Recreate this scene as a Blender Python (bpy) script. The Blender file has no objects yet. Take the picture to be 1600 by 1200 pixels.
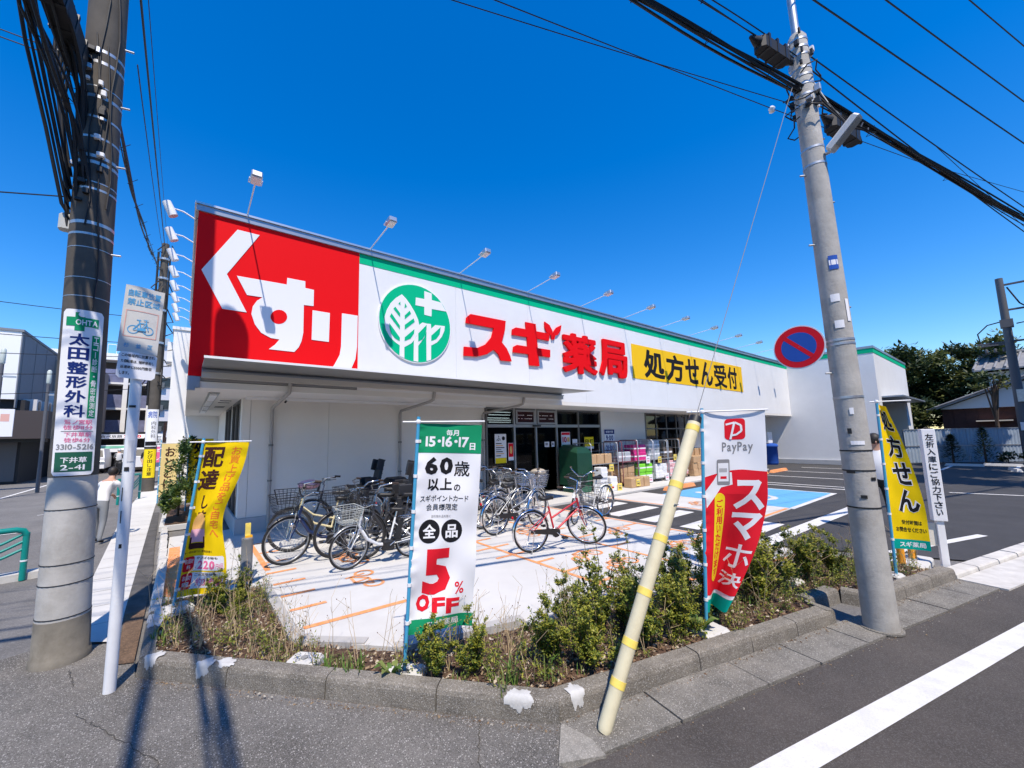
import bpy, bmesh, math, random
from mathutils import Vector, Matrix
R = math.radians
random.seed(11)
SC = bpy.context.scene
COL = SC.collection

# ---------------------------------------------------------------- camera
cam_d = bpy.data.cameras.new('camera'); cam = bpy.data.objects.new('camera', cam_d); COL.objects.link(cam)
_right = Vector((0.8024, -0.5964, -0.0190)); _down = Vector((0.0531, 0.1030, -0.9932)); 
_right.normalize(); _down = (_down - _right * _down.dot(_right)).normalized()
_fwd = _right.cross(_down)
cam.matrix_world = Matrix(((_right.x, -_down.x, -_fwd.x, 0), (_right.y, -_down.y, -_fwd.y, 0),
                           (_right.z, -_down.z, -_fwd.z, 1.75), (0, 0, 0, 1)))
cam_d.sensor_width = 36; cam_d.lens = 36 * 623 / 1600
cam_d.shift_x = (800 - 753) / 1600; cam_d.shift_y = (612 - 600) / 1600
cam_d.clip_start = 0.05; cam_d.clip_end = 2000
SC.camera = cam

# ---------------------------------------------------------------- sky, sun, exposure
world = bpy.data.worlds.new('World'); SC.world = world; world.use_nodes = True
_n = world.node_tree.nodes; _l = world.node_tree.links
SUN = Vector((-0.18, -0.47, 0.865)).normalized()
sky = _n.new('ShaderNodeTexSky'); sky.sky_type = 'NISHITA'; sky.sun_disc = False
sky.sun_elevation = math.asin(SUN.z); sky.sun_rotation = math.atan2(SUN.x, SUN.y)
sky.air_density = 1.45; sky.dust_density = 0.0; sky.ozone_density = 6.0; sky.altitude = 1500
hs = _n.new('ShaderNodeHueSaturation'); hs.inputs['Saturation'].default_value = 1.37; hs.inputs['Hue'].default_value = 0.509
_l.new(sky.outputs[0], hs.inputs['Color']); _l.new(hs.outputs[0], _n['Background'].inputs['Color'])
_n['Background'].inputs['Strength'].default_value = 0.125
sun_d = bpy.data.lights.new('sun', 'SUN'); sun_d.energy = 3.5; sun_d.angle = R(0.53); sun_d.color = (1, 0.90, 0.77)
sun = bpy.data.objects.new('sun', sun_d); COL.objects.link(sun)
sun.rotation_euler = SUN.to_track_quat('Z', 'Y').to_euler(); sun.location = (0, 0, 30)
SC.view_settings.view_transform = 'Standard'; SC.view_settings.look = 'None'
SC.view_settings.exposure = 0.72; SC.view_settings.gamma = 1; SC.view_settings.use_curve_mapping = False

# ---------------------------------------------------------------- materials
MATS = {}
def mat(name, col, rough=0.6, metal=0.0, var=0.0, vscale=3.0, spk=0.0, spk_scale=90.0, spk_col=None, bump=0.0, bscale=60.0,
        stain=0.0, stain_col=(0.1, 0.08, 0.06), stain_scale=1.2, lines=0.0, line_scale=14.0, alpha=1.0, spec=0.5, transl=0.0, emit=0, chip=0.0, chip_scale=75.0, chip_col=(.55, .52, .48)):
    """procedural principled material: broad tone variation, fine speckle, blotchy stains, fine horizontal siding lines"""
    if name in MATS: return MATS[name]
    m = bpy.data.materials.new(name); m.use_nodes = True; MATS[name] = m
    N = m.node_tree.nodes; L = m.node_tree.links; P = N['Principled BSDF']
    P.inputs['Roughness'].default_value = rough; P.inputs['Metallic'].default_value = metal
    P.inputs['Specular IOR Level'].default_value = spec
    geo = N.new('ShaderNodeNewGeometry')
    rgb = N.new('ShaderNodeRGB'); rgb.outputs[0].default_value = (*col, 1); cur = rgb.outputs[0]
    def mix(a, b, fac, mode='MIX'):
        x = N.new('ShaderNodeMix'); x.data_type = 'RGBA'; x.blend_type = mode; x.clamp_factor = True
        for k, v in ((6, a), (7, b)):
            if isinstance(v, tuple): x.inputs[k].default_value = (*v, 1)
            else: L.new(v, x.inputs[k])
        if isinstance(fac, float): x.inputs[0].default_value = fac
        else: L.new(fac, x.inputs[0])
        return x.outputs[2]
    def noise(scale, detail=4, rough_=0.6):
        t = N.new('ShaderNodeTexNoise'); t.inputs['Scale'].default_value = scale; t.inputs['Detail'].default_value = detail
        t.inputs['Roughness'].default_value = rough_; L.new(geo.outputs['Position'], t.inputs['Vector']); return t.outputs[0]
    def ramp(v, a, b, lo=0.0, hi=1.0):
        r = N.new('ShaderNodeMapRange'); r.clamp = True; r.inputs[1].default_value = a; r.inputs[2].default_value = b
        r.inputs[3].default_value = lo; r.inputs[4].default_value = hi; L.new(v, r.inputs[0]); return r.outputs[0]
    if var:
        f = noise(vscale, 6, 0.65)
        hi = tuple(min(1, c * (1 + var)) for c in col); lo = tuple(c * (1 - var) for c in col)
        cur = mix(lo, hi, ramp(f, 0.3, 0.7))
    if stain:
        f = noise(stain_scale, 8, 0.72)
        cur = mix(cur, stain_col, ramp(f, 0.5, 0.75, 0.0, stain))
    if spk:
        v = N.new('ShaderNodeTexVoronoi'); v.inputs['Scale'].default_value = spk_scale; L.new(geo.outputs['Position'], v.inputs['Vector'])
        sep = N.new('ShaderNodeSeparateColor'); L.new(v.outputs['Color'], sep.inputs[0])
        cur = mix(cur, spk_col or tuple(min(1, c * 2.2) for c in col), ramp(sep.outputs[0], 0.62, 0.95, 0.0, spk))
        cur = mix(cur, tuple(c * 0.45 for c in col), ramp(sep.outputs[1], 0.6, 1.0, 0.0, spk * 0.8))
    if chip:   # scattered round stone chips, pale and dark
        for sc_, lo_, c_ in ((chip_scale, 0.72, chip_col), (chip_scale * 1.7, 0.70, tuple(x * .75 for x in chip_col)), (chip_scale * 1.25, 0.74, (.03, .028, .025))):
            v = N.new('ShaderNodeTexVoronoi'); v.inputs['Scale'].default_value = sc_; L.new(geo.outputs['Position'], v.inputs['Vector'])
            sep = N.new('ShaderNodeSeparateColor'); L.new(v.outputs['Color'], sep.inputs[0]); mu = N.new('ShaderNodeMath'); mu.operation = 'MULTIPLY'
            L.new(ramp(sep.outputs[0], lo_, lo_ + .05), mu.inputs[0]); L.new(ramp(v.outputs['Distance'], .42, .30, 0.0, chip), mu.inputs[1])
            cur = mix(cur, c_, mu.outputs[0])
    L.new(cur, P.inputs['Base Color'])
    h = None
    if bump:
        h = noise(bscale, 5, 0.7)
    if lines:
        w = N.new('ShaderNodeTexWave'); w.bands_direction = 'Z'; w.inputs['Scale'].default_value = line_scale
        w.inputs['Distortion'].default_value = 0.6; w.inputs['Detail'].default_value = 2; L.new(geo.outputs['Position'], w.inputs['Vector'])
        h = w.outputs['Fac']; bump = lines
    if h is not None:
        b = N.new('ShaderNodeBump'); b.inputs['Strength'].default_value = min(1.0, bump); b.inputs['Distance'].default_value = 0.01
        L.new(h, b.inputs['Height']); L.new(b.outputs[0], P.inputs['Normal'])
    if alpha < 1: P.inputs['Alpha'].default_value = alpha
    if transl:
        tr = N.new('ShaderNodeBsdfTranslucent'); L.new(cur, tr.inputs[0])
        ms = N.new('ShaderNodeMixShader'); ms.inputs[0].default_value = transl
        L.new(P.outputs[0], ms.inputs[1]); L.new(tr.outputs[0], ms.inputs[2])
        L.new(ms.outputs[0], N['Material Output'].inputs['Surface'])
    if emit:
        P.inputs['Emission Color'].default_value = (*col, 1); P.inputs['Emission Strength'].default_value = emit
    return m
def glassmat(name, tint=(0.75, 0.8, 0.8), refl=0.12):
    if name in MATS: return MATS[name]
    m = bpy.data.materials.new(name); m.use_nodes = True; MATS[name] = m
    N = m.node_tree.nodes; L = m.node_tree.links
    t = N.new('ShaderNodeBsdfTransparent'); t.inputs[0].default_value = (*tint, 1)
    g = N.new('ShaderNodeBsdfGlossy'); g.inputs['Roughness'].default_value = 0.03
    fr = N.new('ShaderNodeFresnel'); fr.inputs[0].default_value = 1.5
    ad = N.new('ShaderNodeMath'); ad.operation = 'ADD'; ad.inputs[1].default_value = refl * 0.3; L.new(fr.outputs[0], ad.inputs[0])
    x = N.new('ShaderNodeMixShader'); L.new(ad.outputs[0], x.inputs[0]); L.new(t.outputs[0], x.inputs[1]); L.new(g.outputs[0], x.inputs[2])
    L.new(x.outputs[0], N['Material Output'].inputs['Surface']); return m

ASPH_ROAD = mat('dark asphalt', (0.072, 0.062, 0.055), 0.95, var=0.3, vscale=1.1, spk=0.6, spk_scale=210, spk_col=(.17, .16, .15), bump=0.7, bscale=240, stain=0.55, stain_col=(0.118, 0.102, 0.088), stain_scale=0.55)
ASPH_LOT = mat('lot asphalt', (0.045, 0.044, 0.045), 0.85, var=0.25, vscale=1.5, spk=0.3, spk_scale=140, bump=0.5, bscale=220)
ASPH_OLD = mat('old grey asphalt', (0.15, 0.145, 0.14), 0.9, var=0.2, vscale=1.3, spk=0.35, spk_scale=120, bump=0.5, bscale=200, stain=0.5, stain_col=(0.09, 0.085, 0.08), stain_scale=0.7)
AGGR = mat('exposed aggregate', (0.15, 0.14, 0.125), 0.95, var=0.4, vscale=1.4, chip=.75, chip_scale=85, spk=0.3, spk_scale=260, spk_col=(0.50, 0.47, 0.43), bump=1.0, bscale=190, stain=0.5, stain_col=(0.25, 0.225, 0.19), stain_scale=0.8)
AGGR2 = mat('aged gutter concrete', (0.175, 0.163, 0.14), 0.95, var=0.35, vscale=4, chip=.55, chip_scale=95, spk=0.3, spk_scale=220, spk_col=(0.42, 0.40, 0.36), bump=0.7, bscale=140, stain=0.55, stain_col=(0.12, 0.105, 0.085), stain_scale=2.2)
KERB = mat('weathered kerb concrete', (0.185, 0.165, 0.135), 0.95, var=0.35, vscale=5, chip=.5, chip_scale=95, spk=0.35, spk_scale=200, spk_col=(0.46, 0.44, 0.4), bump=0.8, bscale=120, stain=0.8, stain_col=(0.085, 0.07, 0.05), stain_scale=3.0)
CONC_W = mat('pale new concrete', (0.56, 0.55, 0.525), 0.85, var=0.07, vscale=1.2, bump=0.15, bscale=60, stain=0.5, stain_col=(0.44, 0.425, 0.40), stain_scale=0.9)
CONC_P = mat('pad edge concrete', (0.40, 0.39, 0.375), 0.9, var=0.12, vscale=4, bump=0.3, bscale=70, stain=0.4, stain_col=(0.36, 0.33, 0.29), stain_scale=2)
CONC_D = mat('dirty white concrete', (0.55, 0.53, 0.49), 0.9, var=0.15, vscale=5, bump=0.4, bscale=80, stain=0.4, stain_col=(0.33, 0.29, 0.24), stain_scale=3)
PATCH = mat('white mortar patch', (0.50, 0.495, 0.48), 0.9, var=0.12, vscale=14, bump=0.25, bscale=60, stain=.35, stain_col=(.3, .28, .25), stain_scale=12)
SOIL = mat('brown garden soil', (0.075, 0.040, 0.024), 0.95, var=0.5, vscale=6, spk=0.5, spk_scale=60, spk_col=(0.20, 0.13, 0.08), bump=1.0, bscale=45)
POLEC = mat('pole concrete', (0.40, 0.385, 0.355), 0.9, var=0.2, vscale=5, bump=0.4, bscale=50, stain=0.65, stain_col=(0.25, 0.22, 0.18), stain_scale=2.2)
POLEC2 = mat('weathered pole concrete', (0.47, 0.455, 0.425), 0.85, var=0.16, vscale=2, bump=0.3, bscale=40, stain=0.55, stain_col=(0.21, 0.185, 0.15), stain_scale=1.8)
POLED = mat('stained pole foot', (0.20, 0.18, 0.145), 0.9, var=0.25, vscale=6, stain=0.6, stain_col=(0.10, 0.085, 0.06), stain_scale=4)
WALLW = mat('white siding', (0.77, 0.77, 0.765), 0.6, var=0.03, vscale=1.5, stain=.12, stain_col=(.6, .59, .57), stain_scale=1.1, lines=0.22, line_scale=16)
WALLB = mat('warm white siding', (0.80, 0.765, 0.70), 0.65, var=0.03, vscale=1.0, lines=0.35, line_scale=16)
WHITE = mat('white paint', (0.80, 0.80, 0.80), 0.45)
WHITE2 = mat('white wall render', (0.78, 0.77, 0.75), 0.8, var=0.05, vscale=1.0, bump=0.1)
SOFFIT = mat('soffit board', (0.74, 0.71, 0.66), 0.75, var=0.03, vscale=2)
PLINTH = mat('grey plinth render', (0.42, 0.43, 0.44), 0.8, var=0.08, vscale=3, bump=0.2)
ALU = mat('brushed aluminium', (0.56, 0.57, 0.58), 0.38, 0.85, var=0.06, vscale=4)
STEEL = mat('galvanised steel', (0.50, 0.51, 0.52), 0.45, 0.8, var=0.12, vscale=12)
COPING = mat('grey coping metal', (0.34, 0.37, 0.42), 0.4, 0.6, var=0.05)
FRAME = mat('dark grey frame', (0.17, 0.17, 0.165), 0.45, 0.5)
FRAMEL = mat('silver frame', (0.42, 0.42, 0.41), 0.4, 0.7)
BLACK = mat('black plastic', (0.012, 0.012, 0.013), 0.5)
RUBBER = mat('tyre rubber', (0.015, 0.015, 0.016), 0.8)
CABLE = mat('black cable', (0.008, 0.008, 0.010), 0.65)
CHROME = mat('chrome', (0.72, 0.73, 0.74), 0.18, 1.0)
RED = mat('signal red panel', (0.80, 0.006, 0.010), 0.6, spec=0.08)
REDL = mat('letter red', (0.78, 0.006, 0.010), 0.6, spec=0.08)
GREEN = mat('sign green', (0.0, 0.46, 0.22), 0.6, spec=0.1)
DGREEN = mat('dark sign green', (0.01, 0.10, 0.055), 0.5)
YSIGN = mat('sign yellow', (0.90, 0.53, 0.015), 0.6, spec=0.1)
ORANGE = mat('orange road paint', (0.80, 0.30, 0.10), 0.75, var=0.12, vscale=9, stain=0.8, stain_col=(0.66, 0.47, 0.37), stain_scale=14)
RWHITE = mat('white road paint', (0.66, 0.655, 0.635), 0.8, var=0.1, vscale=5, spk=.25, spk_scale=190, spk_col=(.72, .71, .69), stain=0.6, stain_col=(0.44, 0.41, 0.37), stain_scale=3.5, bump=.4, bscale=200)
RBLUE = mat('blue road paint', (0.11, 0.36, 0.62), 0.75, var=0.1, vscale=4)
TEAL = mat('teal rail paint', (0.0, 0.23, 0.20), 0.4)
BPOLE = mat('blue banner pole', (0.06, 0.34, 0.55), 0.4)
CREAM = mat('cream plastic', (0.72, 0.65, 0.44), 0.55, var=0.08, vscale=7, stain=.4, stain_col=(.46, .38, .24), stain_scale=5)
YTAPE = mat('yellow tape', (0.82, 0.63, 0.12), 0.65, var=.12, vscale=20, stain=.4, stain_col=(.75, .66, .34), stain_scale=18)
FABW = mat('white banner cloth', (0.86, 0.86, 0.88), 0.8, transl=0.12, spec=0.1)
FABY = mat('yellow banner cloth', (0.92, 0.64, 0.008), 0.8, transl=0.15, spec=0.08)
FABG = mat('green banner cloth', (0.01, 0.30, 0.13), 0.75, transl=0.2, spec=0.2)
FABR = mat('red banner cloth', (0.78, 0.02, 0.06), 0.75, transl=0.25, spec=0.2)
INK = {'black': mat('black ink', (0.015, 0.015, 0.018), 0.75, spec=0.1), 'white': mat('white ink', (0.80, 0.80, 0.82), 0.75, spec=0.1),
       'red': mat('red ink', (0.72, 0.015, 0.03), 0.75, spec=0.1), 'pink': mat('pink ink', (0.78, 0.16, 0.32), 0.75, spec=0.1), 'brown': mat('brown ink', (0.06, 0.022, 0.018), 0.75, spec=0.1),
       'green': mat('green ink', (0.01, 0.27, 0.12), 0.75, spec=0.1), 'dgreen': DGREEN, 'blue': mat('blue ink', (0.03, 0.10, 0.42), 0.75, spec=0.1),
       'navy': mat('navy ink', (0.012, 0.03, 0.16), 0.75, spec=0.1), 'yellow': mat('yellow ink', (0.87, 0.66, 0.02), 0.75, spec=0.1), 'teal': mat('teal ink', (0.0, 0.33, 0.26), 0.75, spec=0.1),
       'orange': mat('orange ink', (0.80, 0.20, 0.03), 0.75, spec=0.1), 'grey': mat('grey ink', (0.25, 0.25, 0.26), 0.75, spec=0.1), 'skyblue': mat('faded blue ink', (0.10, 0.36, 0.62), 0.75, spec=0.1),
       'tan': mat('tan ink', (0.80, 0.46, 0.16), 0.75, spec=0.1), 'salmon': mat('faded red ink', (0.72, 0.42, 0.36), 0.75, spec=0.1), 'lilac': mat('pink print', (0.80, 0.45, 0.55), 0.75, spec=0.1)}
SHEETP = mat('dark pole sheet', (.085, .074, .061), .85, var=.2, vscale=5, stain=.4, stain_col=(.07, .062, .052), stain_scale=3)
GLASS = glassmat('dark shop glass', (0.28, 0.31, 0.31), 0.0)

# ---------------------------------------------------------------- mesh builder
class MB:
    def __init__(s): s.v = []; s.f = []; s.m = []; s.mats = []; s.smooth = []
    def mi(s, m):
        if m is None: return 0
        if m not in s.mats: s.mats.append(m)
        return s.mats.index(m)
    def add(s, vs, fs, m=None, sm=False, M=None):
        o = len(s.v); k = s.mi(m)
        for v in vs:
            v = Vector(v); s.v.append(M @ v if M else v)
        for f in fs: s.f.append([i + o for i in f]); s.m.append(k); s.smooth.append(sm)
        return s
    def box(s, x0, x1, y0, y1, z0, z1, m=None, M=None):
        vs = [(x0, y0, z0), (x1, y0, z0), (x1, y1, z0), (x0, y1, z0), (x0, y0, z1), (x1, y0, z1), (x1, y1, z1), (x0, y1, z1)]
        return s.add(vs, [(0, 3, 2, 1), (4, 5, 6, 7), (0, 1, 5, 4), (1, 2, 6, 5), (2, 3, 7, 6), (3, 0, 4, 7)], m, False, M)
    def bbox(s, x0, x1, y0, y1, z0, z1, b, m=None, M=None):
        """box with bevelled vertical and top edges"""
        vs = []; fs = []
        def ring(i, z): return [(x0 + i + b, y0 + i, z), (x1 - i - b, y0 + i, z), (x1 - i, y0 + i + b, z), (x1 - i, y1 - i - b, z),
                                (x1 - i - b, y1 - i, z), (x0 + i + b, y1 - i, z), (x0 + i, y1 - i - b, z), (x0 + i, y0 + i + b, z)]
        rs = [ring(0, z0), ring(0, z1 - b), ring(b * 0.7, z1)]
        for r in rs: vs += r
        for k in range(2):
            for i in range(8): j = (i + 1) % 8; fs.append((k * 8 + i, k * 8 + j, k * 8 + 8 + j, k * 8 + 8 + i))
        fs += [tuple(range(7, -1, -1)), tuple(range(16, 24))]
        return s.add(vs, fs, m, False, M)
    def prism(s, pts, z0, z1, m=None, M=None):
        n = len(pts); a = sum(pts[i][0] * pts[(i + 1) % n][1] - pts[(i + 1) % n][0] * pts[i][1] for i in range(n))
        if a < 0: pts = pts[::-1]
        vs = [(p[0], p[1], z0) for p in pts] + [(p[0], p[1], z1) for p in pts]
        fs = [tuple(range(n - 1, -1, -1)), tuple(range(n, 2 * n))] + [(i, (i + 1) % n, n + (i + 1) % n, n + i) for i in range(n)]
        return s.add(vs, fs, m, False, M)
    def sheet(s, pts, z, m=None):
        n = len(pts); a = sum(pts[i][0] * pts[(i + 1) % n][1] - pts[(i + 1) % n][0] * pts[i][1] for i in range(n))
        if a < 0: pts = pts[::-1]
        return s.add([(p[0], p[1], z) for p in pts], [tuple(range(n))], m)
    def tube(s, pts, r, n=8, m=None, cap=True, closed=False, M=None):
        pts = [Vector(p) for p in pts]; rs = r if isinstance(r, (list, tuple)) else [r] * len(pts)
        vs = []; fs = []; K = len(pts); up = None
        for i, p in enumerate(pts):
            a = pts[i - 1] if (i > 0 or closed) else p; b = pts[(i + 1) % K] if (i < K - 1 or closed) else p
            t = (b - a); t = t.normalized() if t.length > 1e-9 else Vector((0, 0, 1))
            if up is None: up = Vector((0, 0, 1)) if abs(t.z) < 0.9 else Vector((1, 0, 0))
            x = t.cross(up)
            if x.length < 1e-4: x = t.cross(Vector((1, 0.3, 0)))
            x.normalize(); y = x.cross(t).normalized(); up = y
            for k in range(n):
                q = 2 * math.pi * k / n; vs.append(p + (x * math.cos(q) + y * math.sin(q)) * rs[i])
        for i in range(K if closed else K - 1):
            for k in range(n):
                a = i * n + k; b = i * n + (k + 1) % n; c = ((i + 1) % K) * n; fs.append((a, b, c + (k + 1) % n, c + k))
        s.add(vs, fs, m, n > 5, M)
        if cap and not closed and n > 3:
            s.add(vs[:n], [tuple(range(n - 1, -1, -1))], m, False, M); s.add(vs[(K - 1) * n:], [tuple(range(n))], m, False, M)
        return s
    def cyl(s, c, r, z0, z1, n=16, m=None, r2=None, M=None):
        return s.tube([(c[0], c[1], z0), (c[0], c[1], z1)], [r, r2 if r2 is not None else r], n, m, True, False, M)
    def lathe(s, prof, n=16, m=None, M=None):
        vs = []; fs = []
        for r, z in prof:
            for k in range(n): q = 2 * math.pi * k / n; vs.append((r * math.cos(q), r * math.sin(q), z))
        for i in range(len(prof) - 1):
            for k in range(n): fs.append((i * n + k, i * n + (k + 1) % n, (i + 1) * n + (k + 1) % n, (i + 1) * n + k))
        fs += [tuple(range(n - 1, -1, -1)), tuple(range((len(prof) - 1) * n, len(prof) * n))]
        return s.add(vs, fs, m, True, M)
    def torus(s, c, Rr, r, axis='y', n=28, k=8, m=None, M=None):
        pts = []
        for i in range(n):
            q = 2 * math.pi * i / n; a, b = Rr * math.cos(q), Rr * math.sin(q)
            pts.append({'y': (c[0] + a, c[1], c[2] + b), 'z': (c[0] + a, c[1] + b, c[2]), 'x': (c[0], c[1] + a, c[2] + b)}[axis])
        vs = []; fs = []; cc = Vector(c); ax = Vector({'y': (0, 1, 0), 'z': (0, 0, 1), 'x': (1, 0, 0)}[axis])
        for p in pts:
            p = Vector(p); o = (p - cc).normalized()
            for j in range(k): q = 2 * math.pi * j / k; vs.append(p + (o * math.cos(q) + ax * math.sin(q)) * r)
        for i in range(n):
            for j in range(k): fs.append((i * k + j, i * k + (j + 1) % k, ((i + 1) % n) * k + (j + 1) % k, ((i + 1) % n) * k + j))
        return s.add(vs, fs, m, True, M)
    def ball(s, c, rx, ry=None, rz=None, n=10, m=None, M=None):
        ry = ry or rx; rz = rz or rx; prof = n // 2 + 1; vs = []; fs = []
        for i in range(prof + 1):
            th = math.pi * i / prof
            for k in range(n): q = 2 * math.pi * k / n; vs.append((c[0] + rx * math.sin(th) * math.cos(q), c[1] + ry * math.sin(th) * math.sin(q), c[2] - rz * math.cos(th)))
        for i in range(prof):
            for k in range(n): fs.append((i * n + k, i * n + (k + 1) % n, (i + 1) * n + (k + 1) % n, (i + 1) * n + k))
        return s.add(vs, fs, m, True, M)
    def mesh(s, name, m=None):
        me = bpy.data.meshes.new(name); me.from_pydata(s.v, [], s.f)
        ml = s.mats if s.mats else [m]
        for x in ml:
            if x: me.materials.append(x)
        if s.mats: me.polygons.foreach_set('material_index', s.m)
        me.polygons.foreach_set('use_smooth', s.smooth); me.update()
        return me
    def build(s, name, m=None, parent=None, **k):
        return obj(name, s.mesh(name, m), parent, **k)
def props(o, label=None, cat=None, group=None, kind=None):
    if label: o['label'] = label
    if cat: o['category'] = cat
    if group: o['group'] = group
    if kind: o['kind'] = kind
    return o
def obj(name, me, parent=None, loc=None, rz=None, **k):
    o = bpy.data.objects.new(name, me); COL.objects.link(o)
    if parent is not None: o.parent = parent
    if loc is not None: o.location = loc
    if rz is not None: o.rotation_euler = (0, 0, rz)
    return props(o, **k)
def thing(name, label, cat, loc=(0, 0, 0), rz=0.0, group=None):
    o = bpy.data.objects.new(name, None); COL.objects.link(o); o.location = loc; o.rotation_euler = (0, 0, rz); o.empty_display_size = 0.1
    return props(o, label, cat, group)

# ---------------------------------------------------------------- lettering
_TX = {}
def _glyphs(t, bold):
    cu = bpy.data.curves.new('txt', 'FONT'); cu.body = t; cu.size = 1.0; cu.resolution_u = 2; cu.offset = bold; cu.fill_mode = 'FRONT'
    o = bpy.data.objects.new('txt', cu); COL.objects.link(o)
    dg = bpy.context.evaluated_depsgraph_get(); me = bpy.data.meshes.new_from_object(o.evaluated_get(dg))
    vs = [(v.co.x, v.co.y) for v in me.vertices]; fs = [tuple(p.vertices) for p in me.polygons]; ar = sum(p.area for p in me.polygons)
    bpy.data.meshes.remove(me); bpy.data.objects.remove(o); bpy.data.curves.remove(cu)
    if not vs: vs = [(0, 0), (0.01, 0), (0, 0.01)]; fs = [(0, 1, 2)]
    return vs, fs, ar
_GL = {}
def glyph(ch, bold):
    """one character, emboldened as far as its outline stays sound"""
    key = (ch, bold)
    if key not in _GL:
        v0, f0, a0 = _glyphs(ch, 0.0); best = (v0, f0)
        r0 = (_glyphs(ch, 0.004)[2] - a0) / 0.004 if bold else 0
        for k in (1.0, 0.85, 0.7, 0.55, 0.4, 0.28, 0.18):
            if not bold: break
            v, f, a = _glyphs(ch, bold * k)
            if abs((a - a0) / (bold * k) - r0) < 0.06 * r0: best = (v, f); break
        _GL[key] = best
    return _GL[key]
def text_mesh(t, bold=0.0):
    """outline letters -> (verts 2d, faces, bbox) from Blender's own built-in font"""
    key = (t, bold)
    if key in _TX: return _TX[key]
    vs = []; fs = []; x = 0.0
    for ch in t:
        v, f = glyph(ch, bold); w = max(p[0] for p in v) - min(p[0] for p in v); wide = ord(ch) > 0x2000; m = min(p[0] for p in v)
        dx = x if wide else x - m; o = len(vs)
        if ch in '・': dx = x - m + 0.06
        vs += [(p[0] + dx, p[1]) for p in v]; fs += [tuple(i + o for i in q) for q in f]
        if ch in '・': x += w + 0.14; continue
        x += max(0.72 if wide else 0, 0.70 if wide else w + 0.07)
        if wide: x = max(x, max(p[0] for p in v) + dx + 0.03)
    bb = (min(v[0] for v in vs), max(v[0] for v in vs), min(v[1] for v in vs), max(v[1] for v in vs))
    _TX[key] = (vs, fs, bb); return _TX[key]
def fit(t, x0, x1, y0, y1, bold=0.0):
    vs, fs, (a, b, c, d) = text_mesh(t, bold)
    return [(x0 + (x1 - x0) * (x - a) / max(b - a, 1e-6), y0 + (y1 - y0) * (y - c) / max(d - c, 1e-6)) for x, y in vs], fs
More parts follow.
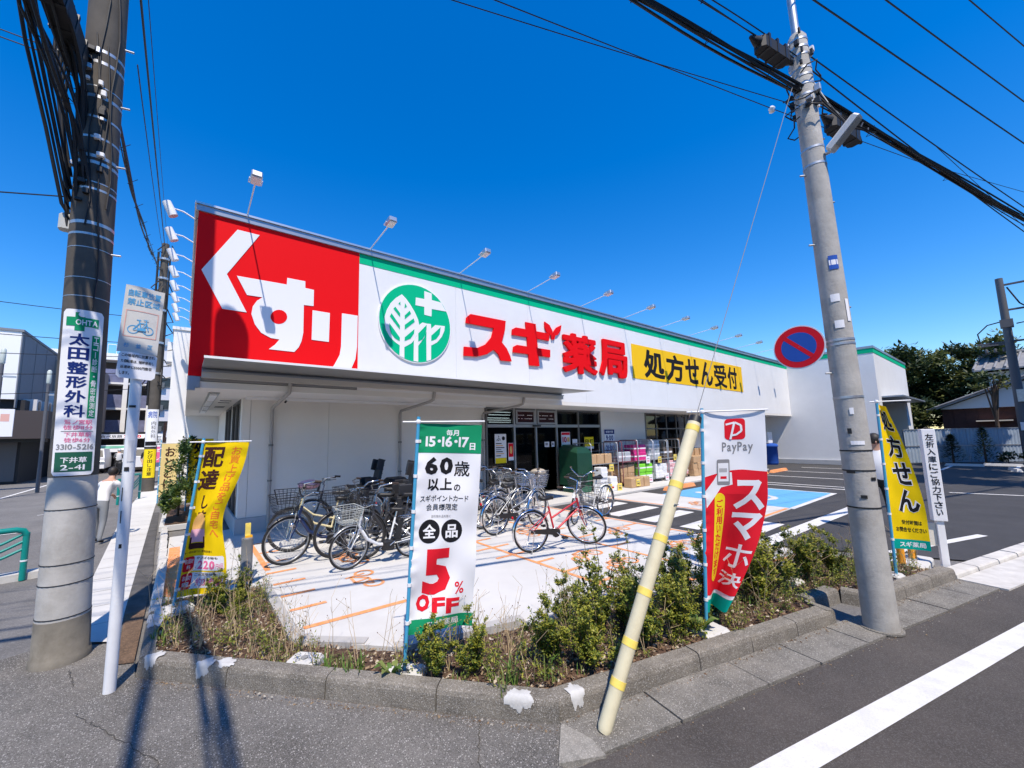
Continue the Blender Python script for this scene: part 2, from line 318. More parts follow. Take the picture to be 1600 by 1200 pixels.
class Print:
    """flat print laid out in (u right, v up) and wrapped on a surface by F(u, v, lift); overlapping inks stack by one film each"""
    def __init__(s, F, grid=None): s.F = F; s.grid = grid; s.items = []; s.bb = []
    def put(s, v, f, ink):
        b = (min(p[0] for p in v), max(p[0] for p in v), min(p[1] for p in v), max(p[1] for p in v))
        k = 1 + max([q for (c, q) in s.bb if c[0] <= b[1] and c[1] >= b[0] and c[2] <= b[3] and c[3] >= b[2]], default=0)
        s.bb.append((b, k)); s.items.append((v, f, ink, k)); return s
    def poly(s, pts, ink): return s.put([tuple(p) for p in pts], [tuple(range(len(pts)))], ink)
    def rect(s, x0, x1, y0, y1, ink): return s.poly([(x0, y0), (x1, y0), (x1, y1), (x0, y1)], ink)
    def disc(s, cx, cy, rx, ry, ink, n=20): return s.poly([(cx + rx * math.cos(2 * math.pi * i / n), cy + ry * math.sin(2 * math.pi * i / n)) for i in range(n)], ink)
    def rrect(s, x0, x1, y0, y1, r, ink):
        p = []
        for cx, cy, a in ((x1 - r, y0 + r, -90), (x1 - r, y1 - r, 0), (x0 + r, y1 - r, 90), (x0 + r, y0 + r, 180)):
            for i in range(5): q = R(a + i * 22.5); p.append((cx + r * math.cos(q), cy + r * math.sin(q)))
        return s.poly(p, ink)
    def text(s, t, x0, x1, y0, y1, ink, bold=0.0):
        v, f = fit(t, x0, x1, y0, y1, bold); return s.put(v, f, ink)
    def line(s, a, b, w, ink):
        d = Vector((b[0] - a[0], b[1] - a[1])); n = Vector((-d.y, d.x)).normalized() * w / 2
        return s.poly([(a[0] - n.x, a[1] - n.y), (b[0] - n.x, b[1] - n.y), (b[0] + n.x, b[1] + n.y), (a[0] + n.x, a[1] + n.y)], ink)
    def ring(s, cx, cy, r, w, ink, n=20):
        v = []; f = []
        for i in range(n):
            q = 2 * math.pi * i / n
            v += [(cx + r * math.cos(q), cy + r * math.sin(q)), (cx + (r - w) * math.cos(q), cy + (r - w) * math.sin(q))]
            j = (i + 1) % n; f.append((2 * i, 2 * j, 2 * j + 1, 2 * i + 1))
        return s.put(v, f, ink)
    def vtext(s, t, x0, x1, y0, y1, ink, bold=0.0, gap=0.1):
        n = len(t); st = (y1 - y0) / n
        for i, ch in enumerate(t):
            top = y1 - i * st; h = st * (1 - gap)
            if ch in 'ー―': s.rect((x0 + x1) / 2 - (x1 - x0) * 0.06, (x0 + x1) / 2 + (x1 - x0) * 0.06, top - h, top - h * 0.05, ink); continue
            if ch == '・': s.disc((x0 + x1) / 2, top - h / 2, h * 0.12, h * 0.12, ink, 8); continue
            g = 0.12 if ch in 'いしりょぇっ、ゃゅ' else 0.0
            s.text(ch, x0 + g * (x1 - x0), x1 - g * (x1 - x0), top - h, top, ink, bold)
        return s
    def emit(s, parent, name='lettering', lift=0.0008, base=0.0012):
        by = {}
        for v, f, ink, k in s.items: by.setdefault(ink, []).append((v, f, k))
        for ink, lst in by.items():
            mb = MB()
            for v, f, k in lst:
                if s.grid:
                    bm = bmesh.new(); bv = [bm.verts.new((x, y, 0)) for x, y in v]
                    for q in f:
                        try: bm.faces.new([bv[i] for i in q])
                        except ValueError: pass
                    for ax in (0, 1):
                        lo = min(p[ax] for p in v); hi = max(p[ax] for p in v); g = math.floor(lo / s.grid) + 1
                        while g * s.grid < hi:
                            co = (g * s.grid, 0, 0) if ax == 0 else (0, g * s.grid, 0); no = (1, 0, 0) if ax == 0 else (0, 1, 0)
                            bmesh.ops.bisect_plane(bm, geom=bm.verts[:] + bm.edges[:] + bm.faces[:], plane_co=co, plane_no=no); g += 1
                    bm.verts.index_update()
                    v = [(p.co.x, p.co.y) for p in bm.verts]; f = [tuple(p.index for p in q.verts) for q in bm.faces]; bm.free()
                mb.add([s.F(x, y, base + k * lift) for x, y in v], f)
            mb.build(name, INK[ink], parent)
def planeF(o, ux, uy):
    """print surface: origin o, unit right ux, unit up uy; lift along their normal"""
    o = Vector(o); ux = Vector(ux).normalized(); uy = Vector(uy).normalized(); n = ux.cross(uy)
    return lambda u, v, l: o + ux * u + uy * v + n * l
POLY = {
    'KU': [(0.541,5.289),(0.869,5.29),(0.426,4.486),(0.731,3.895),(0.391,3.895),(0.086,4.48)],
    'SU': [(0.566,4.49),(1.323,4.506),(1.326,4.63),(1.626,4.634),(1.63,4.509),(1.779,4.503),(1.78,4.198),(1.614,4.188),(1.62,3.675),(1.595,3.519),(1.553,3.401),(1.483,3.31),(1.083,3.312),(1.176,3.404),(1.241,3.502),(1.108,3.509),(0.958,3.58),(0.86,3.709),(0.802,3.879),(0.817,4.014),(0.874,4.122),(0.955,4.198),(0.725,4.193)],
    'SUH': [(1.348,3.921),(1.343,3.88),(1.325,3.842),(1.297,3.809),(1.261,3.786),(1.221,3.773),(1.181,3.773),(1.144,3.785),(1.115,3.808),(1.095,3.84),(1.088,3.877),(1.092,3.916),(1.109,3.954),(1.137,3.987),(1.172,4.011),(1.212,4.025),(1.252,4.026),(1.29,4.014),(1.32,3.991),(1.34,3.959)],
    'RI1': [(1.766,4.117),(2.073,4.118),(2.067,3.565),(1.765,3.567)],
    'RI2': [(2.296,4.152),(2.599,4.157),(2.596,3.541),(2.568,3.292),(2.458,3.013),(2.112,3.037),(2.184,3.161),(2.27,3.341),(2.292,3.504)],
    'LOGO_W': [[(3.522,4.774),(3.62,4.695),(3.72,4.583),(3.821,4.441),(3.902,4.285),(3.926,4.176),(3.918,4.08),(3.871,3.961),(3.821,3.843),(3.741,3.749),(3.581,3.647),(3.582,3.415),(3.474,3.454),(3.479,3.671),(3.374,3.729),(3.262,3.822),(3.177,3.952),(3.143,4.107),(3.147,4.233),(3.192,4.384),(3.274,4.535),(3.387,4.667)],[(3.902,4.153),(4.005,4.241),(4.109,4.233),(4.108,4.071),(4.045,3.91),(3.902,3.714),(3.902,3.371),(3.795,3.375),(3.801,3.803),(3.861,3.922)],[(4.109,4.233),(4.211,4.239),(4.219,4.135),(4.322,4.234),(4.568,4.246),(4.552,4.136),(4.484,3.989),(4.363,3.847),(4.213,3.758),(4.211,3.44),(4.102,3.406),(4.099,3.861)],[(4.052,4.954),(4.235,4.934),(4.235,4.787),(4.475,4.774),(4.608,4.59),(4.234,4.582),(4.226,4.412),(4.051,4.42),(4.051,4.597),(3.837,4.595),(3.845,4.768),(4.052,4.774)]],
    'LOGO_G': [[(3.246,4.106),(3.478,3.833),(3.473,3.76),(3.364,3.809),(3.279,3.904),(3.247,4.016)],[(3.291,4.321),(3.477,4.087),(3.477,4.005),(3.254,4.251)],[(3.373,4.475),(3.481,4.354),(3.481,4.271),(3.332,4.428)],[(3.484,4.607),(3.488,4.526),(3.441,4.554)],[(3.591,4.596),(3.634,4.524),(3.581,4.482)],[(3.7,4.448),(3.73,4.388),(3.586,4.243),(3.586,4.326)],[(3.79,4.295),(3.817,4.224),(3.587,4.022),(3.587,4.123)],[(3.811,4.064),(3.801,3.97),(3.721,3.848),(3.584,3.778),(3.588,3.857)],[(4.103,4.203),(3.902,3.984),(3.902,3.807),(4.004,3.867),(4.077,3.99),(4.102,4.108)],[(4.459,4.21),(4.218,3.981),(4.217,3.857),(4.342,3.922),(4.43,4.04)]],
    'SU2': [(5.14,4.416),(5.159,4.545),(5.277,4.65),(6.356,4.655),(6.321,4.41),(6.21,4.091),(6.363,3.954),(6.471,3.773),(6.517,3.638),(6.165,3.629),(6.096,3.776),(5.954,3.876),(5.737,3.736),(5.459,3.65),(5.069,3.627),(5.082,3.842),(5.463,3.86),(5.707,3.975),(5.89,4.172),(5.969,4.416),(5.718,4.413)],
    'GI': [(7.038,4.741),(7.405,4.745),(7.426,4.547),(7.927,4.555),(7.893,4.348),(7.438,4.351),(7.452,4.093),(7.925,4.098),(7.913,3.889),(7.468,3.89),(7.488,3.605),(7.129,3.597),(7.109,3.888),(6.572,3.882),(6.597,4.027),(6.717,4.087),(7.089,4.087),(7.075,4.34),(6.557,4.332),(6.574,4.477),(6.694,4.541),(7.055,4.549)],
    'LF1': [(7.754,4.866),(7.94,4.797),(8.047,4.648),(8.047,4.401),(8.001,4.411),(7.993,4.508),(7.837,4.568),(7.754,4.703)],
    'LF2': [(8.422,4.872),(8.379,4.707),(8.251,4.561),(8.147,4.53),(8.112,4.409),(8.066,4.42),(8.092,4.638),(8.217,4.773)],
}
# ================================================================ GROUND
RD = Vector((0.9736, -0.2283, 0)); RN = Vector((0.2283, 0.9736, 0))     # along / across the road on the right
def rd(s, n, z=0.0): p = RD * s + RN * n; return (p.x, p.y, z)
def clipfan(pts): return pts
MB().sheet([(-300, -300), (500, -300), (500, 500), (-300, 500)], -0.02, ASPH_OLD).build('ground', kind='structure')
MB().sheet([rd(-14, -9), rd(160, -9), rd(160, 1.955), rd(1.28, 1.955), (1.74, 1.65), (1.2, 1.25), (0.4, 0.9), (-2, 0.2), (-6, -3)], -0.006, ASPH_ROAD).build('road', kind='structure')
MB().sheet([(1.735, 1.655), (1.2, 1.25), (0.4, 0.9), (-2, 0.2), (-6, -1.5), (-6, 4.9), (-2.2, 5.3), (-1.35, 5.15), (-0.95, 5.3), (-0.78, 5.25), (-0.36, 4.95), (-0.25, 4.9), (-0.2, 4.2),
            (0.57, 3.25), (1.28, 2.55), (1.85, 1.95), (2.02, 1.84)], -0.004, AGGR).build('corner_pavement', kind='structure')
# parking lot surface
MB().sheet([(7.2, 9), (7.2, 3.0), (8.0, 1.45), rd(8.3, 2.3), rd(120, 2.3), (60, 30), (7.2, 30)], 0.0, ASPH_LOT).build('parking_lot', kind='structure')
wl = MB(); wl.sheet([rd(-6, 1.42), rd(70, 1.42), rd(70, 1.57), rd(-6, 1.57)], 0.0, RWHITE); wl.build('road_line', kind='structure')
# crack lines and joints in the old pavement
cr = MB()
def crack(pts, w, z=0.001):
    for a, b in zip(pts[:-1], pts[1:]):
        d = Vector((b[0] - a[0], b[1] - a[1])); nn = Vector((-d.y, d.x)).normalized() * w / 2 * random.uniform(.6, 1.3)
        cr.add([(a[0] - nn.x, a[1] - nn.y, z), (b[0] - nn.x, b[1] - nn.y, z), (b[0] + nn.x, b[1] + nn.y, z), (a[0] + nn.x, a[1] + nn.y, z)], [(0, 1, 2, 3)])
def wig(a, b, n=9, j=0.02): return [(a[0] + (b[0] - a[0]) * i / n + random.uniform(-j, j) * (0 < i < n), a[1] + (b[1] - a[1]) * i / n + random.uniform(-j, j) * (0 < i < n)) for i in range(n + 1)]
for a, b in (((-.32, 3.6), (-.02, 3.05)), ((-.32, 3.6), (-.48, 3.9)), ((-.02, 3.05), (-.05, 2.5)), ((-.62, 4.65), (-.55, 4.3)), ((-1.5, 5.9), (-1.0, 4.7)), ((1.57, 2.2), (1.35, 1.9))):
    crack(wig(a, b, 16, .010), 0.0045)
cr.build('pavement_crack', mat('crack dirt', (0.07, 0.062, 0.05), 0.95), kind='structure')
MB().prism([(1.704, 1.659), (1.95, 1.537), (1.985, 1.66), (1.952, 1.835), (1.93, 1.85)], -.05, 0.0095, mat('stained slab', (.25, .235, .205), .9, var=.25, vscale=12, spk=.4, spk_scale=180, bump=.5, stain=.7, stain_col=(.22, .2, .17), stain_scale=9)).build('gutter_corner_slab', kind='structure')
# gutter blocks along the right road
gut = MB().sheet([rd(1.55, 1.97), rd(6.97, 1.97), rd(6.97, 2.26), rd(1.5, 2.26)], -0.002, mat('gutter joint', (0.05, 0.045, 0.04), 0.95)).build('gutter', kind='structure')
ss = [1.46, 2.15, 3.0, 3.62, 4.3, 5.05, 5.75, 6.45, 6.98]
for a, b in zip(ss[:-1], ss[1:]):
    g = MB(); z = 0.006 + random.uniform(-.002, .003)
    g.prism([rd(a + .006, 1.957 + random.uniform(0, .012))[:2], rd(b - .006, 1.957 + random.uniform(0, .012))[:2], rd(b - .006, 2.268)[:2], rd(a + .006, 2.268)[:2]], -0.05, z)
    g.build('gutter_block', AGGR2, gut)
apron = MB().prism([rd(6.99, 1.90)[:2], rd(16, 1.90)[:2], rd(16, 2.268)[:2], rd(6.99, 2.268)[:2]], -0.05, 0.012).build('entrance_apron', CONC_D, kind='structure')
# kerb
kerb = MB().prism([(-.19, 4.32), (-.19, 8), (-.12, 8), (-.12, 4.36), (1.985, 2.02), rd(4.5, 2.38)[:2], rd(4.5, 2.31)[:2], (1.965, 1.93)], -0.05, 0.05).build('kerb', CONC_D, kind='structure')
def kstone(pa, pb, w=0.13, h=0.118, m=KERB, inner=None):
    """one kerb stone between two face points; face leans in and the top outer edge is rounded off"""
    a = Vector(pa).to_3d(); b = Vector(pb).to_3d(); d = (b - a).normalized(); nn = Vector((-d.y, d.x, 0)); a = a + d * .004; b = b - d * .004
    hh = h + random.uniform(-.004, .004); prof = [(0, -.05), (0.012, hh * .72), (0.022, hh * .93), (0.04, hh), (w, hh + .002), (w, -.05)]
    k = len(prof); vs = [a + nn * p + Vector((0, 0, q)) for p, q in prof] + [b + nn * p + Vector((0, 0, q)) for p, q in prof]
    fs = [tuple(range(k - 1, -1, -1)), tuple(range(k, 2 * k))] + [(i, (i + 1) % k, k + (i + 1) % k, k + i) for i in range(k)]
    MB().add(vs, fs, m).build('kerb_stone', None, kerb)
A0 = Vector((-.2, 4.22)); B0 = Vector((1.94, 1.86))
for i in range(4):
    kstone(A0 + (B0 - A0) * (i / 4), A0 + (B0 - A0) * ((i + 1) / 4))
p = [1.462, 1.92, 2.72, 3.32, 3.92, 4.5]
for a, b in zip(p[:-1], p[1:]): kstone(rd(a, 2.27)[:2], rd(b, 2.27)[:2])
kstone(rd(4.5, 2.27)[:2], rd(4.56, 2.5)[:2], 0.1); kstone(rd(4.56, 2.5)[:2], rd(5.1, 2.52)[:2]); kstone(rd(5.1, 2.52)[:2], rd(5.2, 2.27)[:2], 0.1)
for a, b in ((5.2, 5.8), (5.8, 6.4), (6.4, 6.98)): kstone(rd(a, 2.27)[:2], rd(b, 2.27)[:2])
for i in range(10): kstone(rd(7.0 + i * .62, 2.27)[:2], rd(7.6 + i * .62, 2.27)[:2], 0.16, 0.06, CONC_D)
for a, b in ((5.25, 4.22), (6.6, 5.25)): kstone((-.2, a), (-.2, b), 0.11, 0.125, KERB if a < 5.5 else CONC_D)
for i in range(14): kstone((-.2 - .012 * i, 7.25 + i * .6), (-.2 - .012 * i, 6.6 + i * .6), 0.11, 0.07, CONC_D)
# white mortar on the kerb: a thin skin that follows the face and the top
def patch(c, w, d0, d1, seed, along):
    """c on the kerb's foot line; w wide; d0..d1 = girth covered (0 foot, .125 arris, beyond = over the top)"""
    rnd = random.Random(seed); m = MB(); nn = Vector((-along.y, along.x, 0)); nu, nv = 40, 30; ph = [rnd.uniform(0, 6) for _ in range(6)]
    def S(u, g, l):
        if g < .09: o = Vector((0, 0, g)); q = .0125 * g / .09; nm = -nn
        elif g < .14: t = (g - .09) / .05; q = .0125 + .0275 * t ** 1.5; o = Vector((0, 0, .09 + .0365 * math.sin(t * 1.57))); nm = (-nn * (1 - t) + Vector((0, 0, t))).normalized()
        else: q = .04 + (g - .14); o = Vector((0, 0, .1265)); nm = Vector((0, 0, 1))
        return Vector(c) + along * u + nn * q + o + nm * l
    vs = []; inside = []
    for i in range(nu + 1):
        for j in range(nv + 1):
            u = (i / nu - .5) * w; g = d0 + (d1 - d0) * j / nv; a = math.atan2(j / nv - .5, i / nu - .5); r = math.hypot(i / nu - .5, j / nv - .5) * 2
            lim = .80 + .13 * math.sin(2 * a + ph[0]) + .10 * math.sin(5 * a + ph[1]) + .06 * math.sin(9 * a + ph[2]) + .04 * math.sin(17 * a + ph[4]); e = max(0, min(1, (lim - r) * 4))
            vs.append(S(u, g, .0018 + .003 * e)); inside.append(r < lim)
    fs = [(k, k + nv + 1, k + nv + 2, k + 1) for i in range(nu) for j in range(nv) for k in (i * (nv + 1) + j,) if inside[k] + inside[k + nv + 1] + inside[k + nv + 2] + inside[k + 1] >= 3]
    return m.add(vs, fs, PATCH, True).build('mortar_patch', None, kerb)
AL = (B0 - A0).normalized().to_3d()
for t, w, d0, d1, sd in ((.035, .13, .02, .24, 1), (.185, .17, .02, .20, 2), (.235, .20, .10, .22, 5), (.92, .19, .015, .22, 3)):
    patch((A0 + (B0 - A0) * t).to_3d(), w, d0, d1, sd, AL)
patch(Vector(rd(1.62, 2.27)), .12, .0, .25, 4, RD); patch(Vector((-.2, 5.0, 0)), .6, .10, .26, 6, Vector((0, -1, 0)))
# left street side strips
MB().sheet([(-.78, 5.3), (-.36, 5.0), (-.40, 5.8), (-.52, 13.3), (-.62, 22), (-1.15, 22), (-1.1, 13.3)], 0.002, CONC_W).build('street_gutter', kind='structure')
MB().sheet([(-.36, 4.75), (-.225, 4.6), (-.23, 7), (-.30, 9), (-.40, 13.4), (-.515, 13.4), (-.40, 5.8)], 0.003, mat('dark strip', (0.085, 0.08, 0.075), 0.9, var=0.4, vscale=5, bump=0.5)).build('drain_strip', kind='structure')
MB().sheet([(-.33, 4.5), (-.225, 4.45), (-.228, 5.75), (-.385, 5.72), (-.36, 5.0)], 0.006, mat('brown dirt', (0.12, 0.075, 0.045), 0.95, var=0.4, vscale=7, spk=.5, spk_scale=100, bump=0.6)).build('dirt_strip', kind='structure')
sg = MB()
for i in range(16): y = 5.6 + i * .6; sg.sheet([(-.80 - .026 * (y - 5), y), (-.39 - .016 * (y - 5.8), y), (-.39 - .016 * (y - 5.8), y + .008), (-.80 - .026 * (y - 5), y + .008)], 0.004)
sg.build('gutter_joint', mat('thin joint', (0.2, 0.19, 0.18), 0.9), kind='structure')
sl = MB(); sl.sheet([(-5.0, 20), (-4.9, 20), (-4.6, 34), (-4.75, 34)], -0.010, RWHITE)
for y in (10.5, 12.4, 15.2): sl.sheet([(-2.9, y), (-2.5, y + .05), (-2.5, y + .12), (-2.9, y + .07)], -0.010, RWHITE)
sl.build('street_marking', kind='structure')
MB().prism([(-2.6, 8.0), (-1.35, 8.15), (-1.32, 8.35), (-2.6, 8.3)], -.02, .07, CONC_D).build('island_kerb', kind='structure')

# ---------------------------------------------------------------- concrete pad
PZ = 0.035
pad_o = [(.84, 8.9), (.84, 3.95), (.95, 3.86), rd(.75, 3.52)[:2], rd(1.9, 3.55)[:2], rd(1.95, 3.40)[:2], rd(6.9, 3.40)[:2], (7.26, 2.1), (7.26, 7.46), (7.26, 8.9)]
pad = MB().prism([(.84, 8.9), (.84, 5.66), (-.11, 5.66), (-.11, 9.6), (.84, 9.6)], -.05, .030, CONC_W); 
pad.prism(pad_o, -0.05, PZ, CONC_W); pad.prism([(9.52, 7.1), (9.52, 3.3), (11.15, 3.3), (11.3, 7.1)], -.05, .012, CONC_W)
pad.prism([(7.28, 7.2), (22, 7.2), (22, 8.9), (7.28, 8.9)], -.05, 0.05, CONC_W)
pad_ob = pad.build('concrete_pad', kind='structure')
ks = MB()  # raised edging of the pad
def edging(pa, pb, w=.10, h=PZ + .012):
    a = Vector(pa).to_3d(); b = Vector(pb).to_3d(); d = (b - a).normalized(); nn = Vector((-d.y, d.x, 0)); a = a + d * .003; b = b - d * .003
    o = MB(); o.prism([(a.x, a.y), (b.x, b.y), (b.x + nn.x * w, b.y + nn.y * w), (a.x + nn.x * w, a.y + nn.y * w)], -.05, h, CONC_P); o.build('edging_stone', None, pad_ob)
for y in (3.9, 4.5, 5.1): edging((.835, y + .58), (.835, y))
for i in range(1): edging((.86, 3.9), (1.32, 3.49))
for a in (.6, 1.2): edging(rd(a + .12, 3.50)[:2], rd(a + .72, 3.50)[:2])
for i in range(8): edging(rd(1.97 + i * .61, 3.385)[:2], rd(2.57 + i * .61, 3.385)[:2])
# painted markings
mk = MB(); z = PZ + .004
def seg(a, b, w, z=z, m=ORANGE):
    d = Vector((b[0] - a[0], b[1] - a[1])); nn = Vector((-d.y, d.x)).normalized() * w / 2
    mk.add([(a[0] - nn.x, a[1] - nn.y, z), (b[0] - nn.x, b[1] - nn.y, z), (b[0] + nn.x, b[1] + nn.y, z), (a[0] + nn.x, a[1] + nn.y, z)], [(0, 1, 2, 3)], m)
for y in (7.9, 7.2, 6.6, 6.05, 5.55, 5.08, 4.62): seg((.96, y), (1.32, y), .06, z + .0005)
seg((.98, 4.13), (2.6, 4.08), .065); seg((1.0, 6.2), (1.0, 8.6), .07)
seg((3.97, 7.2), (3.97, 2.62), .06)
for y in (6.6, 6.1, 5.6, 5.12, 4.63, 4.14, 3.64, 3.14): seg((4.0, y), (4.30, y), .055, z + .0005); seg((3.94, y), (3.66, y), .055, z + .0007) if y > 4.3 else None
seg(rd(3.3, 3.56)[:2], rd(6.8, 3.56)[:2], .06); seg((5.40, 6.4), (5.40, 2.9), .055); seg((7.18, 7.3), (7.18, 2.3), .06)
for y in (5.9, 5.3, 4.65, 3.95, 3.35): seg((5.43, y), (5.85, y), .055, z + .0005); seg((7.15, y), (6.75, y), .055, z + .0005)
def bikemark(cx, cy, a, s=.3, z=z + .001):
    c, sn = math.cos(a), math.sin(a)
    def T(u, v): return (cx + c * u - sn * v, cy + sn * u + c * v)
    for o in (-.5 * s, .5 * s):
        pts = [T(o + .26 * s * math.cos(q * math.pi / 9), .26 * s * math.sin(q * math.pi / 9)) for q in range(19)]
        for p, q in zip(pts[:-1], pts[1:]): seg(p, q, .045 * s * 2, z)
    for p, q in (((-.5, 0), (-.2, .45)), ((-.2, .45), (.35, .45)), ((.5, 0), (.3, .6)), ((-.5, 0), (0, 0)), ((0, 0), (.35, .45)), ((0, 0), (-.2, .5))): seg(T(p[0] * s, p[1] * s), T(q[0] * s, q[1] * s), .05 * s * 1.6, z + .0006)
for cx, cy, a in ((6.4, 4.5, .3), (6.3, 3.3, .2), (4.75, 3.9, .2), (2.1, 6.0, 1.6), (1.95, 5.05, 1.5), (5.1, 5.5, 1.2), (10.4, 5.0, .3), (4.8, 3.35, .2)): bikemark(cx, cy, a, .42, (z + .001) if cx < 9 else .017)
seg((9.60, 7.1), (9.60, 3.3), .07, .016); seg((11.12, 3.36), (9.55, 3.36), .07, .0165); seg((-.02, 5.95), (-.02, 8.6), .14, .034); seg((-.05, 5.95), (.8, 5.95), .08, .0345)
mk.build('orange_marking', kind='structure')
mk = MB()
for y in (3.05, 3.89, 4.73, 5.56, 6.4): mk.sheet([(7.64, y - .19), (9.26, y - .19), (9.26, y + .16), (7.64, y + .16)], .004, RWHITE)
# disabled bay with a white border and a wheelchair mark
mk.sheet([(11.2, 3.25), (14.8, 3.25), (14.8, 6.45), (11.2, 6.45)], .004, RWHITE); mk.sheet([(11.3, 3.36), (14.68, 3.36), (14.68, 6.45), (11.3, 6.45)], .008, RBLUE)
def wc(pts, w=.16):
    for a, b in zip(pts[:-1], pts[1:]): seg(a, b, w, .012, RWHITE)
wc([(12.5 + .55 * math.cos(q * .35), 4.55 + .5 * math.sin(q * .35)) for q in range(-11, 6)]); wc([(13.3, 4.75), (12.6, 4.8), (12.55, 5.6)]); mk.sheet([(12.4 + .16 * math.cos(q), 5.85 + .16 * math.sin(q)) for q in [i * .7 for i in range(9)]], .0125, RWHITE)
for x in (15.9, 16.5, 19.2, 21.8, 24.4): seg((x, 3.3), (x, 6.6), .12, .005, RWHITE)
for a, b in (((7.3, 2.62), (13.4, 2.40)), ((15.9, 3.3), (24.4, 3.0)), ((17.0, 1.35), (17.6, -.6)), ((26.0, 2.2), (30, 2.1)), ((26.7, .35), (30.2, .2)), ((8.2, 1.3), (10.6, .55))): seg(a, b, .24 if b[0] < 14 and a[0] < 8 else .12, .006, RWHITE)
mk.build('white_marking', kind='structure')
# raised cast wheel stops
for i, (x, y, a, m, lb) in enumerate(((13.0, 6.78, 0, ORANGE, 'orange wheel stop lying nearest the stacked cartons'), (19.0, 6.6, 0, ORANGE, 'orange wheel stop at the far end beside the white wing wall'), (21.3, 6.6, 0, ORANGE, 'orange wheel stop second from the white wing wall'),
                                      (29.3, 1.75, 1.57, CONC_W, 'pale concrete wheel stop before the small conifer left of the fence'), (30.2, .65, 1.57, CONC_W, 'pale concrete wheel stop before the taller conifer'), (27.0, .3, .2, CONC_W, 'pale concrete wheel stop nearest the dark utility pole at the right edge'))):
    b = MB(); L2 = .9 if m is ORANGE else .6
    b.add([(-L2, -.08, 0), (L2, -.08, 0), (L2, .08, 0), (-L2, .08, 0), (-L2 + .06, -.05, .11), (L2 - .06, -.05, .11), (L2 - .06, .05, .11), (-L2 + .06, .05, .11)], [(4, 5, 6, 7), (0, 1, 5, 4), (1, 2, 6, 5), (2, 3, 7, 6), (3, 0, 4, 7)], m)
    b.build('wheel_stop', None, None, loc=(x, y, .003), rz=a, label=lb, cat='wheel stop')

# ---------------------------------------------------------------- planting bed
def inpoly(x, y, P):
    c = False; n = len(P)
    for i in range(n):
        (x1, y1), (x2, y2) = P[i], P[(i + 1) % n]
        if (y1 > y) != (y2 > y) and x < (x2 - x1) * (y - y1) / (y2 - y1) + x1: c = not c
    return c
BED = [(-.10, 5.66), (.84, 5.66), (.84, 3.92), (.95, 3.85), rd(.75, 3.5)[:2], rd(1.95, 3.42)[:2], rd(6.9, 3.40)[:2], rd(6.95, 2.40)[:2], rd(5.3, 2.40)[:2], rd(5.1, 2.6)[:2], rd(4.5, 2.6)[:2], rd(4.4, 2.40)[:2], (2.02, 1.99), (-.09, 4.33)]
def bedz(x, y):
    n = .2283 * x + .9736 * y; q = max(0, min(1, (n - 2.45) / .95)) if x > 1.0 else max(0, min(1, (x + .1) / .9)) * max(0, min(1, (n - 3.2) / .5))
    return .088 - .075 * q + (1 - .6 * q) * (.006 + .022 * math.sin(x * 5.1 + y * 2) * math.cos(y * 4.3) + .012 * math.sin(x * 17) * math.sin(y * 15))
sb = MB(); vs = []; fs = []; idx = {}
st = .06
for i in range(-4, 124):
    for j in range(8, 98):
        x, y = i * st, j * st
        if all(inpoly(x + a, y + b, BED) for a, b in ((0, 0),)) or any(inpoly(x + a, y + b, BED) for a, b in ((st, 0), (0, st), (-st, 0), (0, -st))):
            idx[i, j] = len(vs); vs.append((x, y, max(.004, min(bedz(x, y), .10)) if inpoly(x, y, BED) else .0))
for (i, j), k in idx.items():
    q = [idx.get((i + 1, j)), idx.get((i + 1, j + 1)), idx.get((i, j + 1))]
    if None not in q: fs.append((k, *q))
sb.add(vs, fs, SOIL, True); sb.build('planting_bed', kind='structure')
def bed_pts(n, rnd, mask=None):
    out = []
    while len(out) < n:
        x, y = rnd.uniform(-.1, 7.2), rnd.uniform(.6, 5.65)
        if inpoly(x, y, BED) and (mask is None or mask(x, y)): out.append((x, y))
    return out
rnd = random.Random(5)
lit = MB(); cols = [mat('dry leaf a', (0.27, 0.19, 0.11), 0.8), mat('dry leaf b', (0.13, 0.075, 0.04), 0.8), mat('dry leaf c', (0.18, 0.11, 0.06), 0.8), mat('wood chip', (0.46, 0.39, 0.30), 0.85)]
for x, y in bed_pts(9000, rnd):
    a = rnd.uniform(0, 6.3); l = rnd.uniform(.004, .016); w = l * rnd.uniform(.25, .6); z = bedz(x, y) + rnd.uniform(.002, .02); t = rnd.uniform(-.012, .012)
    ca, sa = math.cos(a), math.sin(a)
    lit.add([(x - ca * l - sa * w, y - sa * l + ca * w, z), (x - ca * l + sa * w, y - sa * l - ca * w, z + t), (x + ca * l + sa * w, y + sa * l - ca * w, z), (x + ca * l - sa * w, y + sa * l + ca * w, z - t)], [(0, 1, 2, 3)], rnd.choice(cols))
lit.build('leaf_litter', kind='stuff', label='dry leaf litter and wood chips on the planting bed')

